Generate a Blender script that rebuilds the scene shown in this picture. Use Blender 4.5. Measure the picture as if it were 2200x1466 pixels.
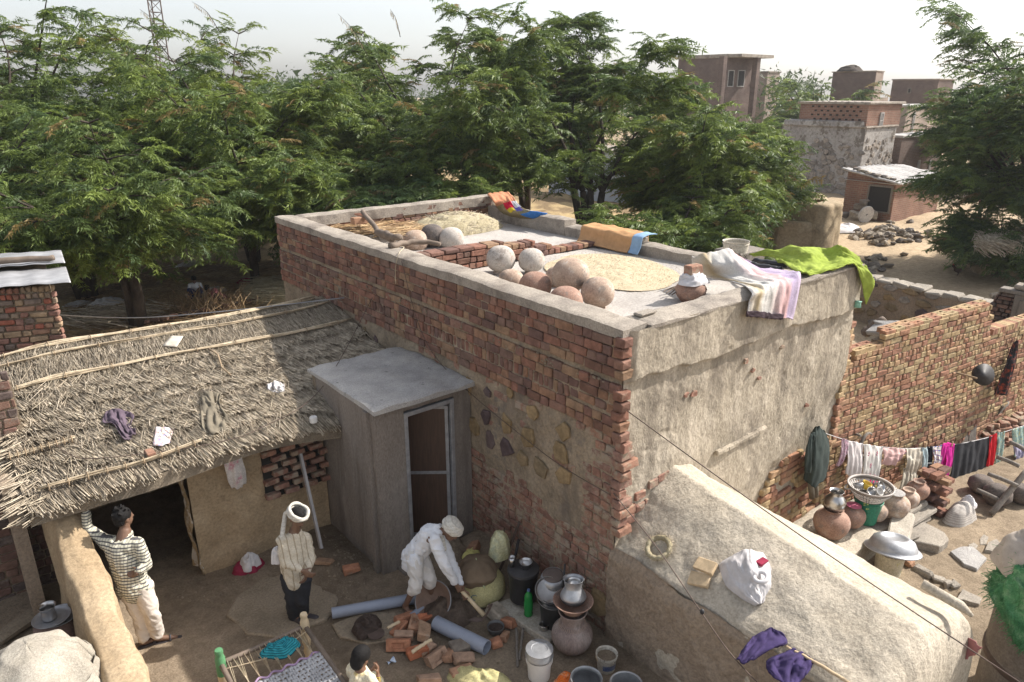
import bpy, math, random
import numpy as np
from mathutils import Vector, Matrix, Euler

SC = bpy.context.scene
for _o in list(bpy.data.objects):
    bpy.data.objects.remove(_o)
COL = SC.collection

# ---------------------------------------------------------------- camera, sky, sun, exposure
# X runs along the sunlit plastered wall of the brick house, Y along its shaded wall; origin = foot of their corner
CAMP = np.array([-5.31, -4.67, 6.1])
FPX, PITCH, HEAD = 1560.0, math.radians(19.1), math.atan2(.633, .774)
cam_d = bpy.data.cameras.new('camera')
cam_d.sensor_width = 36
cam_d.lens = 36 * FPX / 2200
cam_d.clip_start = .1
cam_d.clip_end = 3000
cam = bpy.data.objects.new('camera', cam_d)
cam.location = CAMP
cam.rotation_euler = (math.pi / 2 - PITCH, 0, -HEAD)
COL.objects.link(cam)
SC.camera = cam

SUN_EL = math.radians(42)
SUN_XY = np.array([.94, -.34])
SUN_XY /= np.linalg.norm(SUN_XY)
world = bpy.data.worlds.new('World')
SC.world = world
world.use_nodes = True
wn, wl = world.node_tree.nodes, world.node_tree.links
wn.clear()
w_out = wn.new('ShaderNodeOutputWorld')
w_bg = wn.new('ShaderNodeBackground')
w_sky = wn.new('ShaderNodeTexSky')
w_sky.sky_type = 'NISHITA'
w_sky.sun_disc = False
w_sky.sun_elevation = SUN_EL
w_sky.sun_rotation = math.atan2(SUN_XY[0], SUN_XY[1])
w_sky.air_density = 1.0
w_sky.dust_density = 2.2
w_sky.ozone_density = 1.0
w_hsv = wn.new('ShaderNodeHueSaturation')
w_hsv.inputs['Saturation'].default_value = .35
w_bg.inputs['Strength'].default_value = .125
wl.new(w_sky.outputs[0], w_hsv.inputs['Color'])
wl.new(w_hsv.outputs[0], w_bg.inputs['Color'])
wl.new(w_bg.outputs[0], w_out.inputs['Surface'])

sun_d = bpy.data.lights.new('sun', 'SUN')
sun_d.energy = 3.9
sun_d.angle = math.radians(.6)
sun_d.color = (1, .94, .86)
sun = bpy.data.objects.new('sun', sun_d)
_sd = Vector((SUN_XY[0] * math.cos(SUN_EL), SUN_XY[1] * math.cos(SUN_EL), math.sin(SUN_EL)))
sun.rotation_euler = _sd.to_track_quat('Z', 'Y').to_euler()
sun.location = (20, -10, 30)
COL.objects.link(sun)

SC.view_settings.view_transform = 'Standard'
SC.view_settings.look = 'None'
SC.view_settings.gamma = 1
SC.view_settings.exposure = .95
SC.view_settings.use_curve_mapping = False
SC.render.engine = 'CYCLES'
SC.cycles.max_bounces = 6
SC.cycles.transparent_max_bounces = 8

# ---------------------------------------------------------------- picture rays -> places on known planes
def _ray(px, py):
    x, y = (px - 1100) / FPX, (733 - py) / FPX
    c, s = math.cos(PITCH), math.sin(PITCH)
    a, b, z = x, c + y * s, -s + y * c
    return np.array([a * .774 + b * .633, -a * .633 + b * .774, z])
def P(px, py, z=0.):
    d = _ray(px, py)
    return CAMP + d * (z - CAMP[2]) / d[2]
def PX(px, py, X):
    d = _ray(px, py)
    return CAMP + d * (X - CAMP[0]) / d[0]
def PY(px, py, Y):
    d = _ray(px, py)
    return CAMP + d * (Y - CAMP[1]) / d[1]
FWD = np.array([.633, .774, 0.])
SID = np.array([.774, -.633, 0.])
def PD(px, py, b, off=0.):
    """on the upright plane through b square to the view, pushed back by off"""
    d = _ray(px, py)
    return CAMP + d * (np.dot(np.array(b) - CAMP, FWD) + off) / np.dot(d, FWD)

# ---------------------------------------------------------------- numpy noise
_rng = np.random.RandomState(5)
_perm = _rng.permutation(256)
_perm = np.concatenate([_perm, _perm, _perm])
_val = _rng.rand(256) * 2 - 1
def vnoise(x, y, z=0.):
    x, y, z = np.broadcast_arrays(np.asarray(x, float), np.asarray(y, float), np.asarray(z, float))
    xi, yi, zi = np.floor(x).astype(int), np.floor(y).astype(int), np.floor(z).astype(int)
    xf, yf, zf = x - xi, y - yi, z - zi
    u, v, w = [t * t * (3 - 2 * t) for t in (xf, yf, zf)]
    def h(i, j, k):
        return _val[_perm[_perm[_perm[(xi + i) & 255] + ((yi + j) & 255)] + ((zi + k) & 255)]]
    l = lambda a, b, t: a + (b - a) * t
    return l(l(l(h(0,0,0), h(1,0,0), u), l(h(0,1,0), h(1,1,0), u), v),
             l(l(h(0,0,1), h(1,0,1), u), l(h(0,1,1), h(1,1,1), u), v), w)
def fbm(x, y, z=0., o=4, g=.5):
    s, a, f = 0, 1., 1.
    for i in range(o):
        s = s + a * vnoise(np.asarray(x) * f + 17 * i, np.asarray(y) * f + 5 * i, np.asarray(z) * f)
        a *= g; f *= 2.03
    return s
def sstep(a, b, x):
    t = np.clip((np.asarray(x, float) - a) / (b - a), 0, 1)
    return t * t * (3 - 2 * t)

# ---------------------------------------------------------------- materials
def _nt(name):
    m = bpy.data.materials.new(name)
    m.use_nodes = True
    nt = m.node_tree
    return m, nt, nt.nodes, nt.links, nt.nodes['Principled BSDF']
def ramp(ns, stops, interp='LINEAR'):
    r = ns.new('ShaderNodeValToRGB')
    r.color_ramp.interpolation = interp
    e = r.color_ramp.elements
    while len(e) < len(stops):
        e.new(.5)
    for el, (p, c) in zip(e, stops):
        el.position = p
        el.color = (c[0], c[1], c[2], 1)
    return r
def nz(ns, ls, scale, detail=5, rough=.6, stretch=None, pos=None):
    t = ns.new('ShaderNodeTexNoise')
    t.inputs['Scale'].default_value = scale
    t.inputs['Detail'].default_value = detail
    t.inputs['Roughness'].default_value = rough
    src = pos
    if src is None:
        src = ns.new('ShaderNodeNewGeometry').outputs['Position']
    if stretch:
        mp = ns.new('ShaderNodeMapping')
        mp.inputs['Scale'].default_value = stretch
        ls.new(src, mp.inputs['Vector'])
        src = mp.outputs[0]
    ls.new(src, t.inputs['Vector'])
    return t
def mixc(ns, ls, fac, a, b, mode='MIX'):
    m = ns.new('ShaderNodeMix')
    m.data_type = 'RGBA'
    m.blend_type = mode
    for s, v in ((m.inputs[0], fac), (m.inputs[6], a), (m.inputs[7], b)):
        if hasattr(v, 'links') or hasattr(v, 'is_linked'):
            ls.new(v, s)
        elif isinstance(v, (int, float)):
            s.default_value = v
        else:
            s.default_value = (v[0], v[1], v[2], 1)
    return m.outputs[2]
def bumps(ns, ls, bs, items):
    prev = None
    for h, st, dist in items:
        b = ns.new('ShaderNodeBump')
        b.inputs['Strength'].default_value = st
        b.inputs['Distance'].default_value = dist
        ls.new(h, b.inputs['Height'])
        if prev:
            ls.new(prev, b.inputs['Normal'])
        prev = b.outputs[0]
    ls.new(prev, bs.inputs['Normal'])
def earth(name, cols, scale=2., rough=.95, bump=.5, fine=45., stretch=None, dist=.02, spots=None, spec=.2, local=False):
    """mottled rough matter: cols = dark .. light"""
    m, nt, ns, ls, bs = _nt(name)
    pos = ns.new('ShaderNodeTexCoord').outputs['Object'] if local else None
    a = nz(ns, ls, scale, 8, .65, stretch, pos)
    n = len(cols)
    r = ramp(ns, [(.3 + .4 * i / max(1, n - 1), c) for i, c in enumerate(cols)])
    ls.new(a.outputs[0], r.inputs[0])
    f = nz(ns, ls, fine, 4, .7, stretch, pos)
    r2 = ramp(ns, [(.3, (.68, .68, .68)), (.7, (1.2, 1.2, 1.2))])
    ls.new(f.outputs[0], r2.inputs[0])
    col = mixc(ns, ls, 1., r.outputs[0], r2.outputs[0], 'MULTIPLY')
    if spots:
        sc, lo, hi, c = spots
        s = nz(ns, ls, sc, 6, .7, stretch, pos)
        rs = ramp(ns, [(lo, (0, 0, 0)), (hi, (1, 1, 1))])
        ls.new(s.outputs[0], rs.inputs[0])
        col = mixc(ns, ls, rs.outputs[0], col, c)
    ls.new(col, bs.inputs['Base Color'])
    bs.inputs['Roughness'].default_value = rough
    bs.inputs['Specular IOR Level'].default_value = spec
    bumps(ns, ls, bs, [(a.outputs[0], bump, dist * 2), (f.outputs[0], bump, dist)])
    return m
def brick_mat(name, cols, mortar=(.33, .27, .2), smear=.5, rough=.93):
    m, nt, ns, ls, bs = _nt(name)
    oi = ns.new('ShaderNodeObjectInfo')
    ge = ns.new('ShaderNodeNewGeometry')
    ad = ns.new('ShaderNodeMath'); ad.operation = 'ADD'
    ls.new(oi.outputs['Random'], ad.inputs[0]); ls.new(ge.outputs['Random Per Island'], ad.inputs[1])
    fr = ns.new('ShaderNodeMath'); fr.operation = 'FRACT'
    ls.new(ad.outputs[0], fr.inputs[0])
    n = len(cols)
    r = ramp(ns, [(i / n, c) for i, c in enumerate(cols)], 'CONSTANT')
    ls.new(fr.outputs[0], r.inputs[0])
    a = nz(ns, ls, 9, 7, .7)
    r2 = ramp(ns, [(.3, (.55, .55, .55)), (.7, (1.3, 1.3, 1.3))])
    ls.new(a.outputs[0], r2.inputs[0])
    col = mixc(ns, ls, 1., r.outputs[0], r2.outputs[0], 'MULTIPLY')
    s = nz(ns, ls, 5, 8, .75)
    lo = .72 - .32 * smear
    rs = ramp(ns, [(lo, (0, 0, 0)), (lo + .1, (1, 1, 1))])
    ls.new(s.outputs[0], rs.inputs[0])
    col = mixc(ns, ls, rs.outputs[0], col, mortar)
    ls.new(col, bs.inputs['Base Color'])
    bs.inputs['Roughness'].default_value = rough
    bs.inputs['Specular IOR Level'].default_value = .2
    f = nz(ns, ls, 60, 4, .7)
    bumps(ns, ls, bs, [(a.outputs[0], .5, .02), (f.outputs[0], .5, .006)])
    return m
def plain(name, c, rough=.6, metal=0., var=.25, scale=8., bump=.1, fine=60, local=True, stretch=None, spec=.5):
    """one colour with wear"""
    m, nt, ns, ls, bs = _nt(name)
    pos = ns.new('ShaderNodeTexCoord').outputs['Object'] if local else None
    a = nz(ns, ls, scale, 6, .65, stretch, pos)
    lo, hi = 1 - var, 1 + var * .6
    r = ramp(ns, [(.3, tuple(x * lo for x in c)), (.7, tuple(min(1, x * hi) for x in c))])
    ls.new(a.outputs[0], r.inputs[0])
    ls.new(r.outputs[0], bs.inputs['Base Color'])
    bs.inputs['Roughness'].default_value = rough
    bs.inputs['Metallic'].default_value = metal
    bs.inputs['Specular IOR Level'].default_value = spec
    f = nz(ns, ls, fine, 4, .6, stretch, pos)
    bumps(ns, ls, bs, [(a.outputs[0], bump, .01), (f.outputs[0], bump, .004)])
    return m
def fabric(name, c, var=.25, fine=90, bump=.25, sheen=True, trans=0.):
    m = plain(name, c, .95, 0, var, 6., bump, fine, True, None, .15)
    return m
def striped(name, stops, axis=0, scale=4., interp='CONSTANT', rough=.95, bump=.2, coord='UV', wob=.0):
    """woven stripes along u (or v) of the cloth's own uv"""
    m, nt, ns, ls, bs = _nt(name)
    tc = ns.new('ShaderNodeTexCoord')
    sp = ns.new('ShaderNodeSeparateXYZ')
    ls.new(tc.outputs[coord], sp.inputs[0])
    mu = ns.new('ShaderNodeMath'); mu.operation = 'MULTIPLY'; mu.inputs[1].default_value = scale
    ls.new(sp.outputs[axis], mu.inputs[0])
    fr = ns.new('ShaderNodeMath'); fr.operation = 'FRACT'
    ls.new(mu.outputs[0], fr.inputs[0])
    r = ramp(ns, stops, interp)
    ls.new(fr.outputs[0], r.inputs[0])
    f = nz(ns, ls, 70, 4, .7, None, tc.outputs['Object'])
    r2 = ramp(ns, [(.3, (.75, .75, .75)), (.7, (1.15, 1.15, 1.15))])
    ls.new(f.outputs[0], r2.inputs[0])
    col = mixc(ns, ls, 1., r.outputs[0], r2.outputs[0], 'MULTIPLY')
    ls.new(col, bs.inputs['Base Color'])
    bs.inputs['Roughness'].default_value = rough
    bs.inputs['Specular IOR Level'].default_value = .125
    bumps(ns, ls, bs, [(f.outputs[0], bump, .01)])
    return m

# ---------------------------------------------------------------- mesh builder
R = random.Random(11)
class MB:
    def __init__(s):
        s.v, s.f, s.uv = [], [], {}
    def add(s, vs, fs, M=None):
        n = len(s.v)
        if M is not None:
            vs = [M @ Vector(v) for v in vs]
        s.v.extend([tuple(v) for v in vs])
        s.f.extend([tuple(i + n for i in f) for f in fs])
        return n
    def box(s, c, d, M=None, jit=0.):
        x, y, z = [t / 2 for t in d]
        vs = [(c[0] + sx * x + R.uniform(-jit, jit), c[1] + sy * y + R.uniform(-jit, jit), c[2] + sz * z + R.uniform(-jit, jit))
              for sx in (-1, 1) for sy in (-1, 1) for sz in (-1, 1)]
        fs = [(0, 1, 3, 2), (4, 6, 7, 5), (0, 4, 5, 1), (2, 3, 7, 6), (0, 2, 6, 4), (1, 5, 7, 3)]
        s.add(vs, fs, M)
    def cbox(s, c, d, ch=.008, jit=.004, M=None):
        vs, fs = cbox(d, ch, jit)
        s.add([(v[0] + c[0], v[1] + c[1], v[2] + c[2]) for v in vs], fs, M)
    def tube(s, pts, rad, seg=8, cap=True):
        pts = [Vector(p) for p in pts]
        if not isinstance(rad, (list, tuple)):
            rad = [rad] * len(pts)
        n0 = len(s.v)
        up = Vector((0, 0, 1))
        prev = None
        for i, p in enumerate(pts):
            d = (pts[min(i + 1, len(pts) - 1)] - pts[max(i - 1, 0)])
            if d.length < 1e-9:
                d = Vector((0, 0, 1))
            d.normalize()
            if prev is None:
                a = d.cross(up if abs(d.z) < .95 else Vector((1, 0, 0))).normalized()
            else:
                a = (prev - d * prev.dot(d))
                a = a.normalized() if a.length > 1e-6 else d.orthogonal().normalized()
            prev = a
            b = d.cross(a)
            for k in range(seg):
                t = 2 * math.pi * k / seg
                s.v.append(tuple(p + (a * math.cos(t) + b * math.sin(t)) * rad[i]))
        for i in range(len(pts) - 1):
            for k in range(seg):
                k2 = (k + 1) % seg
                s.f.append((n0 + i * seg + k, n0 + i * seg + k2, n0 + (i + 1) * seg + k2, n0 + (i + 1) * seg + k))
        if cap:
            s.f.append(tuple(n0 + k for k in range(seg))[::-1])
            s.f.append(tuple(n0 + (len(pts) - 1) * seg + k for k in range(seg)))
    def lathe(s, prof, c=(0, 0, 0), seg=24, M=None, closed=False, wob=0.):
        """prof: list of (r, z)"""
        vs, fs = [], []
        ph = R.uniform(0, 6)
        for r, z in prof:
            for k in range(seg):
                t = 2 * math.pi * k / seg
                rr = r * (1 + wob * math.sin(2 * t + ph) + wob * .6 * math.sin(3 * t + 2 * ph))
                vs.append((c[0] + rr * math.cos(t), c[1] + rr * math.sin(t), c[2] + z))
        n = len(prof)
        for i in range(n - 1 + (1 if closed else 0)):
            for k in range(seg):
                k2 = (k + 1) % seg
                j = (i + 1) % n
                fs.append((i * seg + k, i * seg + k2, j * seg + k2, j * seg + k))
        if not closed:
            if prof[0][0] > 1e-6:
                fs.append(tuple(range(seg))[::-1])
            if prof[-1][0] > 1e-6:
                fs.append(tuple((n - 1) * seg + k for k in range(seg)))
        s.add(vs, fs, M)
    def grid(s, fn, nu, nv, closed_u=False):
        """fn(u, v) -> point, u, v in 0..1; keeps uv"""
        n0 = len(s.v)
        for j in range(nv + 1):
            for i in range(nu + 1):
                s.v.append(tuple(fn(i / nu, j / nv)))
                s.uv[len(s.v) - 1] = (i / nu, j / nv)
        for j in range(nv):
            for i in range(nu):
                a = n0 + j * (nu + 1) + i
                s.f.append((a, a + 1, a + nu + 2, a + nu + 1))
    def build(s, name, mat, parent=None, smooth=False, label=None, cat=None, group=None, kind=None, thick=0., sub=0, org=None):
        me = bpy.data.meshes.new(name)
        o0 = Vector(org) if org is not None else None
        vs = s.v if o0 is None else [tuple(Vector(v) - o0) for v in s.v]
        me.from_pydata(vs, [], s.f)
        if s.uv:
            ul = me.uv_layers.new(name='UVMap')
            for lp in me.loops:
                ul.data[lp.index].uv = s.uv.get(lp.vertex_index, (0, 0))
        if smooth:
            me.polygons.foreach_set('use_smooth', [True] * len(me.polygons))
            if isinstance(smooth, (int, float)) and smooth is not True:
                me.set_sharp_from_angle(angle=math.radians(smooth))
        me.materials.append(mat)
        me.update()
        o = bpy.data.objects.new(name, me)
        COL.objects.link(o)
        if o0 is not None:
            o.location = o0
        if thick:
            md = o.modifiers.new('Solidify', 'SOLIDIFY'); md.thickness = thick; md.offset = 0
        if sub:
            md = o.modifiers.new('Subsurf', 'SUBSURF'); md.levels = sub; md.render_levels = sub
        attach(o, parent)
        tag(o, label, cat, group, kind)
        return o
def attach(o, parent):
    if parent is not None:
        o.parent = parent
        o.matrix_parent_inverse = Matrix.Translation(-parent.location)
def tag(o, label=None, cat=None, group=None, kind=None):
    if label: o['label'] = label
    if cat: o['category'] = cat
    if group: o['group'] = group
    if kind: o['kind'] = kind
    return o
def root(name, loc, label, cat, group=None, kind=None):
    o = bpy.data.objects.new(name, None)
    o.empty_display_size = .2
    o.location = [float(t) for t in loc]
    COL.objects.link(o)
    return tag(o, label, cat, group, kind)
def copy_tree(o, loc=None, rotz=None, label=None, parent=None):
    c = o.copy()
    COL.objects.link(c)
    if parent is not None:
        c.parent = parent
    if loc is not None:
        c.location = [float(t) for t in loc]
    if rotz is not None:
        c.rotation_euler.z = rotz
    if label:
        c['label'] = label
    for ch in list(o.children):
        copy_tree(ch, parent=c)
    return c
def cbox(d, ch=.008, jit=.004):
    """box with chamfered edges, 24 verts"""
    x, y, z = [t / 2 for t in d]
    vs, idx = [], {}
    for sx in (-1, 1):
        for sy in (-1, 1):
            for sz in (-1, 1):
                j = [R.uniform(-jit, jit) for _ in range(3)]
                cc = ch * R.uniform(.6, 1.7)
                c = (sx * x + j[0], sy * y + j[1], sz * z + j[2])
                for ax in range(3):
                    p = list(c)
                    for q in range(3):
                        if q != ax:
                            p[q] -= (sx, sy, sz)[q] * cc
                    idx[(sx, sy, sz, ax)] = len(vs)
                    vs.append(tuple(p))
    fs = []
    for ax in range(3):
        o1, o2 = [(1, 2), (2, 0), (0, 1)][ax]
        for s in (-1, 1):
            q = []
            for a, b in ((-1, -1), (1, -1), (1, 1), (-1, 1)):
                k = [0, 0, 0]; k[ax] = s; k[o1] = a; k[o2] = b
                q.append(idx[(k[0], k[1], k[2], ax)])
            fs.append(tuple(q if s > 0 else q[::-1]))
    for ax in range(3):          # edge faces along ax
        o1, o2 = [(1, 2), (2, 0), (0, 1)][ax]
        for a in (-1, 1):
            for b in (-1, 1):
                k1 = [0, 0, 0]; k1[ax] = -1; k1[o1] = a; k1[o2] = b
                k2 = list(k1); k2[ax] = 1
                q = [idx[(*k1, o1)], idx[(*k2, o1)], idx[(*k2, o2)], idx[(*k1, o2)]]
                fs.append(tuple(q if a * b < 0 else q[::-1]))
    for sx in (-1, 1):
        for sy in (-1, 1):
            for sz in (-1, 1):
                q = [idx[(sx, sy, sz, 0)], idx[(sx, sy, sz, 1)], idx[(sx, sy, sz, 2)]]
                fs.append(tuple(q if sx * sy * sz > 0 else q[::-1]))
    return vs, fs
_rmesh = {}
def piece_mesh(kind, d, mat, ch=.009, jit=.006, n=6):
    """a few shared mesh variants of one sort of piece"""
    key = (kind, mat.name)
    if key not in _rmesh:
        L = []
        for i in range(n):
            vs, fs = cbox(d, ch, jit)
            me = bpy.data.meshes.new(kind)
            me.from_pydata(vs, [], fs)
            me.materials.append(mat)
            L.append(me)
        _rmesh[key] = L
    return R.choice(_rmesh[key])
def put(name, me, loc, rot=(0, 0, 0), parent=None, scale=(1, 1, 1)):
    o = bpy.data.objects.new(name, me)
    o.location = [float(t) for t in loc]
    o.rotation_euler = rot
    o.scale = scale
    COL.objects.link(o)
    attach(o, parent)
    return o
def np_mesh(name, V, F4, mat, parent=None, smooth=False, col=None, **kw):
    """big quad mesh from numpy arrays V (n,3), F4 (m,4)"""
    me = bpy.data.meshes.new(name)
    me.vertices.add(len(V)); me.vertices.foreach_set('co', np.asarray(V, np.float32).ravel())
    m, kk = np.asarray(F4).shape
    me.loops.add(m * kk); me.loops.foreach_set('vertex_index', np.asarray(F4, np.int32).ravel())
    me.polygons.add(m)
    me.polygons.foreach_set('loop_start', np.arange(0, m * kk, kk, dtype=np.int32))
    me.polygons.foreach_set('loop_total', np.full(m, kk, np.int32))
    if smooth:
        me.polygons.foreach_set('use_smooth', np.ones(m, bool))
    me.update(calc_edges=True)
    if col is not None:
        at = me.color_attributes.new('tint', 'FLOAT_COLOR', 'POINT')
        c4 = np.ones((len(V), 4), np.float32); c4[:, :col.shape[1]] = col
        at.data.foreach_set('color', c4.ravel())
    me.materials.append(mat)
    o = bpy.data.objects.new(name, me)
    COL.objects.link(o)
    attach(o, parent)
    tag(o, **kw)
    return o
def grid_np(nu, nv):
    i, j = np.meshgrid(np.arange(nu), np.arange(nv))
    a = (j * (nu + 1) + i).ravel()
    return np.stack([a, a + 1, a + nu + 2, a + nu + 1], 1)
def surf(name, fn, nu, nv, mat, parent=None, smooth=True, col=None, **kw):
    """fn(U, V) vectorised -> (N,3); U, V flat arrays in 0..1"""
    u, v = np.meshgrid(np.linspace(0, 1, nu + 1), np.linspace(0, 1, nv + 1))
    V = fn(u.ravel(), v.ravel())
    c = col(V) if col is not None else None
    return np_mesh(name, V, grid_np(nu, nv), mat, parent, smooth, c, **kw)

# ================================================================ materials of the place
M = {}
M['brick_old'] = brick_mat('brick_old', [(.17,.095,.07),(.235,.12,.085),(.2,.11,.085),(.27,.155,.1),(.15,.09,.075),(.235,.135,.1),(.28,.18,.115),(.19,.12,.095),(.25,.125,.09)], (.26,.2,.15), .3)
M['brick_low'] = brick_mat('brick_low', [(.245,.13,.095),(.28,.15,.11),(.23,.125,.095),(.265,.155,.12),(.3,.165,.115)], (.31,.25,.185), .72)
M['brick_new'] = brick_mat('brick_new', [(.35,.19,.12),(.4,.26,.155),(.32,.17,.115),(.41,.3,.175),(.36,.22,.14),(.38,.275,.155),(.29,.155,.105),(.38,.29,.17)], (.31,.255,.19), .3)
M['brick_hut'] = brick_mat('brick_hut', [(.28,.15,.11),(.32,.19,.13),(.25,.14,.11),(.36,.26,.17),(.22,.17,.14),(.3,.16,.12),(.33,.12,.08),(.29,.22,.16)], (.34,.27,.2), .15)
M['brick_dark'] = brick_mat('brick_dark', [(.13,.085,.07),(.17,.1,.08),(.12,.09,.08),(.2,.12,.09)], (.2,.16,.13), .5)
M['brick_loose'] = brick_mat('brick_loose', [(.42,.2,.12),(.38,.22,.14),(.46,.17,.09),(.36,.24,.17),(.4,.26,.17)], (.32,.26,.2), .4)
M['mortar'] = earth('mortar', [(.18,.14,.1),(.27,.215,.155),(.33,.265,.19)], 3, bump=.8, fine=40, dist=.03)
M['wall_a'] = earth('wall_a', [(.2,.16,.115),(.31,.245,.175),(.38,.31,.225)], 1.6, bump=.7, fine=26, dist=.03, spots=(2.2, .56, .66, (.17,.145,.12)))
M['cap'] = earth('cap', [(.22,.19,.165),(.33,.29,.245),(.42,.37,.31)], 3, bump=.6, fine=50)
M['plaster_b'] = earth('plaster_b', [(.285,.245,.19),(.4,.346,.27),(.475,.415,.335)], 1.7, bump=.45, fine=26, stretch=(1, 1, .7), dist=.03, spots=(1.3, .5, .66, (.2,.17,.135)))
M['roof_floor'] = earth('roof_floor', [(.33,.305,.28),(.42,.39,.36),(.48,.45,.41)], 1.4, bump=.15, fine=30)
def drips(m_, c, lo=.5, hi=.62, sc=1.3, st=(3.5, 3.5, .35)):
    """rain streaks and stains of another colour over a finished material"""
    nt, ns, ls = m_.node_tree, m_.node_tree.nodes, m_.node_tree.links
    bs = ns['Principled BSDF']; src = bs.inputs['Base Color'].links[0].from_socket
    s = nz(ns, ls, sc, 7, .7, st); r = ramp(ns, [(lo, (0, 0, 0)), (hi, (.75, .75, .75))]); ls.new(s.outputs[0], r.inputs[0])
    ls.new(mixc(ns, ls, r.outputs[0], src, c), bs.inputs['Base Color'])
M['cement'] = earth('cement', [(.17,.145,.125),(.215,.185,.16),(.25,.22,.19)], 1.2, bump=.12, fine=60, stretch=(1, 1, .4), spots=(1.6, .52, .66, (.27,.24,.215)))
M['slab'] = earth('slab', [(.3,.29,.28),(.38,.365,.35),(.46,.44,.41)], 2.5, bump=.5, fine=60, spots=(7, .62, .68, (.17,.165,.16)))
drips(M['cement'], (.13,.11,.095), .52, .66)
drips(M['cap'], (.15,.125,.105), .52, .64, 1.6, (1, 1, 1))
drips(M['plaster_b'], (.17,.145,.115), .54, .66, .9, (2.2, 2.2, .5))
drips(M['wall_a'], (.16,.13,.105), .55, .68, .9, (2.2, 2.2, .6))
drips(M['brick_low'], (.33,.285,.225), .56, .62, 2.2, (1, 1, 1.6))
M['mud'] = earth('mud', [(.37,.32,.25),(.46,.405,.325),(.53,.47,.385)], 1.6, bump=.6, fine=28, dist=.025)
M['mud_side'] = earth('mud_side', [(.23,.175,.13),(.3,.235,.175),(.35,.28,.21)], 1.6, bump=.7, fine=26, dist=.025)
M['mud_yellow'] = earth('mud_yellow', [(.3,.22,.135),(.38,.285,.18),(.46,.355,.235)], 1.5, bump=.35, fine=30, dist=.015)
M['mud_flake'] = earth('mud_flake', [(.4,.3,.18),(.5,.38,.24)], 3, bump=.5, fine=30, spots=(5, .5, .56, (.62,.58,.52)))
M['dark'] = plain('dark', (.02,.018,.016), .9)
M['steel_frame'] = plain('steel_frame', (.3,.3,.31), .55, .3, .3, 10)
M['door_wood'] = plain('door_wood', (.075,.042,.028), .6, 0, .35, 6, .2, 60, True, (8, 8, .6))
M['stone_a'] = brick_mat('stone_a', [(.25,.18,.1),(.28,.2,.11),(.13,.095,.09),(.21,.16,.1),(.11,.08,.08),(.25,.185,.11)], (.36,.29,.2), .2)
M['stone_grey'] = brick_mat('stone_grey', [(.27,.24,.21),(.33,.29,.25),(.22,.2,.18),(.3,.26,.22)], (.4,.34,.26), .35)
M['straw'] = brick_mat('straw', [(.46,.39,.3),(.56,.48,.37),(.4,.335,.25),(.51,.44,.33),(.36,.3,.225),(.6,.52,.41)], (.34,.29,.22), .1, .8)
M['straw_under'] = earth('straw_under', [(.2,.16,.12),(.29,.24,.18),(.36,.3,.225)], 5, bump=.9, fine=70, dist=.03)
M['reed'] = brick_mat('reed', [(.47,.38,.26),(.54,.45,.32),(.4,.32,.22)], (.34,.28,.2), .2, .75)
M['wood_grey'] = plain('wood_grey', (.2,.175,.15), .85, 0, .4, 5, .35, 50, True, (6, 6, 1))
M['wood_pole'] = plain('wood_pole', (.3,.22,.14), .8, 0, .35, 5, .3, 40)

# ================================================================ the ground
def gz(x, y):
    """ground height"""
    x, y = np.asarray(x, float), np.asarray(y, float)
    yard = sstep(1.6, 2.9, x) * (1 - sstep(2.0, 5.0, y))
    yard = yard * (1 - sstep(14.5, 19, x))
    z = -.4 * yard
    far = sstep(16, 40, np.hypot(x, y))
    z = z + fbm(x * .5, y * .5) * (.015 + .12 * far) + fbm(x * 3.1, y * 3.1, 3) * .012 + .008 * fbm(x * 11, y * 11, 5, 3)
    # earth heaped at the foot of the walls in the courtyard
    court = sstep(-5.0, -4.6, x) * (1 - sstep(.3, .6, x))
    z = z + court * .16 * np.exp(-((x + .1) / .45) ** 2) * sstep(.2, 1.2, y) * (1 - sstep(2.5, 2.8, y))
    z = z + court * .14 * np.exp(-(((x + 1.9) / .35) ** 2 + ((y - 3.4) / .8) ** 2))
    return z
def gpt(px, py, dz=0.):
    p = P(px, py, 0)
    for _ in range(6):
        p = P(px, py, float(gz(p[0], p[1])) + dz)
    return p
xs = np.concatenate([np.linspace(-400, -40, 18), np.linspace(-38, -7.5, 50), np.arange(-7, 14, .085), np.linspace(14.2, 60, 130), np.linspace(62, 420, 36)])
ys = np.concatenate([np.linspace(-120, -14, 16), np.linspace(-13, -4.2, 24), np.arange(-4, 9, .085), np.linspace(9.2, 60, 150), np.linspace(62, 500, 40)])
gx, gy = np.meshgrid(xs, ys)
gx, gy = gx.ravel(), gy.ravel()
GV = np.stack([gx, gy, gz(gx, gy)], 1)
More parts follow.
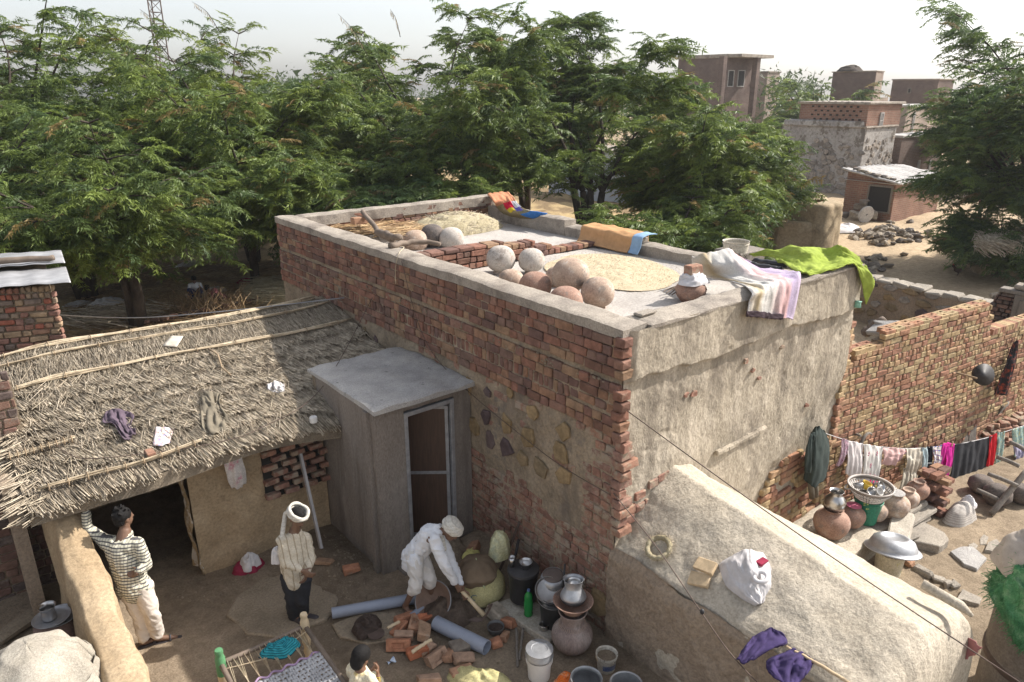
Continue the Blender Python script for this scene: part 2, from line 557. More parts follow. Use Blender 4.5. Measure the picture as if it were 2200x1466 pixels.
def ground_col(V):
    x, y = V[:, 0], V[:, 1]
    n = fbm(x * .8, y * .8, 9, 5)
    n2 = fbm(x * .25, y * .25, 2, 3)
    damp = np.array([.215, .17, .125]); sand = np.array([.43, .335, .23]); litter = np.array([.24, .175, .105]); yard = np.array([.27, .215, .155])
    straw = np.array([.45, .34, .19])
    c = damp[None] * (1 + .25 * n[:, None])
    light = sstep(-.1, .5, fbm(x * .55 + 4, y * .55, 1, 4))
    c = c + (np.array([.31, .25, .185]) - c) * (light * .7)[:, None]
    w = sstep(1.5, 3., x) * (1 - sstep(4, 7, y))
    c = c * (1 - w)[:, None] + yard[None] * (1 + .16 * n[:, None]) * w[:, None]
    w = sstep(8.5, 11.5, y - .12 * x + n2)
    lt = litter[None] + (straw - litter)[None] * sstep(-.15, .45, n + .5 * fbm(x * 2.3, y * 2.3, 4, 3))[:, None]
    c = c * (1 - w)[:, None] + lt * w[:, None]
    w = sstep(11, 15, x + n2) * (1 - sstep(.6, .85, (y + 1.5) / np.maximum(x, 1) + .06 * n2))
    w = np.maximum(w, sstep(26, 34, x))
    c = c * (1 - w)[:, None] + sand[None] * (1 + .12 * n[:, None] - .1 * n2[:, None]) * w[:, None]
    return np.clip(c, .02, .8)
m, nt, ns, ls, bs = _nt('soil')
at = ns.new('ShaderNodeVertexColor'); at.layer_name = 'tint'
a = nz(ns, ls, 6, 8, .7)
r2 = ramp(ns, [(.3, (.7, .68, .66)), (.7, (1.22, 1.22, 1.2))]); ls.new(a.outputs[0], r2.inputs[0])
c = mixc(ns, ls, 1., at.outputs[0], r2.outputs[0], 'MULTIPLY')
f = nz(ns, ls, 42, 5, .75)
r3 = ramp(ns, [(.32, (.7, .7, .7)), (.68, (1.2, 1.2, 1.2))]); ls.new(f.outputs[0], r3.inputs[0])
c = mixc(ns, ls, 1., c, r3.outputs[0], 'MULTIPLY')
ls.new(c, bs.inputs['Base Color']); bs.inputs['Roughness'].default_value = .97; bs.inputs['Specular IOR Level'].default_value = .12
bumps(ns, ls, bs, [(a.outputs[0], .6, .05), (f.outputs[0], .7, .015)])
M['soil'] = m
np_mesh('ground', GV, grid_np(len(xs) - 1, len(ys) - 1), m, None, True, ground_col(GV), kind='structure')

# ================================================================ brick house
LX, LY, ZT, ZR = 4.88, 8.84, 3.82, 3.3
house = root('brick_house', (0, 0, 0), 'flat roofed brick and plaster house with parapet, quilts and clay pots on its roof', 'house')
BR = []          # every brick: (centre, rotz, (along, deep, high), material key)
def lay(o, d, n, L, z, h, deep, proud, mk, seq, gap=.014, skip=None, dh=0.):
    """one course along d from o; outward normal n"""
    t = -R.uniform(0, .1)
    k = R.randint(0, 3)
    rz = math.atan2(d[1], d[0])
    while t < L - .03:
        w = seq(k)
        k += 1
        w2 = min(w * R.uniform(.92, 1.06), L - t)
        t0 = max(t, 0)
        w2 -= (t0 - t)
        if w2 > .05:
            tc = t0 + w2 / 2
            if not (skip and skip(tc, z)):
                pr = proud + R.uniform(-.007, .007)
                c = (o[0] + d[0] * tc + n[0] * (pr - deep / 2), o[1] + d[1] * tc + n[1] * (pr - deep / 2), z + h / 2 + R.uniform(-.004, .004) + dh * tc)
                BR.append((c, rz + R.uniform(-.012, .012), (w2 - gap, deep, h - gap * R.uniform(.7, 1.3)), mk))
        t = t0 + w2
mixed = lambda k: (.285, .15, .285, .145, .14)[k % 5] if R.random() < .75 else R.choice((.15, .28))
stretch = lambda k: .28
header = lambda k: .145
soldier = lambda k: .092
# how much plaster still covers the shaded wall at (y, z)
def pmask(y, z):
    y, z = np.asarray(y, float), np.asarray(z, float)
    n = fbm(y * 1.3, z * 2.2, 7, 5)
    b = sstep(1.1, 1.5, z + .14 * n + .2 * sstep(2.6, 0, y)) * (1 - sstep(2.38, 2.56, z + .08 * n - .02 * y))
    b = np.maximum(b, sstep(4.2, 4.6, y) * (1 - sstep(2.2, 2.5, z + .1 * n - .02 * y)))
    b = b * sstep(.3, .6, y + .2 * n)
    return b
PLN = lambda y, z: fbm(np.asarray(y) * 3.1, np.asarray(z) * 3.6, 21, 4)
def wallA(u, v):
    y, z = u * LY, -.25 + v * 3.98
    pm = pmask(y, z)
    d = .012 * fbm(y * 6, z * 6, 1, 4) + pm * (.022 + .016 * PLN(y, z))
    d = d + sstep(2.56, 2.60, z) * .042
    d = d - .03 * (1 - sstep(.0, .02, np.abs(z - 3.22) - .035)) * .6
    return np.stack([-d, y, z], 1)
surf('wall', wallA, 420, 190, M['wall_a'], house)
_cov = {}
rows, z, i = [], .0, 0
while z < 2.46:
    pr = .02
    def hid(t, zz):
        p = float(pmask(t, zz + .055))
        if p < .35:
            return False
        return p * (.022 + .016 * float(PLN(t, zz + .055))) > .012 or R.random() < .3
    lay((0, LY * 0, 0), (0, 1, 0), (-1, 0, 0), 4.0 if z < 1.5 else LY, z, .114, .08, pr, 'brick_low', mixed, .017, hid)
    z += .117; i += 1
# upper part, proud of the rest: two courses, soldiers, two courses, rubble line, four courses
z = 2.59
for kind, h in (('m', .116), ('m', .116), ('s', .15), ('m', .116), ('m', .116), ('gap', .06), ('m', .112), ('m', .112), ('m', .112), ('m', .112)):
    if kind == 'm':
        lay((0, 0, 0), (0, 1, 0), (-1, 0, 0), LY, z, h, .09, .066, 'brick_old', mixed, .013)
    elif kind == 's':
        lay((0, .75, 0), (0, 1, 0), (-1, 0, 0), 5.6, z, h, .09, .06, 'brick_old', soldier, .018)
        lay((0, 0, 0), (0, 1, 0), (-1, 0, 0), .74, z + .03, .112, .09, .06, 'brick_old', mixed, .013)
        lay((0, 6.4, 0), (0, 1, 0), (-1, 0, 0), LY - 6.4, z + .02, .116, .09, .06, 'brick_old', mixed, .013)
    z += h
PZ = z       # underside of the cement cap
# crumbs of rubble in the recessed line
mb = MB()
for k in range(420):
    y = R.uniform(.05, LY - .1); s = R.uniform(.008, .028)
    mb.cbox((-.05 + R.uniform(-.012, .01), y, 3.145 + .0 + R.uniform(-.03, .05)), (s, s * 1.6, s), s * .2, s * .2)
mb.build('rubble_line', M['mortar'], house, kind='stuff')
# quoins and toothing seen on the sunlit side
for k in range(32):
    z = .0 + k * .117
    if z < 1.3: continue
    L = (.14, .07, .15, .09, .2)[k % 5]
    if z > 2.55: L = (.09, .075)[k % 2]
    if 3.1 < z < 3.17: continue
    c = (L / 2 - .03 - (.04 if z > 2.55 else 0), .035 - R.uniform(0, .05) - (.045 if z < 2.5 else .02), z + .056)
    BR.append((c, R.uniform(-.03, .03), (L + .07, .13, .1), 'brick_low' if z < 2.5 else 'brick_old'))
for (px, py, w) in ((1420,1022,.2),(1400,1036,.18),(1372,1062,.2),(1392,1075,.2),(1350,1092,.18),(1420,1043,.16),(1370,1088,.18),(1345,1115,.2),(1352,1140,.14)):
    p = PY(px, py, 0)
    BR.append(((p[0], .02, p[2]), R.uniform(-.05, .05), (w, .13, .1), 'brick_low'))
# back end of the house seen past the corner: toothing at the far end of the sunlit wall
for k in range(22):
    z = .95 + k * .1
    p = (LX + .02 + (.05 if k % 2 else 0), .05, z)
    if z < 2.9:
        BR.append((p, R.uniform(-.03, .03), (.16, .14, .088), 'brick_new'))
# inside of the back parapet: three courses
for k in range(4):
    lay((.32, LY - .28, 0), (1, 0, 0), (0, -1, 0), LX - .3, ZR + .02 + k * .115, .112, .06, .012, 'brick_old', mixed, .012)
# divider across the roof
for k, (x0, x1) in enumerate(((.3, 4.75), (.3, 3.4), (.3, 2.95))):
    zz = ZR + .01 + k * .1
    lay((x0, 4.78, 0), (1, 0, 0), (0, -1, 0), x1 - x0, zz, .1, .26, 0, 'brick_old', mixed if k != 0 else header, .012)
lay((.3, 4.78, 0), (1, 0, 0), (0, -1, 0), 1.95, ZR + .31, .075, .26, .005, 'brick_old', stretch, .012)
# nearest 300 bricks are objects, the others one mesh
BR.sort(key=lambda b: (np.linalg.norm(np.array(b[0]) - CAMP) if not (b[0][0] > .25 and b[0][1] > 5) else 99))
def emit_bricks(bricks, parent, limit=300, name='brick', ch=.009, jit=.006):
    rest = {}
    for i, (c, rz, d, mk) in enumerate(bricks):
        if i < limit:
            kind = 'long' if d[0] > .2 else ('mid' if d[0] > .11 else 'short')
            base = {'long': (.27, .1, .1), 'mid': (.14, .1, .1), 'short': (.08, .1, .13)}[kind]
            key = name + '_' + kind
            me = piece_mesh(key, base, M[mk], ch, jit, 7)
            put(name, me, c, (R.uniform(-.015, .015), R.uniform(-.01, .01), rz), parent, (d[0] / base[0], d[1] / base[1], d[2] / base[2]))
        else:
            b = rest.setdefault(mk, MB())
            b.cbox((0, 0, 0), d, ch, jit, Matrix.Translation(c) @ Matrix.Rotation(rz, 4, 'Z'))
    for mk, b in rest.items():
        b.build('brickwork', M[mk], parent, kind='stuff')
emit_bricks(BR, house, 300)
# stones showing through the fallen plaster
def stone_piece(c, w, h, deep, n='x', seed=0, sides=7):
    """flat irregular stone in a wall, outward -x or -y"""
    b = MB(); rr = random.Random(seed); sides = max(5, sides - seed % 3)
    ring = []
    for k in range(sides):
        t = 2 * math.pi * (k + rr.uniform(-.25, .25)) / sides
        q = rr.uniform(.72, 1.2)
        ring.append((math.cos(t) * w / 2 * q, math.sin(t) * h / 2 * q))
    vs, fs = [], []
    for lvl, sc in ((0, 1.), (deep * .75, .97), (deep, .78)):
        for a, bb in ring:
            e = rr.uniform(-.006, .006)
            if n == 'x': vs.append((-lvl + e, a * sc, bb * sc))
            else: vs.append((a * sc, -lvl + e, bb * sc))
    for l in range(2):
        for k in range(sides):
            k2 = (k + 1) % sides
            q = (l * sides + k, l * sides + k2, (l + 1) * sides + k2, (l + 1) * sides + k)
            fs.append(q if n != 'x' else q[::-1])
    top = tuple(2 * sides + k for k in range(sides))
    fs.append(top if n != 'x' else top[::-1])
    b.add([(v[0] + c[0], v[1] + c[1], v[2] + c[2]) for v in vs], fs)
    return b
for i, (px, py, w, h) in enumerate(((1049,893,.2,.24),(1093,912,.22,.3),(1148,884,.3,.2),(1139,938,.26,.3),(1217,925,.3,.28),(1058,940,.2,.3),(1092,962,.26,.26),(1126,985,.26,.26),(1208,968,.3,.3),(1165,1003,.26,.28),(1213,1022,.3,.3),(1023,915,.25,.26),(1100,843,.16,.16),(1052,842,.14,.14),(1290,1290,.34,.36),(1012,826,.12,.26),(812,737,.14,.3),(788,712,.1,.22))):
    p = PX(px, py, 0)
    stone_piece((-.022, p[1], p[2]), w * 1.02, h * 1.05, .034, 'x', 40 + i).build('stone', M['stone_a'], house)
# sunlit wall: rough plaster with a proud parapet band
def jag(x):
    return 3.2 + .05 * fbm(x * 1.7, 3.1, 0, 4) - .012 * x
def wallB(u, v):
    x, z = u * LX, -.5 + v * (ZT - .03 + .5)
    d = .022 * fbm(x * 1.1, z * .8, 3, 3) + .007 * fbm(x * 5, z * 3.6, 5, 4) + .003 * fbm(x * 16, z * 11, 6, 3)
    d = d + .065 * sstep(-.012, .02, z - jag(x))
    crk = np.abs(fbm(x * 2.3, z * 2.0, 31, 4))
    d = d - .012 * (1 - sstep(.0, .016, crk)) * sstep(.0, .4, fbm(x * .9, z * .9, 8, 2))
    hol = sstep(.8, .95, fbm(x * 2.2, z * 2.6, 77, 4))
    d = d - .01 * hol
    d = d * sstep(-.005, .12, x) * (1 - .0 * z) + .004
    low = (1 - sstep(.85, 1.35, z + .25 * fbm(x * 1.5, z * 1.5, 12, 3) - .5 * (x - 3.2))) * sstep(2.4, 3.2, x)
    d = d - .05 * low
    xx = x + .0 * z
    return np.stack([xx, -d, z], 1)
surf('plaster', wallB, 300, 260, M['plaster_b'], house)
# bricks bared at the low far end of the sunlit wall
b2 = []
BRs = BR; BR = []
for k in range(15):
    z = -.45 + k * .105
    x0 = 2.75 + max(0, (z - .55)) * 1.35 + R.uniform(-.1, .1)
    if LX - x0 > .25:
        lay((x0, .0, 0), (1, 0, 0), (0, -1, 0), LX - x0 + R.uniform(-.1, .08), z, .105, .08, .012, 'brick_new', mixed, .016, lambda t, zz: R.random() < .12)
emit_bricks(BR, house, 0)
# bare bricks and stick ledge on the plaster
for (px, py, w, h) in ((1600,775,.1,.07),(1615,795,.1,.07),(1678,745,.1,.05),(1488,845,.14,.08),(1470,848,.1,.08),(1730,870,.14,.07),(1628,812,.1,.06)):
    p = PY(px, py, 0)
    stone_piece((p[0], -.012, p[2]), w, h, .022, 'y', int(px)).build('brick', M['brick_low'], house)
p0, p1 = PY(1545, 968, 0), PY(1632, 922, 0)
mb = MB()
for k in range(9):
    t = k / 8
    c = p0 + (p1 - p0) * t
    mb.cbox((c[0], -.03, c[2]), (.2, .06, .06), .01, .006, None)
mb.build('ledge', M['plaster_b'], house)
# body, parapet tops and roof floor
mb = MB(); mb.box((LX / 2 + .03, LY / 2 + .03, 1.38), (LX - .1, LY - .1, 3.76)); mb.box((4.9, 7.07, 1.37), (.36, 3.5, 3.77)); mb.build('core', M['mortar'], house)
def rough_top(x0, x1, y0, y1, z0, z1, nx, ny, seed, amp=.012):
    """cement cap: slab with an uneven top and crumbling edges"""
    b = MB()
    def top(u, v):
        x, y = x0 + (x1 - x0) * u, y0 + (y1 - y0) * v
        e = min(u * (x1 - x0), (1 - u) * (x1 - x0), v * (y1 - y0), (1 - v) * (y1 - y0))
        z = z1 + amp * float(fbm(x * 3, y * 3, seed, 4)) - .02 * math.exp(-e / .02)
        w = .012
        return (x + w * float(fbm(x * 4, y * 4, seed + 5, 3)), y + w * float(fbm(x * 4, y * 4, seed + 9, 3)), z)
    b.grid(top, nx, ny)
    n = (nx + 1)
    edge = [i for i in range(n)] + [j * n + nx for j in range(1, ny + 1)] + [ny * n + i for i in range(nx - 1, -1, -1)] + [j * n for j in range(ny - 1, 0, -1)]
    k0 = len(b.v)
    for i in edge:
        v = b.v[i]; b.v.append((v[0], v[1], z0))
    m = len(edge)
    for k in range(m):
        k2 = (k + 1) % m
        b.f.append((edge[k], k0 + k, k0 + k2, edge[k2]))
    return b
rough_top(-.075, .30, -.03, LY, PZ, ZT + .02, 8, 170, 1).build('coping', M['cap'], house, 40)
rough_top(.302, 5.06, LY - .3, LY + .02, PZ - .1, ZT - .0, 90, 6, 2).build('coping', M['cap'], house, 40)
rough_top(.302, LX, -.085, .30, ZT - .05, ZT - .01, 90, 8, 3, .02).build('coping', M['cap'], house, 40)
for (y0, y1, zt) in ((6.0, LY - .302, 3.62), (5.3, 5.998, 3.5), (3.9, 5.298, 3.58), (.302, 3.898, 3.5)):
    dx_ = .2 if y0 >= 5.3 else 0
    rough_top(LX - .3 + dx_, LX + .02 + dx_, y0, y1, ZR - .02, zt, 7, int((y1 - y0) * 16), int(y0 * 7) + 4, .015).build('coping', M['cap'], house, 40)
mb = MB()
mb.box((.15, LY / 2, 3.4), (.28, LY - .1, .62)); mb.box((LX / 2, LY - .13, 3.35), (LX - .2, .24, .66)); mb.box((LX / 2, .15, 3.53), (LX - .2, .28, .49))
mb.build('parapet_core', M['mortar'], house)
surf('roof', lambda u, v: np.stack([.25 + u * (LX - .3), .25 + v * (LY - .5), ZR + .012 * fbm(u * 6, v * 10, 4, 4) + .004 * fbm(u * 60, v * 110, 4, 2)], 1), 90, 150, M['roof_floor'], house)

# ================================================================ outhouse leaning on the shaded wall
ox0, ox1, oy0, oy1, oz = -1.5, -.03, 2.68, 4.42, 2.36
out = root('outhouse', (-.8, 3.5, 0), 'small grey cement plastered outhouse with open brown door built against the brick wall', 'outhouse')
def face(name, o, d1, d2, nu, nv, mat, parent, amp=.006, taper=None, seed=0):
    o, d1, d2 = [np.array(t, float) for t in (o, d1, d2)]
    nn = np.cross(d1, d2); nn /= np.linalg.norm(nn)
    def fn(u, v):
        p = o[None] + u[:, None] * d1[None] + v[:, None] * d2[None]
        e = sstep(0, .02, np.minimum(np.minimum(u, 1 - u), np.minimum(v, 1 - v)))
        return p + nn[None] * (amp * e * fbm(p[:, 0] * 3 + seed, p[:, 1] * 3, p[:, 2] * 3, 4))[:, None]
    return surf(name, fn, nu, nv, mat, parent)
face('wall', (ox0, oy1, -.15), (0, oy0 - oy1, 0), (0, 0, oz + .15), 40, 50, M['cement'], out, .012)
dx0, dx1 = -1.07, -.3
face('wall', (ox0, oy0, -.15), (dx0 - ox0, 0, 0), (0, 0, oz + .15), 16, 50, M['cement'], out, .008, None, 4)
face('wall', (dx1, oy0, -.15), (ox1 - dx1, 0, 0), (0, 0, oz + .15), 10, 50, M['cement'], out, .008, None, 7)
mb = MB()
mb.box(((dx0 + dx1) / 2, oy0 + .06, oz - .05), (dx1 - dx0, .12, .1))
mb.box((dx0 - .005, oy0 + .065, oz / 2), (.01, .13, oz)); mb.box((dx1 + .005, oy0 + .065, oz / 2), (.01, .13, oz))
mb.box((ox0 + .06, (oy0 + oy1) / 2, oz / 2), (.1, oy1 - oy0 - .02, oz - .02)); mb.box((dx0 - .25, oy0 + .12, oz / 2), (.48, .1, oz - .02))
mb.build('reveal', M['cement'], out)
mb = MB(); mb.box((-.8, oy1 - .06, oz / 2), (1.4, .1, oz)); mb.build('back_wall', M['mortar'], out)
b = rough_top(ox0 - .02, ox1 + .02, oy0 - .1, oy1 + .05, oz, oz + .075, 50, 56, 6, .02)
b.build('roof_slab', M['slab'], out, 40)
fr = MB()
for x in (dx0 + .03, dx1 - .03):
    fr.cbox((x, oy0 + .02, 1.1), (.055, .06, 2.2), .006, 0)
fr.cbox(((dx0 + dx1) / 2, oy0 + .02, 2.2), (dx1 - dx0, .062, .06), .006, 0)
fr.build('door_frame', M['steel_frame'], out)
# door swung inwards
Mx = Matrix.Translation((dx1 - .06, oy0 + .06, .12)) @ Matrix.Rotation(math.radians(180 - 38), 4, 'Z')
dr = MB(); dr.box((.33, 0, 1.0), (.62, .018, 1.96), Mx)
door = dr.build('door', M['door_wood'], out)
dr = MB()
for x in (.02, .64): dr.box((x, -.004, 1.0), (.045, .04, 2.0), Mx)
for zz in (.02, 1.0, 1.98): dr.box((.33, -.002, zz), (.6, .036, .045), Mx)
dr.build('door_rail', M['steel_frame'], door)
dr = MB(); dr.tube([Mx @ Vector((.58, .05, 1.02)), Mx @ Vector((.58, .07, 1.1)), Mx @ Vector((.58, .05, 1.18))], .01, 6)
dr.build('handle', M['steel_frame'], door)
mb = MB(); mb.box(((dx0 + dx1) / 2, oy0 + .4, -.02), (1.2, 1.2, .1)); mb.build('floor', M['cement'], out)

# ================================================================ thatched hut
hut = root('thatched_hut', (-2.5, 4.3, 0), 'mud hut with shaggy reed thatch roof joined to the brick house', 'hut')
TX0, TX1 = -5.05, -.06
def eave_y(x): return 3.62 - .085 * (x + 1.8) + .07 * math.sin(x * 2.1)
def ridge_y(x): return 7.05 + .12 * math.sin(x * .9)
def thz(s, x):
    """height of the thatch along the fall: s = 0 eave .. 1 ridge"""
    sag = .05 * math.sin(x * 1.7) * (1 - s)
    return 1.86 + .74 * (max(0., s) ** .8) + sag + .035 * math.sin(s * 9) * (1 - s)
def th(x, s, up=0.):
    y = eave_y(x) + (ridge_y(x) - eave_y(x)) * s
    # left end droops
    dl = max(0, (-4.3 - x)) * .12
    return Vector((x, y, thz(s, x) - dl + up))
mb = MB()
mb.grid(lambda u, v: th(TX0 + (TX1 - TX0) * u, v, .02 + .02 * float(fbm(u * 30, v * 30, 3, 3))), 90, 60)
mb.grid(lambda u, v: th(TX0 + (TX1 - TX0) * u, v, -.16), 20, 12)
mb.grid(lambda u, v: th(TX0 + (TX1 - TX0) * u, 0, -.16 + .18 * v), 90, 2)
mb.grid(lambda u, v: th(TX0, u, -.16 + .18 * v), 30, 2)
mb.grid(lambda u, v: th(TX0 + (TX1 - TX0) * u, 1, .02) + Vector((0, 1.5 * v, -.55 * v)), 60, 4)
mb.build('thatch_bed', M['straw_under'], hut, True)
def sticks(N, gen, rad, seg=3):
    """many thin straws as one numpy mesh; gen(i) -> (p, q)"""
    V = np.zeros((N * seg * 2, 3)); F = []
    for i in range(N):
        p, q = gen(i)
        p, q = np.array(p), np.array(q)
        d = q - p; L = np.linalg.norm(d) + 1e-9; d /= L
        a = np.cross(d, (0.2, .1, 1.)); a /= np.linalg.norm(a) + 1e-9
        b_ = np.cross(d, a)
        r0 = rad() if callable(rad) else rad
        for k in range(seg):
            t = 2 * math.pi * k / seg + i
            o = (a * math.cos(t) + b_ * math.sin(t))
            V[(i * 2) * seg + k] = p + o * r0
            V[(i * 2 + 1) * seg + k] = q + o * r0 * .8
        b0 = i * 2 * seg
        for k in range(seg):
            k2 = (k + 1) % seg
            F.append((b0 + k, b0 + k2, b0 + seg + k2, b0 + seg + k))
        F.append((b0 + seg, b0 + seg + 1, b0 + seg + 2, b0 + seg + (3 if seg > 3 else 2)))
    return V, np.array(F)
rows_s = [0., .075, .15, .23, .31, .39, .47, .55, .63]
def reed_gen(i):
    k = R.choices(range(len(rows_s)), weights=[1.5, 1, 1, 1, 1, 1, .9, .9, .9])[0]
    x = R.uniform(TX0, TX1 - .0)
    s0 = rows_s[k] + .02 * math.sin(x * 3 + k * 2) + R.uniform(-.02, .02) + (-.012 if k == 0 else 0)
    cl = float(vnoise(x * 9, k * 3.3)); L = R.uniform(.2, .34) + .05 * cl
    s0 += .016 * cl
    sk = R.gauss(.07, .016) + .03 * cl
    up0 = .045 + R.uniform(0, .022) + .012 * cl
    p = th(x, s0, up0 - (.06 if k == 0 else 0) * R.random() * 1.6)
    x2 = x - sk
    q = th(min(max(x2, TX0), TX1), min(1, s0 + L / 3.4), .02 + R.uniform(-.015, .02))
    return p, q
V, F = sticks(12500, reed_gen, lambda: R.uniform(.004, .0075), 3)
np_mesh('reed_ends', V, F, M['straw'], hut, kind='stuff')
def fuzz_gen(i):
    x, s = R.uniform(TX0, TX1), R.uniform(0, 1) if R.random() < .5 else R.uniform(.62, 1)
    ang = R.gauss(0, .4 if s < .66 else .2)
    L = R.uniform(.1, .35) * (1.5 if s > .66 else 1)
    p = th(x, s, .03 + R.uniform(0, .035))
    x2 = min(max(x + math.sin(ang) * L, TX0), TX1)
    s2 = min(1, s + math.cos(ang) * L / 3.4)
    q = th(x2, s2, .035 + R.uniform(-.01, .05))
    return p, q
V, F = sticks(8000, fuzz_gen, lambda: R.uniform(.002, .0048), 3)
np_mesh('straw_fuzz', V, F, M['straw'], hut, kind='stuff')
# left gable end: reeds poking outwards
def end_gen(i):
    s = R.uniform(0, .75)
    p = th(TX0 + R.uniform(0, .25), s, R.uniform(-.12, .06))
    q = p + Vector((-R.uniform(.12, .3), -R.uniform(-.02, .14), -R.uniform(0, .1)))
    return q, p
V, F = sticks(700, end_gen, lambda: R.uniform(.004, .009), 3)
np_mesh('reed_fringe', V, F, M['straw'], hut, kind='stuff')
# binding poles: bundles of reeds with ties
def bundle(s, x0, x1, up, n, r, name):
    b = MB()
    for j in range(n):
        ph = R.uniform(0, 6)
        o1, o2 = R.uniform(-.03, .03), R.uniform(0, .035)
        xa, xb = x0 + R.uniform(0, .5), x1 - R.uniform(0, .4)
        if j < 2: xa, xb = x0, x1
        pts = []
        for k in range(22):
            x = xa + (xb - xa) * k / 21
            p = th(x, s + o1 / 3.4 + .004 * math.sin(x * 2 + ph), up + o2 + .008 * math.sin(x * 5 + ph))
            pts.append(p)
        b.tube(pts, R.uniform(r * .6, r * 1.2), 5)
    o = b.build(name, M['reed'], hut, True)
    for k in range(9):
        t = MB()
        x = x0 + (x1 - x0) * (k + .5) / 9
        c = th(x, s, up + .018)
        pts = [c + Vector((0, math.cos(a) * .055, math.sin(a) * .04)) for a in [i * math.pi / 4 for i in range(9)]]
        t.tube(pts, .007, 4, False)
        t.build('tie', M['wood_pole'], o)
bundle(.985, TX0, -.25, .06, 6, .016, 'ridge_pole')
bundle(.9, TX0, -.1, .06, 5, .013, 'binding_pole')
bundle(.7, TX0, TX1, .06, 6, .013, 'binding_pole')
bundle(.05, -4.9, -3.2, .07, 4, .01, 'binding_pole')
bundle(.26, -5.1, -4.4, .07, 5, .009, 'binding_pole')
b = MB(); b.tube([th(-2.4, .68, .09), th(-2.36, .6, .12), th(-2.42, .5, .1), th(-2.38, .43, .08)], [.016, .014, .013, .01], 6)
b.build('stick', M['wood_pole'], hut, True)
# walls of the hut
wy = 4.22
face('wall', (-3.36, wy, -.15), (1.85, 0, 0), (0, 0, 2.05), 60, 60, M['mud_yellow'], hut, .035, None, 2)
def jamb(u, v):
    z = -.15 + v * 1.95
    y = wy - .02 + u * .34
    x = -3.37 + .05 * fbm(y * 4, z * 3, 3, 3) + .09 * sstep(.7, 0, z) * np.sin(u * 3.14)
    return np.stack([x, y - .03 * np.sin(v * 5), z], 1)
surf('jamb', lambda u, v: jamb(1 - u, v), 12, 50, M['mud_flake'], hut)
mb = MB(); mb.box((-2.45, wy + .17, .85), (1.78, .24, 1.9)); mb.build('wall_core', M['mud_yellow'], hut)
# pierced brick lattice: rows of bricks over a black panel that paints the shade in the gaps
lat = MB(); lat.box((-1.98, wy - .004, 1.2), (.86, .02, .86)); lat.build('lattice_dark_panel', M['dark'], hut)
for k in range(8):
    x = -2.42 + (k % 2) * .13
    while x < -1.6:
        me = piece_mesh('lattice_brick', (.2, .1, .075), M['brick_low'], .008, .006, 5)
        put('brick', me, (x + .1, wy - .05, .83 + k * .108), (0, 0, R.uniform(-.04, .04)), hut)
        x += .27
# lintel: a knotty log; back room
b = MB(); b.tube([(-4.75, wy - .02, 1.56), (-4.2, wy - .05, 1.6), (-3.6, wy - .06, 1.66), (-2.9, wy - .02, 1.74)], [.06, .075, .08, .06], 10)
b.build('lintel', M['wood_grey'], hut, True)
mb = MB(); mb.box((-2.6, 6.95, .9), (5.2, .12, 2.1)); mb.build('back_wall', M['mud_yellow'], hut)
mb = MB(); mb.box((-5.15, 5.7, .9), (.14, 2.7, 2.1)); mb.build('side_wall', M['mud_side'], hut)
mb = MB(); mb.box((-4.72, wy + .12, .75), (.36, .3, 1.75)); 
mb.build('post', M['mud_yellow'], hut)

# ================================================================ low mud wall running from the hut to the camera
def mudtop(y):
    return np.interp(y, [-2.5, 1.2, 1.9, 2.6, 3.1, 3.7, 4.1, 4.4], [.8, .82, .86, .98, 1.13, 1.34, 1.56, 1.7])
def lowwall(u, v):
    y = -2.5 + v * 6.9
    x, z = [], []
    w = .17 + .02 * fbm(y * 2, 1., 4, 3)
    t = mudtop(y) + .02 * fbm(y * 3, 7., 1, 3)
    a = u * 1.0
    # section: left foot, left top, right top, right foot
    xx = np.interp(a, [0, .34, .42, .5, .58, .66, 1.], [-1.3, -1.1, -.85, 0, .85, .98, 1.08]) * w
    zz = np.interp(a, [0, .34, .42, .5, .58, .66, 1.], [-.2, .84, .97, 1.0, .97, .84, -.2])
    z = np.where(zz < 0, zz, zz * t)
    xc = -4.69 - .02 * np.maximum(0, 2.5 - y) + .03 * fbm(y * 1.2, 3., 3, 3)
    bump = .03 * fbm(y * 2.5, z * 2.5, a * 6, 4)
    return np.stack([xc + xx + bump, y, z + .012 * fbm(y * 6, a * 9, 3, 3)], 1)
lw = surf('mud_wall', lowwall, 60, 170, M['mud_yellow'], None, label='low ochre mud wall running from the hut doorway past the bent canvas dome', cat='wall')

# ================================================================ dark brick wall at the left behind the low wall
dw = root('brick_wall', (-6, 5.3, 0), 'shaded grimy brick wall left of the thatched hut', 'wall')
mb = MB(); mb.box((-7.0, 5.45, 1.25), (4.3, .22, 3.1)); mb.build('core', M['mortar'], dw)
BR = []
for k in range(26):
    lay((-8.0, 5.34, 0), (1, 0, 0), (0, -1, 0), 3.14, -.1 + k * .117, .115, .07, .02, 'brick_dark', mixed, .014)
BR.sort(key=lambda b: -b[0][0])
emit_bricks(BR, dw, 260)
mb = MB(); mb.cbox((-5.5, 5.2, 1.86), (1.1, .22, .1), .02, .01); mb.build('ledge', M['slab'], dw)

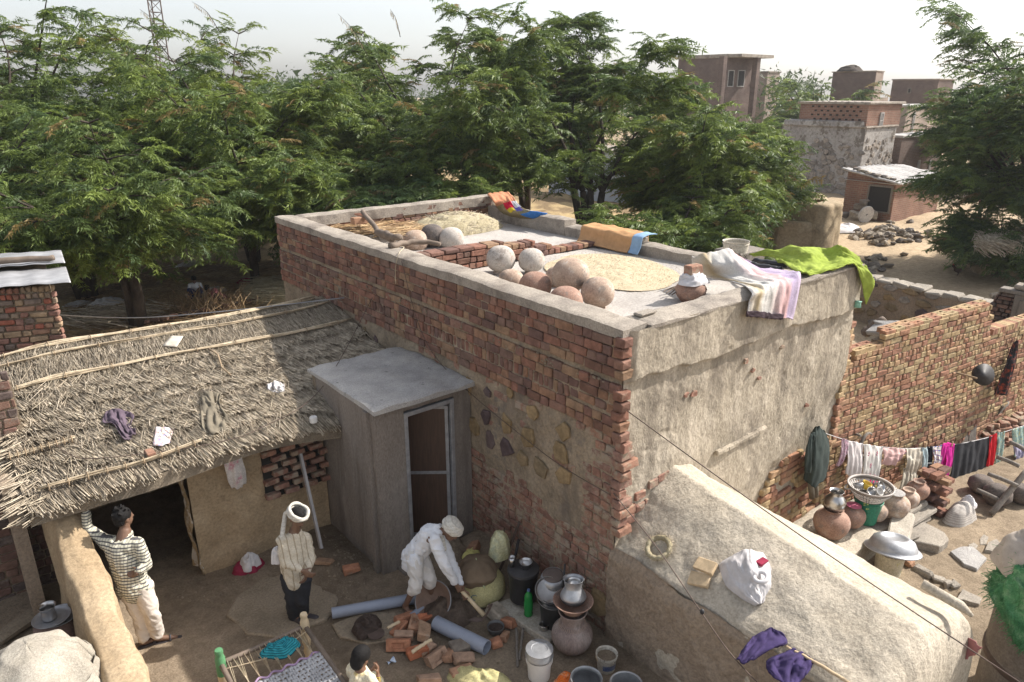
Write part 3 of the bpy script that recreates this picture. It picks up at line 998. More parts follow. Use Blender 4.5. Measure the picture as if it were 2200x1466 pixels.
# ================================================================ new brick wall beyond the sunlit wall
NA = math.radians(7.5)
nd, nn_ = (math.cos(NA), -math.sin(NA), 0), (-math.sin(NA), -math.cos(NA), 0)
N0 = (4.86, .01, 0)
def NW(t, out=0., z=0.): return (N0[0] + nd[0] * t + nn_[0] * out, N0[1] + nd[1] * t + nn_[1] * out, z)
nw = root('brick_wall', NW(2.5, 0, -.4), 'unfinished orange brick wall with stepped top behind the clothesline', 'wall')
BR = []
NG = -.46
for k in range(30):
    z = NG + k * .1
    if z < 1.86: L = 9.0
    elif z < 2.3: L = 4.28
    else: L = 4.1
    t0 = 0.02
    if z > 2.34: t0 = .95
    if z > 2.22 and z <= 2.34: t0 = .3
    if z > 2.5: break
    sq = mixed if k % 3 else header
    if 1.3 < z < 2.2 and k % 4 == 1: sq = lambda k: .1
    lay(NW(t0), nd, nn_, L - t0 + R.uniform(-.06, .05), z, .1, .1, .012, 'brick_new', sq, .014)
NTOP = 2.5
top_new = [b for b in BR if b[0][2] > 2.2]
BR.sort(key=lambda b: np.linalg.norm(np.array(b[0]) - CAMP) - (100 if b[0][2] > 2.2 else 0))
emit_bricks(BR, nw, 285)
mb = MB()
Mn = Matrix.Translation(N0) @ Matrix.Rotation(-NA, 4, 'Z')
for (a, b_, zt, zb) in ((.02, 9.0, 1.85, NG), (.02, 4.26, 2.22, 1.85), (.95, 4.1, 2.42, 2.22)):
    mb.box(((a + b_) / 2, .1, (zt + zb) / 2), (b_ - a, .19, zt - zb), Mn)
mb.build('mortar_core', M['mortar'], nw)
# top course: bricks with frogs (a sunk panel), two rows
def frog_mesh():
    b = MB()
    x, y, z, f = .12, .055, .04, .028
    out_ = [(-x, -y), (x, -y), (x, y), (-x, y)]
    inn = [(-x * .55, -y * .5), (x * .55, -y * .5), (x * .55, y * .5), (-x * .55, y * .5)]
    ins = [(-x * .48, -y * .38), (x * .48, -y * .38), (x * .48, y * .38), (-x * .48, y * .38)]
    j = lambda: R.uniform(-.004, .004)
    vs = [(a + j(), c + j(), -z) for a, c in out_] + [(a + j(), c + j(), z) for a, c in out_] + [(a, c, z) for a, c in inn] + [(a, c, z - .02) for a, c in ins]
    fs = [(3, 2, 1, 0)]
    for k in range(4):
        k2 = (k + 1) % 4
        fs += [(k, k2, 4 + k2, 4 + k), (4 + k, 4 + k2, 8 + k2, 8 + k), (8 + k, 8 + k2, 12 + k2, 12 + k)]
    fs.append((12, 13, 14, 15))
    return vs, fs
frogs = []
for i in range(5):
    vs, fs = frog_mesh()
    me = bpy.data.meshes.new('frog_brick'); me.from_pydata(vs, [], fs); me.materials.append(M['brick_new']); frogs.append(me)
def topcourse(t0, t1, z, rows=2):
    for r_ in range(rows):
        t = t0 + (.1 if r_ else 0)
        while t < t1 - .1:
            p = NW(t + .125, -.055 - r_ * .118, z)
            put('brick', R.choice(frogs), p, (R.uniform(-.02, .02), R.uniform(-.02, .02), -NA + R.uniform(-.03, .03)), nw)
            t += .255
topcourse(1.0, 4.1, 2.54); topcourse(.28, .95, 2.36); topcourse(5.6, 7.6, 1.98)
t = 4.4
while t < 5.6:
    put('brick', R.choice(frogs), NW(t, -.1, 1.98), (math.pi / 2, 0, -NA + math.pi / 2), nw, (.95, 1, 1)); t += .088
# pegs
for (t, z, n) in ((2.4, 1.3, 'peg'), (3.35, 1.42, 'peg')):
    b = MB(); b.tube([NW(t, -.05, z), NW(t + .05, .34, z - .0)], .016, 6); b.build(n, M['wood_pole'], nw)
b = MB(); b.tube([NW(.62, .0, .95), NW(.62, .1, .95)], .02, 6)
b.build('peg', M['wood_grey'], nw)

# ================================================================ gabled mud store leaning against the sunlit wall
store = root('mud_store', (1.1, -1.5, 0), 'long mud plastered fuel store with humped pale roof in front of the sunlit wall', 'store')
def store_sec(a, y):
    """section of the roof at a in 0..1 (left foot .. right foot), y along"""
    ridge = np.interp(y, [-3.3, -2.9, 0, .1], [1.46, 1.5, 1.93, 1.93])
    el = np.interp(y, [-3.3, 0], [1.16, 1.29]); er = np.interp(y, [-3.3, 0], [1.1, 1.27])
    xr = np.interp(y, [-3.3, 0], [1.0, .92])
    a_ = [0, .22, .27, .32, .5, .56, .64, .74, .8, 1.]
    x = np.zeros_like(a); z = np.zeros_like(a)
    xs_ = [-.03, -.02, .02, .12, .62, .92, 1.25, 1.95, 2.12, 2.2]
    for i in range(len(a_) - 1):
        w = (a >= a_[i]) & (a <= a_[i + 1])
        t = (a[w] - a_[i]) / (a_[i + 1] - a_[i])
        zs = [np.full_like(y, -.5), el - .12, el - .02, el + .06, el + .45 * (ridge - el) / .68, ridge, ridge - .1, er + .05, er - .12, np.full_like(y, -.5)]
        zs[4] = el + (ridge - el) * .72
        x[w] = xs_[i] + (xs_[i + 1] - xs_[i]) * t
        z[w] = zs[i][w] + (zs[i + 1][w] - zs[i][w]) * t
    return x, z
YE = -2.78
def store_fn(u, v):
    y = .05 + (YE - .05) * np.minimum(1, v / .86)
    x, z = store_sec(u, y)
    # far end rounds down to the ground
    e = np.clip((v - .86) / .14, 0, 1)
    shr = 1 - .10 * sstep(0, .5, e)
    cx = 1.05
    x = cx + (x - cx) * (1 - .05 * sstep(0, 1, e))
    z2 = np.where(e > 0, -.5 + (z + .5) * (1 - np.clip(e, 0, 1) ** 2.2), z)
    y2 = y - .26 * np.sin(np.minimum(1, e * 1.6) * math.pi / 2) * (e > 0)
    nzv = .03 * fbm(x * 1.7, y * 1.7, z * 1.7, 3) + .008 * fbm(x * 6, y * 6, z * 6, 3) + .0035 * fbm(x * 15, y * 15, z * 15, 3)
    return np.stack([x - nzv * (u < .25) + nzv * (u > .78), y2 - nzv * (e > .2), z2 + nzv * (u > .2) * (u < .8)], 1)
surf('shell', store_fn, 170, 300, M['mud'], store)
# flank turned from the sun: its shade is put into a darker mud colour
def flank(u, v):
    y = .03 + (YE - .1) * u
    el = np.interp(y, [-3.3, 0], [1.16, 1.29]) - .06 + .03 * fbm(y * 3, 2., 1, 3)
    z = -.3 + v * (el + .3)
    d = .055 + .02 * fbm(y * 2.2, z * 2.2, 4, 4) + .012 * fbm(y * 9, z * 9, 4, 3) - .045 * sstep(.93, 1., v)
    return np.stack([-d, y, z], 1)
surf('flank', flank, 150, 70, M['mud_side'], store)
b = MB(); b.tube([(1.6, -2.6, 1.5), (1.66, -2.95, 1.42), (1.68, -3.05, 1.36)], [.05, .05, .02], 8); b.build('spout', M['mud'], store, True)
b = MB()
for k in range(30):
    pass
b.lathe([(.42, -.6), (.38, .2), (.3, .55), (.14, .74), (.0, .78)], (.75, -3.25, .1), 20, None, False, .08); b.build('buttress', M['mud'], store, True)

# ================================================================ trees
m, nt, ns, ls, bs = _nt('leaf')
at = ns.new('ShaderNodeVertexColor'); at.layer_name = 'tint'
ls.new(at.outputs[0], bs.inputs['Base Color'])
bs.inputs['Roughness'].default_value = .5; bs.inputs['Specular IOR Level'].default_value = .35
tr = ns.new('ShaderNodeBsdfTranslucent'); ls.new(at.outputs[0], tr.inputs['Color'])
mx = ns.new('ShaderNodeMixShader'); mx.inputs[0].default_value = .4
ls.new(bs.outputs[0], mx.inputs[1]); ls.new(tr.outputs[0], mx.inputs[2])
ls.new(mx.outputs[0], ns['Material Output'].inputs['Surface'])
M['leaf'] = m
M['bark'] = earth('bark', [(.03,.024,.02),(.06,.048,.04),(.1,.08,.065)], 6, bump=.8, fine=40, stretch=(1, 1, .3))
TR = np.random.RandomState(3)
def spray_template(L=.62, nl=11, np_=4, pl=.085, pw=.02, droop=.30, seed=0):  # each leaflet row is one slim triangle
    """one drooping twig of feathery leaves: quads (n,4,3); x outwards, z up"""
    rs = np.random.RandomState(seed)
    Q = []
    for i in range(nl):
        t = (i + .6) / nl
        for side in (-1, 1):
            if rs.rand() < .12: continue
            tt = t + rs.uniform(-.03, .03)
            base = np.array([L * tt, 0, .06 * math.sin(tt * 3) - droop * L * tt ** 2])
            ang = math.radians(rs.uniform(45, 75))
            ax = np.array([math.cos(ang), side * math.sin(ang), rs.uniform(-.45, .1)]); ax /= np.linalg.norm(ax)
            for j in range(np_):
                s2 = -1 if j % 2 else 1
                o = base + ax * (.02 + .055 * (j // 2))
                pa = ax * .75 + s2 * np.cross(ax, (0, 0, 1.)) * .65 + np.array([0, 0, rs.uniform(-.55, -.1)])
                pa /= np.linalg.norm(pa)
                w = np.cross(pa, rs.normal(size=3) + np.array([0, 0, 1.2])); w /= np.linalg.norm(w)
                l = pl * rs.uniform(.75, 1.25)
                sag = np.array([0, 0, -.012])
                Q.append([o + w * pw / 2, o + pa * l + sag, o - w * pw / 2])
    return np.array(Q)
SPR = [spray_template(.62, 11, 4, .105, .03, .3, s) for s in range(5)]
SPR_MID = [spray_template(.72, 11, 3, .14, .037, .3, 50 + s) for s in range(5)]
SPR_LO = [spray_template(.85, 7, 3, .24, .07, .3, 20 + s) for s in range(4)]
def tree(base, H, spread, label, seed, nl=9, sprays=1500, hi=True, lean=(0, 0), fork=.22, trunk=.16, low=.12, tint=(1, 1, 1), group='feathery green trees behind the houses', stems=3, name='thorn_tree', flat=1., bare=1):
    rs = np.random.RandomState(seed)
    base = np.array(base, float)
    t = root(name, base, label, 'tree', group)
    wood = MB()
    tips = []           # (pos, direction, weight)
    def inside(p):
        z = (p[2] - base[2]) / H
        return z < 1 and math.hypot(p[0] - base[0] - lean[0], p[1] - base[1] - lean[1]) < spread * (1.0 - .3 * min(1, max(0, (z - .6) / .4)) ** 2 + .1 * float(vnoise(p[0], p[1], p[2])))
    def path(p, az, el, L, curve, n, droop):
        pts = [p.copy()]
        for k in range(n):
            d = np.array([math.cos(az) * math.cos(el), math.sin(az) * math.cos(el), math.sin(el)])
            p = p + d * L / n
            if k > 0 and not inside(p): break
            el += curve / n - droop * (k / n) / n
            az += rs.uniform(-.25, .25)
            pts.append(p.copy())
        return pts
    fk = base + np.array([lean[0] * .3, lean[1] * .3, H * fork])
    for s_ in range(stems):
        a = rs.uniform(0, 6.28)
        b0 = base + np.array([math.cos(a), math.sin(a), 0]) * trunk * (.6 if stems > 1 else 0)
        f0 = fk + np.array([math.cos(a), math.sin(a), 0]) * H * (.05 if stems > 1 else 0)
        mid = (b0 + f0) / 2 + rs.uniform(-.12, .12, 3)
        wood.tube([b0 - (0, 0, .2), mid, f0], [trunk * 1.25, trunk, trunk * .8], 7)
        for k in range(max(2, nl // stems)):
            az = a + rs.uniform(-1.3, 1.3) if stems > 1 else 6.283 * k / nl + rs.uniform(-.4, .4)
            if stems > 1 and k == 0: az = rs.uniform(0, 6.28)
            el = rs.uniform(.35, 1.25)
            L = H * rs.uniform(.68, 1.02)
            if el < .7: L = spread * rs.uniform(.9, 1.25)
            lp = path(f0, az, el, L, -.5, 8, .4)
            nl_ = len(lp); rr = [trunk * .55 * (1 - .9 * i / (nl_ - 1)) for i in range(nl_)]
            wood.tube(lp, rr, 6)
            for i in range(min(bare, nl_ - 1), nl_):
                for q in range(2):
                    side = 1 if (i + q) % 2 else -1
                    saz = az + side * rs.uniform(.5, 1.3)
                    sl = spread * rs.uniform(.28, .5) * (1.1 - .35 * i / 8)
                    sp = path(lp[i], saz, rs.uniform(.05, .55) * flat, sl, -.35, 5, .55)
                    wood.tube(sp, [max(.007, trunk * .16 * (1 - .8 * j / 5)) for j in range(len(sp))], 4, False)
                    for j in range(1, len(sp)):
                        d = sp[j] - sp[j - 1]
                        tips.append((sp[j], d, j / 5.))
            for i in range(max(1, nl_ - 4), nl_):
                tips.append((lp[i], lp[i] - lp[i - 1], 1.))
    # hanging lower boughs
    for k in range(int(nl * low * 8)):
        az = rs.uniform(0, 6.28)
        p = base + np.array([0, 0, H * rs.uniform(.3, .5)]) + np.array([lean[0], lean[1], 0]) * .3
        sp = path(p, az, rs.uniform(.0, .45), spread * rs.uniform(.6, .95), -.6, 6, .6)
        wood.tube(sp, [trunk * .22 * (1 - .85 * j / 6) for j in range(len(sp))], 5, False)
        for j in range(1, len(sp)):
            d = sp[j] - sp[j - 1]
            tips.append((sp[j], d, .7)); tips.append((sp[j], d, .7))
    wood.build('trunk', M['bark'], t, True)
    P0 = np.array([q[0] for q in tips]); D0 = np.array([q[1] for q in tips])
    idx = rs.randint(0, len(tips), sprays)
    pos = P0[idx] + rs.normal(scale=.12, size=(sprays, 3)) - D0[idx] * rs.rand(sprays, 1)
    az = np.arctan2(D0[idx, 1], D0[idx, 0]) + rs.normal(scale=.75, size=sprays)
    pitch = rs.normal(.1, .28, sprays); roll = rs.normal(0, .35, sprays)
    sc = rs.uniform(.75, 1.35, sprays)
    T = SPR if hi == 2 else (SPR_MID if hi else SPR_LO)
    allV, allC = [], []
    var = rs.randint(0, len(T), sprays)
    cen = P0.mean(0)
    for v in range(len(T)):
        w = np.where(var == v)[0]
        if not len(w): continue
        Q = T[v].reshape(-1, 3)
        ca, sa = np.cos(az[w]), np.sin(az[w]); cp, sp_ = np.cos(pitch[w]), np.sin(pitch[w]); cr, sr = np.cos(roll[w]), np.sin(roll[w])
        x, y, z = [Q[:, i][None] * sc[w][:, None] for i in range(3)]
        y, z = y * cr[:, None] - z * sr[:, None], y * sr[:, None] + z * cr[:, None]
        x, z = x * cp[:, None] - z * sp_[:, None], x * sp_[:, None] + z * cp[:, None]
        x, y = x * ca[:, None] - y * sa[:, None], x * sa[:, None] + y * ca[:, None]
        VV = np.stack([x, y, z], 2) + pos[w][:, None, :]
        allV.append(VV.reshape(-1, 3))
        # leaf colour is a matter of age: young yellow-green twigs, older blue-green ones
        age = np.clip(.5 + .42 * rs.normal(size=len(w)) + .22 * fbm(pos[w, 0] * .9, pos[w, 1] * .9, pos[w, 2] * .9 + seed, 2), 0, 1)
        c = np.array([.08, .126, .045])[None] * (1 - age)[:, None] + np.array([.19, .25, .055])[None] * age[:, None]
        old = rs.rand(len(w)) < .035
        c[old] = (.27, .2, .08)
        c = c * np.array(tint)[None]
        q = np.repeat(c, len(Q), axis=0)
        allC.append(q * (1 + .12 * rs.normal(size=(len(q), 1)).repeat(1, 1)))
    V = np.concatenate(allV); C = np.clip(np.concatenate(allC), .01, .5)
    np_mesh('crown', V, np.arange(len(V)).reshape(-1, 3), M['leaf'], t, False, C, kind='stuff')
    return t
def at_dist(px, D):
    """ground point under picture column px, D metres ahead"""
    k = (px - 1100) / FPX / math.cos(PITCH) * (D * math.cos(PITCH) + 6.1 * math.sin(PITCH)) * math.cos(PITCH)
    p = CAMP + FWD * D + SID * k
    return (p[0], p[1], float(gz(p[0], p[1])) - .02)
tree(gpt(300, 700), 6.4, 3.3, 'forked dark tree just behind the thatch with boughs hanging low over the left hut', 1, 10, 1900, hi=2, low=.3, fork=.3, trunk=.15, stems=2)
tree(gpt(190, 640), 6.2, 3.6, 'twin trunked tree beside the tin roofed brick hut', 2, 10, 1900, hi=2, low=.3, fork=.3, trunk=.17, stems=2)
tree(gpt(548, 612), 7.0, 3.8, 'slim single trunked tree left of the corner of the brick house', 3, 11, 2300, low=.25, fork=.36, trunk=.13, stems=1)
tree(at_dist(40, 25), 11.2, 4.4, 'tall tree at the left edge whose boughs reach above the skyline', 4, 13, 3000, low=.3)
tree(at_dist(550, 27), 11., 4.6, 'broad domed tree with dry seed pods right of the lattice mast', 5, 15, 3700, low=.3, fork=.22, tint=(1.08, 1.02, .85))
tree(at_dist(290, 29), 10., 4.3, 'rounded tree in front of the lattice mast', 6, 13, 2800, low=.25, tint=(.92, .96, 1.1))
tree(at_dist(760, 24), 6.0, 3.3, 'low bushy tree hanging over the back corner of the roof parapet', 7, 9, 2300, low=.5, fork=.15, flat=.6, tint=(.88, .95, 1.15))
tree(at_dist(960, 28), 10.4, 4.8, 'many stemmed tree spreading behind the straw heap on the roof', 8, 15, 3700, low=.12, fork=.2, stems=4, bare=2)
tree(at_dist(1265, 27), 12.6, 4.2, 'tallest tree with fanning dark limbs before the bluish wall', 9, 15, 3300, low=0, fork=.2, stems=4, bare=3)
tree(at_dist(1470, 27), 10., 3.3, 'bright dense tree between the roof and the brick houses', 10, 14, 3800, low=.3, fork=.14, tint=(1.12, 1.1, 1))
tree(at_dist(1440, 22), 4.2, 2.5, 'low spreading tree close behind the orange quilt', 11, 9, 1900, low=.6, fork=.1, flat=.5, tint=(1.1, 1.08, 1))
tree(at_dist(1515, 25), 5.0, 1.5, 'small bright tree reaching towards the mud hut', 18, 8, 1300, low=.5, fork=.1, flat=.7, tint=(1.15, 1.12, 1))
tree(at_dist(1610, 29), 9.6, 2.2, 'narrow tree in front of the porch house', 23, 8, 900, low=.2, fork=.2, tint=(1.1, 1.05, .95))
tree(at_dist(640, 34), 10.4, 4.8, 'hazy tree filling the gap behind the two broad trees', 12, 10, 1700, hi=0, low=.1)
tree(at_dist(1130, 36), 10.2, 4.6, 'tree half hidden behind the many stemmed tree', 17, 10, 1700, hi=0, low=.1)
tree(at_dist(2235, 25), 14., 4.5, 'tall dark tree at the right edge over the sandy yard', 13, 17, 5200, low=.5, fork=.14, tint=(.8, .87, 1), stems=4)
tree(at_dist(1745, 62), 9.2, 4.2, 'distant tree between the two far brick houses', 14, 10, 1300, hi=0, low=.3, trunk=.2)
tree(at_dist(2090, 47), 8.2, 3.2, 'tree standing against the far house behind the tall right one', 15, 9, 1200, hi=0, low=.3, tint=(.9, .95, 1))
tree(gpt(2135, 592), 3., 1.9, 'low feathery bush spreading over the sand under the tall right tree', 21, 7, 900, low=.5, fork=.1, tint=(.8, .87, 1), trunk=.07)
tree(at_dist(-60, 19), 6.4, 3.2, 'tree cut by the left edge over the tin roof', 16, 9, 1500, low=.4)

# ================================================================ helpers for loose things
def cr(p0, p1, p2, p3, t):
    return .5 * ((2 * p1) + (-p0 + p2) * t + (2 * p0 - 5 * p1 + 4 * p2 - p3) * t * t + (-p0 + 3 * p1 - 3 * p2 + p3) * t ** 3)
def crline(pts, t):
    n = len(pts) - 1
    s = min(max(t, 0), 1) * n
    i = min(int(s), n - 1); f = s - i
    g = lambda k: pts[min(max(k, 0), n)]
    return cr(g(i - 1), g(i), g(i + 1), g(i + 2), f)
def curve_pts(pts, n):
    pts = [np.array(p, float) for p in pts]
    return [crline(pts, k / n) for k in range(n + 1)]
def net(rows, nu, nv, wr=.01, freq=9., seed=0, fold=0., nfold=6, MBi=None):
    """cloth through a net of points, with wrinkles"""
    rows = [[np.array(p, float) for p in r] for r in rows]
    b = MBi or MB()
    def fn(u, v):
        c = [crline(r, u) for r in rows]
        p = crline(c, v)
        w = wr * float(fbm(u * freq, v * freq * .6, seed, 4))
        ff = fold * math.sin(u * nfold * 6.283 + 1.5 * math.sin(v * 3 + seed)) * (.3 + .7 * v)
        return (p[0] - (w + ff) * .63 * .6, p[1] - (w + ff) * .77 * .6, p[2] + w * .9)
    b.grid(fn, nu, nv)
    return b
def heap(c, rx, ry, h, seed, nu=40, nv=14, fold=.25, rot=0., skirt=.0):
    """crumpled cloth, bag or earth lying in a heap"""
    nu, nv = max(nu, 48), max(nv, 20)
    u, v = np.meshgrid(np.linspace(0, 1, nu + 1), np.linspace(0, 1, nv + 1)); u, v = u.ravel(), v.ravel()
    a = u * 6.28319; ca, sa = np.cos(a), np.sin(a)
    rad = v * (1 + .2 * fbm(ca * 1.2 + seed * 3, sa * 1.2, 5, 3))
    z = h * np.maximum(0, 1 - v ** 2.3) ** .8
    x, y = rx * rad * ca, ry * rad * sa
    k = 2.1 / max(rx, ry)
    q = lambda f, s_: 1 - 2 * np.abs(fbm((x + .4 * y) * k * f, (y - .3 * x) * k * f * .6 + s_, z * k * f * .7 + seed * 7, 3))
    d = min(fold, 1.) * min(rx, ry, h * 1.3) * (.34 * q(1., 3.) + .2 * q(2.3, 9.)) * (1 - v ** 5)
    nx, ny, nz_ = ca * v * .8, sa * v * .8, 1.1 - v
    x, y, z = x + nx * d, y + ny * d, np.maximum(z + nz_ * d, -.02)
    b = MB()
    cr_, sr_ = math.cos(rot), math.sin(rot)
    b.v = [(float(c[0] + p * cr_ - r * sr_), float(c[1] + p * sr_ + r * cr_), float(c[2] + w)) for p, r, w in zip(x, y, z)]
    b.uv = {i: (float(p), float(r)) for i, (p, r) in enumerate(zip(u, v))}
    b.f = [tuple(int(i) for i in f) for f in grid_np(nu, nv)]
    return b
def T3(p): return Matrix.Translation(tuple(float(t) for t in p))
def tilt(p, rx=0., ry=0., rz=0.): return T3(p) @ Euler((rx, ry, rz)).to_matrix().to_4x4()
def vessel(prof, p, wall=.006, seg=28, Mx=None, wob=0.):
    """hollow thing of revolution: outer profile up, inner back down"""
    inner = [(max(0.0, r - wall), z + (wall if i == 0 else 0)) for i, (r, z) in enumerate(prof)][::-1]
    b = MB()
    pr = [(0, prof[0][1])] + list(prof) + inner + [(0, inner[-1][1])]
    b.lathe(pr, (0, 0, 0), seg, Mx if Mx is not None else T3(p), False, wob)
    return b
def arc_handle(c, r, drop, az, rad=.006, n=12, tip=0.):
    """bail handle hanging at one side of a rim"""
    pts = []
    for k in range(n + 1):
        t = math.pi * k / n
        x, o = math.cos(t) * r, math.sin(t)
        pts.append((c[0] + x * math.cos(az) - o * (r * .35 + tip) * math.sin(az) * 1.2, c[1] + x * math.sin(az) + o * (r * .35 + tip) * math.cos(az) * 1.2, c[2] - o * drop))
    b = MB(); b.tube(pts, rad, 6)
    return b

M['clay'] = earth('clay', [(.31,.22,.17),(.42,.315,.245),(.5,.41,.335)], 5, bump=.12, fine=50, local=True, spots=(6, .55, .68, (.5,.45,.4)))
M['clay_red'] = earth('clay_red', [(.27,.165,.125),(.34,.215,.165),(.4,.275,.215)], 5, bump=.12, fine=50, local=True, spots=(7, .58, .7, (.42,.34,.29)))
M['clay_white'] = earth('clay_white', [(.37,.33,.29),(.47,.43,.39),(.42,.32,.25)], 4, bump=.12, fine=50, local=True, spots=(6, .57, .7, (.26,.19,.16)))
M['clay_dark'] = earth('clay_dark', [(.15,.1,.085),(.22,.15,.125),(.3,.22,.19)], 6, bump=.15, fine=50, local=True)
M['clay_black'] = earth('clay_black', [(.09,.08,.075),(.14,.12,.11),(.2,.16,.13)], 5, bump=.1, fine=40, local=True)
M['alu'] = plain('alu', (.42,.43,.45), .5, .75, .2, 14, .12, 70)
M['steel'] = plain('steel', (.5,.49,.48), .28, 1., .15, 10, .04, 60)
M['soot'] = plain('soot', (.05,.048,.05), .6, .2, .4, 8)
M['black_plastic'] = plain('black_plastic', (.022,.022,.024), .38, 0, .4, 6, .05)
M['white_plastic'] = plain('white_plastic', (.62,.6,.57), .45, 0, .15, 5, .05)
M['dirty_white'] = earth('dirty_white', [(.42,.37,.3),(.6,.56,.48)], 5, .6, .15, 40, local=True, spots=(8, .6, .66, (.12,.1,.09)))
M['blue_print'] = earth('blue_print', [(.05,.1,.3),(.3,.3,.3)], 9, .5, .05, 40, local=True)
M['pvc'] = plain('pvc', (.27,.3,.37), .45, 0, .15, 4, .06)
M['wood_pale'] = plain('wood_pale', (.52,.39,.24), .7, 0, .25, 4, .15, 50, True, (5, 5, 1))
M['wood_light'] = plain('wood_light', (.58,.46,.3), .65, 0, .2, 3, .15, 30, True, (4, 4, 1))
M['wood_stick'] = plain('wood_stick', (.17,.13,.1), .85, 0, .4, 4, .35, 30)
M['iron'] = plain('iron', (.12,.085,.07), .7, .4, .4, 8, .2)
M['burlap'] = fabric('burlap', (.17,.125,.085), .3, 120, .4)
M['sack_yellow'] = earth('sack_yellow', [(.42,.38,.18),(.55,.5,.27)], 4, .8, .3, 60, local=True)
M['poly_yellow'] = fabric('poly_yellow', (.6,.56,.22), .2, 60, .3)
M['cloth_white'] = fabric('cloth_white', (.6,.58,.58), .15)
M['cloth_grey'] = fabric('cloth_grey', (.52,.5,.5), .2, 60, .4)
M['canvas'] = earth('canvas', [(.29,.26,.21),(.37,.335,.28),(.43,.395,.335)], 3, .9, .35, 60, local=True)
M['maroon'] = fabric('maroon', (.25,.03,.06), .3)
M['purple'] = fabric('purple', (.05,.036,.1), .3)
M['plum'] = fabric('plum', (.12,.09,.115), .3)
M['khaki'] = fabric('khaki', (.19,.165,.125), .3)
M['teal'] = striped('teal', [(0, (.03,.25,.3)), (.78, (.01,.03,.05))], 1, 9)
M['green_cloth'] = fabric('green_cloth', (.27,.34,.06), .3, 45, .6)
M['orange_quilt'] = fabric('orange_quilt', (.48,.28,.14), .2, 45, .6)
M['stripe_quilt'] = striped('stripe_quilt', [(0, (.62,.6,.58)), (.2, (.4,.32,.2)), (.3, (.62,.6,.56)), (.45, (.55,.53,.5)), (.66, (.6,.42,.42)), (.78, (.6,.38,.38)), (.83, (.4,.33,.46)), (.93, (.48,.4,.52))], 0, 1., 'LINEAR', .95, .5)
M['sand_stone'] = earth('sand_stone', [(.3,.26,.22),(.4,.36,.3),(.47,.43,.37)], 4, .9, .4, 40)
M['slab_stone'] = earth('slab_stone', [(.24,.215,.185),(.32,.285,.24),(.38,.34,.285)], 3, .9, .5, 40)
M['rubble'] = brick_mat('rubble', [(.2,.17,.14),(.3,.26,.21),(.16,.14,.125),(.36,.31,.25)], (.4,.33,.25), .3)
M['hay'] = earth('hay', [(.32,.27,.17),(.41,.355,.235),(.47,.42,.3)], 5, .95, .8, 90)
M['twig'] = brick_mat('twig', [(.3,.19,.1),(.38,.26,.14),(.24,.16,.1),(.45,.33,.2)], (.3,.22,.14), .1)
for k_ in ('clay', 'clay_white', 'clay_red'): drips(M[k_], (.2,.17,.15), .56, .62, 4., (1, 1, 1))
M['grain'] = earth('grain', [(.45,.37,.245),(.49,.41,.28),(.53,.45,.32)], 5, .9, .3, 220)
M['mudwet'] = earth('mudwet', [(.05,.036,.03),(.09,.066,.055)], 12, .6, .9, 40)

# ================================================================ on the roof
def inv_pot(px, py, r, mat, label, zc=None, group='round clay pots upside down on the roof', neck=True):
    r *= 1.16
    zc = zc if zc is not None else ZR + r * .98
    p = P(px, py, zc)
    z0 = -r * 1.0
    prof = [(r * .5, z0), (r * .54, z0 + r * .1), (r * .46, z0 + r * .2), (r * .72, z0 + r * .36), (r * .92, z0 + r * .62), (r, z0 + r * .98), (r * .95, z0 + r * 1.32), (r * .78, z0 + r * 1.62), (r * .5, z0 + r * 1.82), (r * .22, z0 + r * 1.9), (0, z0 + r * 1.91)]
    prof = [(a, b) for a, b in [tuple(crline([np.array(q) for q in prof], k / 26)) for k in range(27)]]
    prof[-1] = (0, prof[-1][1])
    b = MB(); b.lathe([(max(0, a), c) for a, c in prof], (0, 0, 0), 32, T3(p), False, .012)
    o = b.build('clay_pot', mat, None, True, label, 'clay pot', group, org=p)
    return o
inv_pot(1076, 557, .205, M['clay_white'], 'whitish clay pot with grey bands, leftmost of the big roof pots')
inv_pot(1142, 560, .185, M['clay_dark'], 'brown stained clay pot beside the whitish banded one on the roof').data.materials[0] = M['clay_white']
inv_pot(1098, 604, .165, M['clay'], 'clay pot mostly hidden by the parapet below the whitish one', ZR + .14)
inv_pot(1150, 616, .2, M['clay_red'], 'reddish clay pot half hidden behind the parapet in the middle of the pot row', ZR + .16)
inv_pot(1198, 596, .16, M['clay'], 'clay pot peeping out behind the topmost pot beside the grain', ZR + .12)
inv_pot(1226, 591, .225, M['clay'], 'largest clay pot, resting on top of two others beside the grain', ZR + .36)
inv_pot(1215, 650, .2, M['clay_red'], 'reddish clay pot low behind the parapet under the largest one', ZR + .17)
inv_pot(1284, 629, .2, M['clay'], 'cream clay pot with a pale drip mark nearest the roof corner', ZR + .2)
inv_pot(893, 519, .2, M['clay'], 'pale clay pot behind the parapet at the end of the branches', ZR + .13)
inv_pot(929, 505, .19, M['clay_black'], 'dark grey clay pot between two pale ones on the far roof')
inv_pot(970, 513, .2, M['clay_white'], 'white clay pot just behind the divider wall', ZR + .16)
# brick scrap on the parapet corner
b = MB(); q = P(1385, 672, ZT + .03); b.cbox(q, (.24, .13, .03), .008, .005, None); b.build('brick', M['cap'], None, label='flat grey brick lying on the parapet near the front corner', cat='brick')
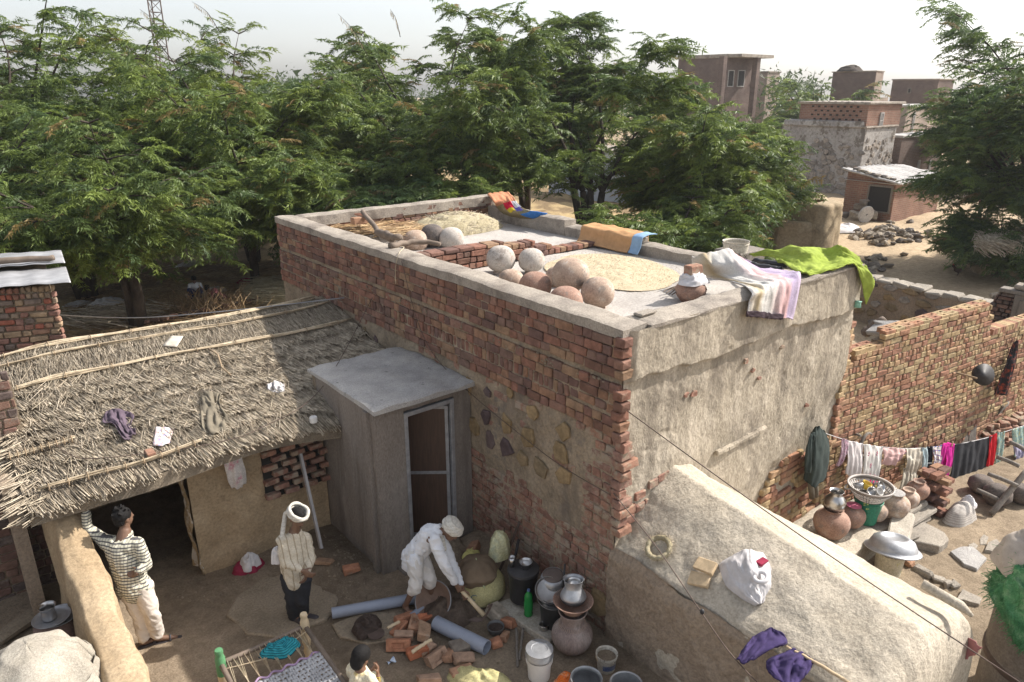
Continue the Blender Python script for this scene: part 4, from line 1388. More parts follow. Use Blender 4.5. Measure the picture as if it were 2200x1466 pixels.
# grain drying
pa, pb, pc, pd = P(1172, 578, ZR), P(1450, 596, ZR), P(1310, 546, ZR), P(1320, 622, ZR)
gc = (pa + pb + pc + pd) / 4
gu, gv = (pb - pa) / 2, (pd - pc) / 2
def grain_fn(u, v):
    a, r = u * 6.28319, v
    rr = r * (1 + .05 * fbm(np.cos(a) * 2, np.sin(a) * 2, 3, 4))
    z = ZR + .018 + .035 * (1 - rr ** 2) + .012 * fbm(rr * np.cos(a) * 14, rr * np.sin(a) * 14, 5, 4) * (1 - rr ** 4)
    X = gc[None] + (rr * np.cos(a))[:, None] * gu[None] + (rr * np.sin(a))[:, None] * gv[None]
    return np.stack([X[:, 0], X[:, 1], z], 1)
surf('drying_grain', grain_fn, 90, 30, M['grain'], None, label='pale grain spread in an oval to dry on the roof', cat='grain', kind='stuff')
def gr(i):
    a, r = R.uniform(0, 6.28), math.sqrt(R.random()) * 1.06
    if r > .95: r *= R.uniform(.98, 1.12)
    c = gc + math.cos(a) * r * gu + math.sin(a) * r * gv
    c[2] = ZR + .022 + .035 * max(0, 1 - r * r)
    t = R.uniform(0, 6.28)
    return c, c + np.array([math.cos(t), math.sin(t), R.uniform(0, .5)]) * .015
V, F = sticks(2500, gr, .0026, 3)
np_mesh('loose_grain', V, F, M['grain'], None, kind='stuff', label='scattered husks round the drying grain on the roof', cat='grain')
# hay heap
hp = P(935, 477, ZR)
b = heap((3.3, 7.85, ZR), 1.15, .6, .33, 4, 50, 16, .35, math.radians(5))
b.build('hay_heap', M['hay'], None, True, 'pale heap of chopped hay against the back parapet', 'hay', kind='stuff')
def hg(i):
    a, r = R.uniform(0, 6.28), R.random() ** .5 * 1.05; z_ = ZR + .04 + .31 * max(0, 1 - r ** 2.3); p_ = np.array([3.3 + 1.15 * r * math.cos(a), 7.85 + .6 * r * math.sin(a), z_]); t_ = R.uniform(0, 6.28); l_ = R.uniform(.06, .2)
    return p_, p_ + np.array([math.cos(t_) * l_, math.sin(t_) * l_, R.uniform(-.03, .06)])
V, F = sticks(1800, hg, .004, 3)
np_mesh('loose_hay', V, F, M['straw'], None, kind='stuff', label='loose straws over the hay heap', cat='straw')
# brushwood bundle with branches
bw = root('brushwood', P(800, 490, ZR), 'heap of thin brown brushwood in the far left corner of the roof', 'brushwood')
def bw_gen(i):
    t = R.random()
    c = P(700 + 190 * t, 474 + 16 * t + R.uniform(-8, 16), ZR + .08 + R.uniform(0, .2))
    c[0] = max(c[0], .36)
    a = math.radians(R.gauss(-12, 28))
    L = R.uniform(.3, .9)
    d = np.array([math.cos(a), math.sin(a), R.uniform(-.14, .2)]) * L / 2
    p, q = c - d, c + d
    p[0] = max(p[0], .33)
    return p, q
V, F = sticks(900, bw_gen, lambda: R.uniform(.004, .010), 3)
np_mesh('twigs', V, F, M['twig'], bw, kind='stuff')
def log(name, pts, r, mat, label=None, parent=None, cat='log', group=None, n=14, seg=8):
    pp = curve_pts(pts, n)
    b = MB(); b.tube([p + np.array([R.uniform(-1, 1), R.uniform(-1, 1), R.uniform(-1, 1)]) * r[0] * .25 for p in pp], [r[0] + (r[1] - r[0]) * k / n for k in range(n + 1)], seg)
    return b.build(name, mat, parent, True, label, cat if label else None, group)
log('branch', [P(778, 456, ZR + .55), P(800, 480, ZR + .42), P(818, 503, ZR + .3), P(848, 521, ZR + .3)], (.045, .05), M['wood_stick'], 'crooked branch rising from the brushwood on the roof', cat='branch')
log('branch', [P(838, 530, ZT + .05), P(875, 522, ZT + .05), P(905, 519, ZT + .06), P(945, 524, ZT + .02)], (.05, .035), M['wood_stick'], 'knobbly branch lying across the parapet by the pale pot', cat='branch')
log('branch', [P(812, 498, ZR + .35), P(845, 509, ZR + .4), P(862, 512, ZR + .38)], (.07, .05), M['wood_stick'], 'short stump at the end of the brushwood heap', cat='branch')
b = MB(); q = P(772, 474, ZR + .42); b.cbox((q[0], q[1], q[2]), (.3, .15, .13), .01, .006); b.build('brick', M['brick_loose'], None, label='single red brick lying on the brushwood', cat='brick')
# patchwork quilt over the far corner of the parapet
m, nt, ns, ls, bs = _nt('patchwork')
tc = ns.new('ShaderNodeTexCoord'); sp = ns.new('ShaderNodeSeparateXYZ'); ls.new(tc.outputs['UV'], sp.inputs[0])
def band(out, stops):
    r = ramp(ns, stops, 'CONSTANT'); ls.new(out, r.inputs[0]); return r.outputs[0]
col = mixc(ns, ls, band(sp.outputs[1], [(0, (0,0,0)), (.42, (1,1,1))]), (.5, .23, .13), (.26, .21, .12))
for (u0, u1, v0, v1, c) in ((.35,.7,.4,.6,(.55,.02,.05)), (.7,1.,.38,.6,(.65,.64,.66)), (.35,.6,.6,.7,(.6,.45,.03)), (.6,.85,.6,.72,(.14,.12,.4)), (.55,1.,.8,1.,(.06,.2,.55)), (.6,1.,.72,.8,(.2,.19,.13))):
    f1 = band(sp.outputs[0], [(0, (0,0,0)), (u0, (1,1,1)), (u1, (0,0,0))]) if u1 < 1 else band(sp.outputs[0], [(0, (0,0,0)), (u0, (1,1,1))])
    f2 = band(sp.outputs[1], [(0, (0,0,0)), (v0, (1,1,1)), (v1, (0,0,0))]) if v1 < 1 else band(sp.outputs[1], [(0, (0,0,0)), (v0, (1,1,1))])
    col = mixc(ns, ls, mixc(ns, ls, 1., f1, f2, 'MULTIPLY'), col, c)
f = nz(ns, ls, 26, 4, .7, None, tc.outputs['Object'])
r2 = ramp(ns, [(.3, (.7,.7,.7)), (.7, (1.2,1.2,1.2))]); ls.new(f.outputs[0], r2.inputs[0])
ls.new(mixc(ns, ls, 1., col, r2.outputs[0], 'MULTIPLY'), bs.inputs['Base Color'])
bs.inputs['Roughness'].default_value = .95; bs.inputs['Specular IOR Level'].default_value = .1
bumps(ns, ls, bs, [(f.outputs[0], .6, .02)])
M['patchwork'] = m
rows = [[P(1047, 418, 3.86), P(1070, 414, 3.88), P(1093, 414, 3.88)],
        [P(1058, 430, 3.83), P(1082, 424, 3.85), P(1103, 424, 3.84)],
        [P(1070, 449, 3.6), P(1092, 442, 3.7), P(1114, 440, 3.76)],
        [P(1085, 462, 3.46), P(1108, 457, 3.62), P(1135, 452, 3.71)],
        [P(1112, 474, 3.36), P(1140, 470, 3.5), P(1176, 458, 3.69)]]
net(rows, 26, 36, .02, 12, 3).build('patchwork_quilt', M['patchwork'], None, True, 'patchwork quilt with red, blue and white squares hung over the far parapet corner', 'quilt', thick=.02)
hh = P(1088, 471, ZR); heap((hh[0], hh[1], ZR), .34, .2, .13, 8, 30, 10, .5, .4).build('white_bag', M['cloth_white'], None, True, 'white plastic bag lying under the patchwork quilt', 'bag')
rows = [[(4.40, y, 3.33), (4.5, y, 3.45), (4.54, y, 3.6), (4.72, y, 3.64), (4.93, y, 3.63), (4.97, y, 3.45)] for y in np.linspace(5.25, 3.95, 6)]
net(rows, 26, 40, .018, 9, 5).build('orange_quilt', M['orange_quilt'], None, True, 'orange quilt folded over the low right parapet', 'quilt', thick=.02)
rows = [[(4.42, y, 3.33), (4.5, y, 3.46), (4.545, y, 3.62), (4.72, y, 3.655), (4.93, y, 3.64)] for y in np.linspace(3.95, 3.72, 3)]
net(rows, 18, 8, .01, 9, 6).build('blue_cloth', fabric('pale_blue', (.25,.38,.55), .2), None, True, 'pale blue cloth end beside the orange quilt', 'cloth', thick=.012)
# striped quilt, humped over a crate and hanging down the sunlit wall
cr_ = root('bedding_crate', (3.3, 1.0, ZR), 'brown crate under the striped quilt on the roof', 'crate')
rows = [[P(1486, 552, 3.78), P(1522, 545, 3.84), P(1564, 536, 3.9), P(1588, 552, 3.8), P(1612, 566, 3.75)],
        [P(1489, 572, 3.6), P(1532, 567, 3.78), P(1580, 562, 3.86), P(1615, 572, 3.78), P(1650, 575, 3.74)],
        [P(1500, 590, 3.42), P(1548, 594, 3.6), P(1600, 588, 3.78), P(1642, 589, 3.8), P(1690, 583, 3.84)],
        [P(1560, 604, 3.62), P(1595, 607, 3.78), P(1632, 602, 3.85), P(1668, 596, 3.86), P(1708, 587, 3.87)],
        [PY(1612, 626, -.1), PY(1638, 618, -.1), PY(1664, 611, -.1), PY(1692, 603, -.1), PY(1720, 595, -.1)],
        [PY(1609, 652, -.14), PY(1634, 648, -.15), PY(1660, 646, -.14), PY(1688, 645, -.15), PY(1714, 640, -.14)],
        [PY(1604, 676, -.13), PY(1630, 678, -.14), PY(1655, 681, -.13), PY(1682, 684, -.14), PY(1704, 685, -.13)]]
sq = net(rows, 60, 80, .028, 11, 9, .012, 7).build('striped_quilt', M['stripe_quilt'], None, True, 'pale quilt with pink and brown stripes hanging over the sunlit parapet', 'quilt', thick=.014)
rows = [[PY(1604, 668, -.15), PY(1630, 670, -.16), PY(1655, 673, -.15), PY(1684, 676, -.16)], [PY(1603, 680, -.145), PY(1630, 682, -.155), PY(1655, 685, -.145), PY(1682, 687, -.155)]]
net(rows, 40, 6, .012, 14, 2).build('hem', fabric('dark_hem', (.07,.05,.06), .4), sq, True, thick=.012)
b = MB(); q = P(1540, 590, ZR); b.cbox((q[0] + .35, q[1] - .15, ZR + .2), (.7, .5, .4), .02, .01); b.build('crate_body', M['wood_grey'], cr_)
# green cloth over rolled bedding
rows = [[P(1602, 544, 3.66), P(1655, 538, 3.8), P(1715, 527, 3.98), P(1765, 535, 3.92), P(1808, 531, 4.02), PX(1845, 552, 4.93)],
        [P(1640, 551, 3.7), P(1688, 548, 3.85), P(1735, 541, 3.98), P(1780, 548, 3.9), P(1815, 540, 3.98), PX(1858, 572, 4.97)],
        [P(1664, 553, 3.76), P(1695, 562, 3.84), P(1738, 563, 3.88), P(1788, 562, 3.87), P(1828, 553, 3.9), PX(1874, 592, 5.0)],
        [P(1668, 556, 3.8), P(1708, 580, 3.85), P(1745, 583, 3.85), P(1795, 574, 3.85), P(1836, 565, 3.85), PX(1877, 612, 5.0)],
        [P(1672, 560, 3.8), P(1722, 588, 3.85), P(1752, 587, 3.85), P(1800, 577, 3.85), P(1840, 567, 3.85), PX(1862, 652, 5.0)]]
net(rows, 110, 70, .034, 12, 13, .006, 5).build('green_cloth', M['green_cloth'], None, True, 'lime green cloth spread over bedding at the far end of the sunlit parapet', 'cloth', thick=.014)
for i, (a, c) in enumerate((((1618, 562), (1690, 570)), ((1612, 570), (1680, 580)))):
    log('pole', [P(*a, 3.72), P((a[0] + c[0]) / 2, (a[1] + c[1]) / 2, 3.74), P(*c, 3.74)], (.05, .045), M['black_plastic'], ['thick dark pipe under the edge of the green cloth', 'second dark pipe between the striped and green cloths'][i], cat='pipe')
# clay pot with brick and plastic at the front edge of the roof
pp = P(1482, 648, ZR)
cp = root('covered_pot', pp, 'orange clay pot capped with torn white plastic at the front of the roof', 'clay pot')
b = MB(); b.lathe([(.0, 0), (.12, .0), (.2, .1), (.22, .19), (.17, .27), (.1, .31), (.12, .34), (.1, .35), (0, .35)], (pp[0], pp[1], ZR), 26); b.build('body', M['clay_red'], cp, True)
b = heap((pp[0], pp[1], ZR + .27), .24, .2, .12, 21, 36, 8, .9); b.build('plastic_cover', M['cloth_white'], cp, True)
b = MB(); b.cbox((pp[0] + .02, pp[1], ZR + .46), (.27, .14, .12), .012, .008, None); b.build('brick', M['brick_low'], None, label='red brick weighing down the plastic on the orange pot', cat='brick')
for k in range(4):
    q = P(1425 + k * 6, 628 + k * 2, ZR + .06 + .02 * k)
    log('twig', [q, q + np.array([.12, .02, .02]), q + np.array([.25, -.05 + .05 * k, .05])], (.008, .014), M['wood_stick'], 'bare twig poking out left of the orange roof pot', cat='twig', group='twigs beside the roof pot', n=6, seg=5)
# white bucket with lettering
def text_mesh(s, size, mat, Mx, parent, name='lettering'):
    c = bpy.data.curves.new(name, 'FONT'); c.body = s; c.size = size; c.align_x = 'CENTER'; c.extrude = .001; c.resolution_u = 2
    o = bpy.data.objects.new(name, c); COL.objects.link(o)
    dg = bpy.context.evaluated_depsgraph_get()
    me = bpy.data.meshes.new_from_object(o.evaluated_get(dg)); bpy.data.objects.remove(o)
    me.materials.clear(); me.materials.append(mat); me.name = name
    o = bpy.data.objects.new(name, me); COL.objects.link(o); o.matrix_world = Mx
    o.parent = parent; o.matrix_parent_inverse = Matrix.Translation(-parent.location)
    return o
FACE = Matrix(((SID[0], 0, -FWD[0], 0), (SID[1], 0, -FWD[1], 0), (0, 1, 0, 0), (0, 0, 0, 1)))   # upright text turned to the camera side
def bucket(p, rt, rb, h, mat, label, cat='bucket', bail=None, ribs=True, az=0., fill=None, name='bucket'):
    t = root(name, p, label, cat)
    prof = [(rb, 0), (rb + (rt - rb) * .9, h * .86), (rt * 1.03, h * .87), (rt * 1.03, h * .91), (rt * .99, h * .92), (rt, h * .97), (rt * 1.05, h)] if ribs else [(rb, 0), (rt, h * .98), (rt * 1.06, h)]
    vessel(prof, p, .008, 30).build('body', mat, t, 50)
    if bail is not None:
        arc_handle((p[0], p[1], p[2] + h * .93), rt * 1.06, h * .5, az, .006).build('handle', bail, t, True)
    if fill is not None:
        b = MB(); rc = rb + (rt - rb) * .8 - .01; b.lathe([(0, h * .8), (rc, h * .79), (rc, h * .7), (0, h * .7)], p, 24); b.build('contents', fill, t)
    return t
wp = P(1577, 566, 3.5)
wb = bucket((wp[0], wp[1], 3.5), .2, .17, .36, M['dirty_white'], 'old white bucket with black lettering standing past the striped quilt')
text_mesh('OMIX', .085, M['soot'], T3((wp[0] - FWD[0] * .192 + .05, wp[1] - FWD[1] * .192, 3.61)) @ FACE, wb)
text_mesh('23', .085, M['soot'], T3((wp[0] - FWD[0] * .186 + .05, wp[1] - FWD[1] * .186, 3.53)) @ FACE, wb)
# cord tied on the parapet
log('cord', [P(862, 530, ZT + .05), P(868, 532, ZT + .04), PX(857, 545, -.09), PX(850, 575, -.09), PX(850, 610, -.085)], (.006, .005), M['reed'], 'straw cord tied round the parapet and hanging down the shaded wall', cat='cord', n=20, seg=5)

# ================================================================ courtyard
# worn round slab and cover slab
def flat_stone(px, name, label, mat, h=.06, cat='slab', z=None, group=None, cen=None, seed=0):
    pts = [gpt(*q) if z is None else P(q[0], q[1], z) for q in px]
    c = sum(pts) / len(pts)
    zt = (z if z is not None else sum(p[2] for p in pts) / len(pts)) + h
    b = MB(); n = len(pts)
    rr = random.Random(seed)
    dense = []
    for i in range(n):
        a, d = pts[i], pts[(i + 1) % n]
        for k in range(3):
            q = a + (d - a) * k / 3
            q = q + (q - c) * rr.uniform(-.03, .03)
            dense.append(q)
    N = len(dense)
    vs = [(p[0], p[1], zt - h - .08) for p in dense] + [(p[0] + (p[0] - c[0]) * .0, p[1], zt - .012) for p in dense] + [(c[0] + (p[0] - c[0]) * .96, c[1] + (p[1] - c[1]) * .96, zt + rr.uniform(-.004, .004)) for p in dense] + [(c[0], c[1], zt + .004)]
    fs = []
    for k in range(N):
        k2 = (k + 1) % N
        fs += [(k, k2, N + k2, N + k), (N + k, N + k2, 2 * N + k2, 2 * N + k), (2 * N + k, 2 * N + k2, 3 * N)]
    b.add(vs, fs)
    return b.build(name, mat, None, False, label, cat, group)
M['worn'] = earth('worn', [(.2,.16,.115),(.27,.22,.16),(.32,.265,.2)], 2, .95, .3, 40)
flat_stone([(490,1325),(505,1285),(560,1248),(640,1225),(720,1245),(728,1290),(700,1335),(600,1370),(530,1365)], 'stone_slab', 'broad worn stone slab under the turbaned man by the charpoy', M['worn'], .015)
flat_stone([(715,1345),(745,1330),(800,1316),(850,1318),(868,1345),(850,1375),(790,1385),(730,1372)], 'stone_slab', 'mud smeared slab with a lump of wet mortar beside the grey pipe', M['worn'], .02)
q = gpt(790, 1345, .1); heap((q[0], q[1], q[2] - .03), .2, .16, .1, 31, 40, 12, .9).build('mortar_lump', M['mudwet'], None, True, 'lump of dark wet mortar on the smeared slab', 'mortar')
# pvc pipes
def pipe(a, c, r, label):
    a, c = np.array(a), np.array(c)
    d = c - a; L = np.linalg.norm(d); d /= L
    rot = Vector(d).to_track_quat('Z', 'Y').to_matrix().to_4x4()
    b = MB(); b.lathe([(r * .88, 0), (r, 0), (r, L), (r * .88, L)], (0, 0, 0), 24, Matrix.Translation(a) @ rot, True)
    return b.build('pvc_pipe', M['pvc'], None, 40, label, 'pipe', 'grey plastic drain pipes in the courtyard')
pipe(gpt(713, 1318, .09), gpt(906, 1283, .09), .068, 'longest grey drain pipe lying behind the bent man')
pipe(gpt(936, 1338, .08), gpt(1046, 1392, .08), .085, 'thick short grey pipe lying open ended by the bricks')
pipe(gpt(882, 1326, .05), gpt(934, 1288, .05), .045, 'thin grey pipe end under the mixing pan')
# loose bricks
for i, (px, py, rz, d, dz, lb) in enumerate((
    (870,1328,.5,(.25,.12,.09),.05,'orange brick nearest the thin pipe end'), (857,1352,1.,(.24,.12,.09),.04,'chipped brick under the trowel handle'),
    (889,1342,1.5,(.24,.12,.09),.05,'upright brick in the middle of the loose brick pile'), (866,1366,.1,(.23,.12,.09),.05,'square faced orange brick above the stamped one'),
    (910,1357,1.6,(.26,.14,.1),.07,'large brown brick standing at the right of the pile'), (856,1386,.02,(.27,.13,.1),.06,'stamped brick at the left of the pile with a sunk panel'),
    (897,1398,.4,(.24,.13,.09),.05,'broken red brick under the mallet handle'), (917,1394,.7,(.2,.12,.08),.04,'small grey brick fragment under the mallet handle'),
    (938,1412,.85,(.26,.14,.1),.05,'stamped brick in the middle of the front row'), (966,1408,1.3,(.2,.12,.09),.05,'narrow upright brick in the front row'),
    (988,1390,.3,(.22,.16,.12),.06,'rounded grey stone at the end of the thick pipe'), (996,1414,.2,(.24,.13,.1),.05,'pale red brick at the right end of the front row'),
    (912,1328,.3,(.18,.1,.09),.05,'small red brick touching the thick pipe'), (992,1443,.3,(.25,.13,.1),.04,'brick half under the yellow sack'),
    (922,1462,.3,(.26,.13,.1),.06,'orange brick cut by the bottom edge of the photo'), (1068,1318,-.8,(.24,.2,.14),.06,'dark earthy stone beside the board'),
    (1090,1338,-.6,(.2,.12,.1),.04,'red brick at the end of the board'), (1083,1368,1.2,(.14,.1,.08),.03,'red brick fragment by the mortar bowl'), (1066,1382,.3,(.13,.12,.09),.04,'orange rounded brick bit right of the thick pipe'),
    (755,1222,.4,(.22,.12,.09),.05,'red brick at the foot of the outhouse'), (697,1207,-.3,(.26,.13,.06),.03,'brick half sunk in the earth left of the outhouse'),(1018,1178,1.3,(.24,.12,.1),.06,'reddish brick against the wall beside the outhouse pillar'))):
    p = gpt(px, py, dz)
    mk = 'brick_loose' if i not in (10, 15) else 'rubble'
    b = MB()
    if i in (5, 8, 2):
        vs, fs = frog_mesh(); Mx = tilt(p, math.radians(58) if i != 2 else .3, 0, -HEAD + (rz if i != 5 else .02)); b.add(vs, fs, Mx @ Matrix.Diagonal((d[0] / .24, d[1] / .11, d[2] / .08, 1)))
    else:
        b.cbox((0, 0, 0), d, .014 if i in (10, 11, 15) else .009, .012, tilt(p, R.uniform(-.3, .3), R.uniform(-.2, .2), rz - HEAD))
    b.build('brick', M[mk], None, False, lb, 'brick' if i not in (10, 15) else 'stone', 'loose bricks on the courtyard floor', org=p)
# rubble on the earth: clods, countless
mb = MB()
for k in range(1500):
    zone = R.random()
    if zone < .3: px, py = R.uniform(690, 800), R.uniform(1150, 1290)
    elif zone < .55: px, py = R.gauss(1000, 60), R.gauss(1300, 45)
    elif zone < .75: px, py = R.uniform(380, 640), R.uniform(1230, 1300)
    else: px, py = R.uniform(480, 1330), R.uniform(1280, 1470)
    p = gpt(px, py); s = .006 + .03 * R.random() ** 3
    if p[0] > -.05: continue
    mb.cbox(p, (s, s * R.uniform(.7, 1.3), s * .7), s * .22, s * .2)
mb.build('clods', M['mortar'], None, label='crumbs of earth and brick strewn over the courtyard', cat='rubble', kind='stuff')
q = gpt(985, 1300); heap((q[0], q[1], q[2] - .04), .55, .4, .2, 17, 60, 18, .5).build('earth_heap', earth('dug_earth', [(.07,.052,.04),(.115,.085,.065),(.15,.115,.088)], 5, .95, .9, 30), None, True, 'heap of dark dug earth under the bent man', 'earth', kind='stuff')
q = gpt(955, 1180); heap((q[0], q[1], q[2] - .03), .3, .35, .2, 23, 50, 14, .6).build('earth_heap', M['mortar'], None, True, 'stony earth heap beside the outhouse pillar', 'earth', kind='stuff')
# mixing pan on edge
pc = gpt(930, 1290, .22)
pt = root('mixing_pan', pc, 'round shallow mortar pan propped on its edge by the bent man', 'pan')
az = math.atan2(-(CAMP[1] - pc[1]), -(CAMP[0] - pc[0]))
Mx = T3(pc) @ Matrix.Rotation(-HEAD - .35, 4, 'Z') @ Matrix.Rotation(math.radians(52), 4, 'X')
vessel([(.0, -.13), (.09, -.125), (.17, -.07), (.225, -.005), (.235, 0)], pc, .004, 34, Mx).build('dish', plain('rusty_pan', (.24,.16,.12), .7, .3, .35, 6), pt, True)
b = MB(); b.lathe([(.232, -.006), (.242, 0), (.232, .006), (.226, 0)], (0, 0, 0), 34, Mx, True); b.build('rim', M['steel_frame'], pt, True)
# hoe held by the man
h0, h1 = gpt(985, 1262, .42), gpt(1040, 1322, .16)
hoe = root('hoe', h1, 'short hoe with pale handle and rusty broad blade held by the bent man', 'hoe')
b = MB(); b.tube([h0, (h0 + h1) / 2, h1], [.022, .024, .03], 8); b.build('handle', M['wood_light'], hoe, True)
b = MB()
ha = h1 + (h1 - h0) / np.linalg.norm(h1 - h0) * .03
q0, q1, q2, q3 = PD(1058, 1283, h1), PD(1058, 1300, h1, -.05), PD(1035, 1335, h1, -.06), PD(1003, 1333, h1, -.05)
b.grid(lambda u, v: tuple(crline([h1 + (q0 - h1) * .6, q1, q2, q3], u) * (1 - v * .45) + v * .45 * (h1 + np.array([0, 0, .03]))), 12, 6)
b.build('blade', M['iron'], hoe, True, thick=.006)
# trowel and mallet handles
log('trowel_handle', [gpt(832, 1350, .12), gpt(858, 1336, .15)], (.016, .02), M['wood_light'], None)
tw = bpy.data.objects['trowel_handle']
tag(tw, 'trowel with pale wooden handle and dark round blade on the slab', 'trowel'); tw.name = 'trowel'
b = MB(); q = gpt(808, 1362, .075)
b.lathe([(0, 0), (.1, 0), (.1, .006), (0, .006)], q, 14); b.build('blade', M['iron'], tw)
log('mallet_handle', [gpt(884, 1402, .17), gpt(926, 1374, .2)], (.022, .02), M['wood_light'], 'pale wooden tool handle resting on the broken red brick', cat='tool')
# mortar bowl
q = gpt(1065, 1360); t = root('mortar_bowl', q, 'small grey bowl full of mortar between stones and pipe', 'bowl')
vessel([(.06, 0), (.095, .06), (.1, .1), (.104, .105)], q, .006, 22).build('body', plain('enamel_grey', (.16,.16,.16), .5, .4), t, True)
b = MB(); b.lathe([(0, .08), (.09, .075), (.07, .05), (0, .05)], q, 20); b.build('contents', M['mudwet'], t)
# sacks at the wall
q = gpt(1052, 1282)
t = root('cement_sack', q, 'yellow printed cement sack slumped at the foot of the brick wall', 'sack')
b = MB(); b.lathe([(0, 0), (.2, .01), (.27, .1), (.26, .25), (.2, .36), (.1, .42), (0, .43)], (q[0] - .05, q[1] + .05, q[2] - .03), 26, None, False, .05); b.build('body', M['sack_yellow'], t, True)
text_mesh('Cement', .12, plain('print_green', (.12,.17,.2), .8), T3((q[0] - .05 - FWD[0] * .262, q[1] + .05 - FWD[1] * .262, q[2] + .08)) @ FACE @ Matrix.Rotation(-.5, 4, 'Z'), t)
t = root('burlap_sack', (q[0], q[1], q[2] + .38), 'brown cloth bundle tied with pale string on the yellow cement sack', 'sack')
b = MB()
def bun(u, v):
    a = u * 6.283
    r = np.interp(v, [0, .15, .5, .8, .92, 1], [.02, .2, .27, .17, .05, .0])
    z = np.interp(v, [0, .15, .5, .8, .92, 1], [0, .0, .14, .27, .31, .31])
    r = r * (1 + .06 * math.sin(a * 9) * v + .05 * math.sin(a * 4 + 1))
    return (q[0] - .12 + r * math.cos(a), q[1] + .1 + r * math.sin(a), q[2] + .26 + z)
b.grid(bun, 60, 26); b.build('body', M['burlap'], t, True)
b = MB(); b.tube(curve_pts([(q[0] - .13, q[1] + .1, q[2] + .58), (q[0] - .17, q[1] - .02, q[2] + .5), (q[0] - .2, q[1] - .1, q[2] + .4), (q[0] - .18, q[1] - .14, q[2] + .3)], 10), .008, 5); b.build('string', fabric('string_green', (.45,.5,.3)), t, True)
q2 = gpt(1085, 1235)
heap((q2[0] - .05, q2[1] + .05, q2[2] + .3), .16, .14, .34, 5, 40, 14, .5).build('yellow_bag', earth('yellow_bag', [(.5,.47,.25),(.6,.58,.36),(.4,.48,.4)], 4, .6, .2, 40, local=True), None, True, 'crumpled pale yellow plastic bag behind the brown bundle', 'bag')
q2 = gpt(1014, 1203); heap((q2[0], q2[1], q2[2] + .06), .13, .1, .1, 9, 26, 8, .6).build('yellow_rag', M['poly_yellow'], None, True, 'small yellow rag by the outhouse pillar', 'rag')
log('pole', [PX(1116, 1122, -.12), PX(1085, 1200, -.3), gpt(1042, 1292, .1)], (.016, .02), M['iron'], 'long thin rod leaning on the wall by the yellow sack', cat='rod')
log('pole', [PX(1114, 1160, -.1), gpt(1099, 1232, .25)], (.02, .02), M['soot'], 'short dark bar leaning behind the black bucket', cat='bar')
# board with kitchen things
flat_stone([(1066,1306),(1120,1272),(1160,1300),(1215,1345),(1182,1392),(1120,1350)], 'stone_slab', 'long thin stone slab carrying the black buckets', M['sand_stone'], .05)
BZ = .1
def onslab(px, py, dz=.06):
    p = gpt(px, py, dz); return p
p = onslab(1124, 1283)
bk1 = bucket(p, .185, .165, .42, M['black_plastic'], 'black bucket with a lid and steel cups, left of the two', ribs=True)
b = MB(); b.lathe([(0, .445), (.17, .445), (.195, .43), (.2, .40), (.192, .4), (.19, .43), (0, .432)], p, 30); b.build('lid', M['soot'], bk1, 40)
def tumbler(c, r, h, label):
    return vessel([(r * .75, 0), (r * .85, h * .5), (r, h)], c, .003, 20).build('steel_tumbler', M['steel'], None, True, label, 'tumbler', org=c)
tumbler(p + np.array([-.1, .1, .447]), .042, .13, 'steel tumbler standing on the lid of the left black bucket')
c = p + np.array([.02, -.02, .447])
vessel([(.05, 0), (.075, .04), (.08, .075), (.085, .078)], c, .003, 24).build('steel_bowl', M['steel'], None, True, 'steel bowl on the lid of the left black bucket', 'bowl', org=c)
p = onslab(1192, 1338)
bk2 = bucket(p, .19, .165, .42, M['black_plastic'], 'black bucket with a white handle heaped with dishes', bail=M['white_plastic'], az=-HEAD - .3 + math.pi)
for i, (dx, dy, dz, r, tx, ty, lb) in enumerate(((-.06, -.02, .42, .19, .25, -.25, 'steel plate at the bottom of the dish heap in the black bucket'), (-.04, .02, .46, .17, .45, -.3, 'steel plate tilted in the black bucket'), (-.1, .04, .5, .15, .8, -.5, 'upright steel plate at the left of the dish heap'))):
    cc = p + np.array([dx, dy, dz])
    vessel([(r * .8, 0), (r * .95, .012), (r, .025)], cc, .003, 28, tilt(cc, tx, ty, 0)).build('steel_plate', M['steel'], None, True, lb, 'plate', org=None)
cc = p + np.array([.05, .1, .5])
t = root('cooking_pot', cc, 'upturned sooty cooking pot on the heaped dishes', 'pot')
vessel([(.15, 0), (.155, .02), (.15, .06), (.13, .11)], cc, .004, 28, tilt(cc, .1, -.1, 0)).build('body', M['alu'], t, True)
b = MB(); b.lathe([(0, .118), (.1, .116), (.131, .108)], (0, 0, 0), 28, tilt(cc, .1, -.1, 0)); b.build('base', plain('sooty_base', (.13,.1,.085), .7), t, True)
cc = p + np.array([-.06, -.12, .47])
t = root('ladle', cc, 'steel ladle with dark handle on the heaped dishes', 'ladle')
vessel([(0, -.04), (.03, -.03), (.05, 0)], cc, .003, 18, tilt(cc + np.array([.1, .0, .03]), .5, 0, 0)).build('bowl', M['steel'], t, True)
b = MB(); b.tube([cc + np.array([.1, .04, .04]), cc + np.array([.2, .12, .3])], .012, 7); b.build('handle', M['soot'], t, True)
cc = p + np.array([-.1, -.12, .45])
vessel([(.035, 0), (.045, .05), (.05, .08)], cc, .003, 18, tilt(cc, .9, -.3, 0)).build('steel_cup', M['steel'], None, True, 'steel cup lying in the dish heap', 'cup', org=None)
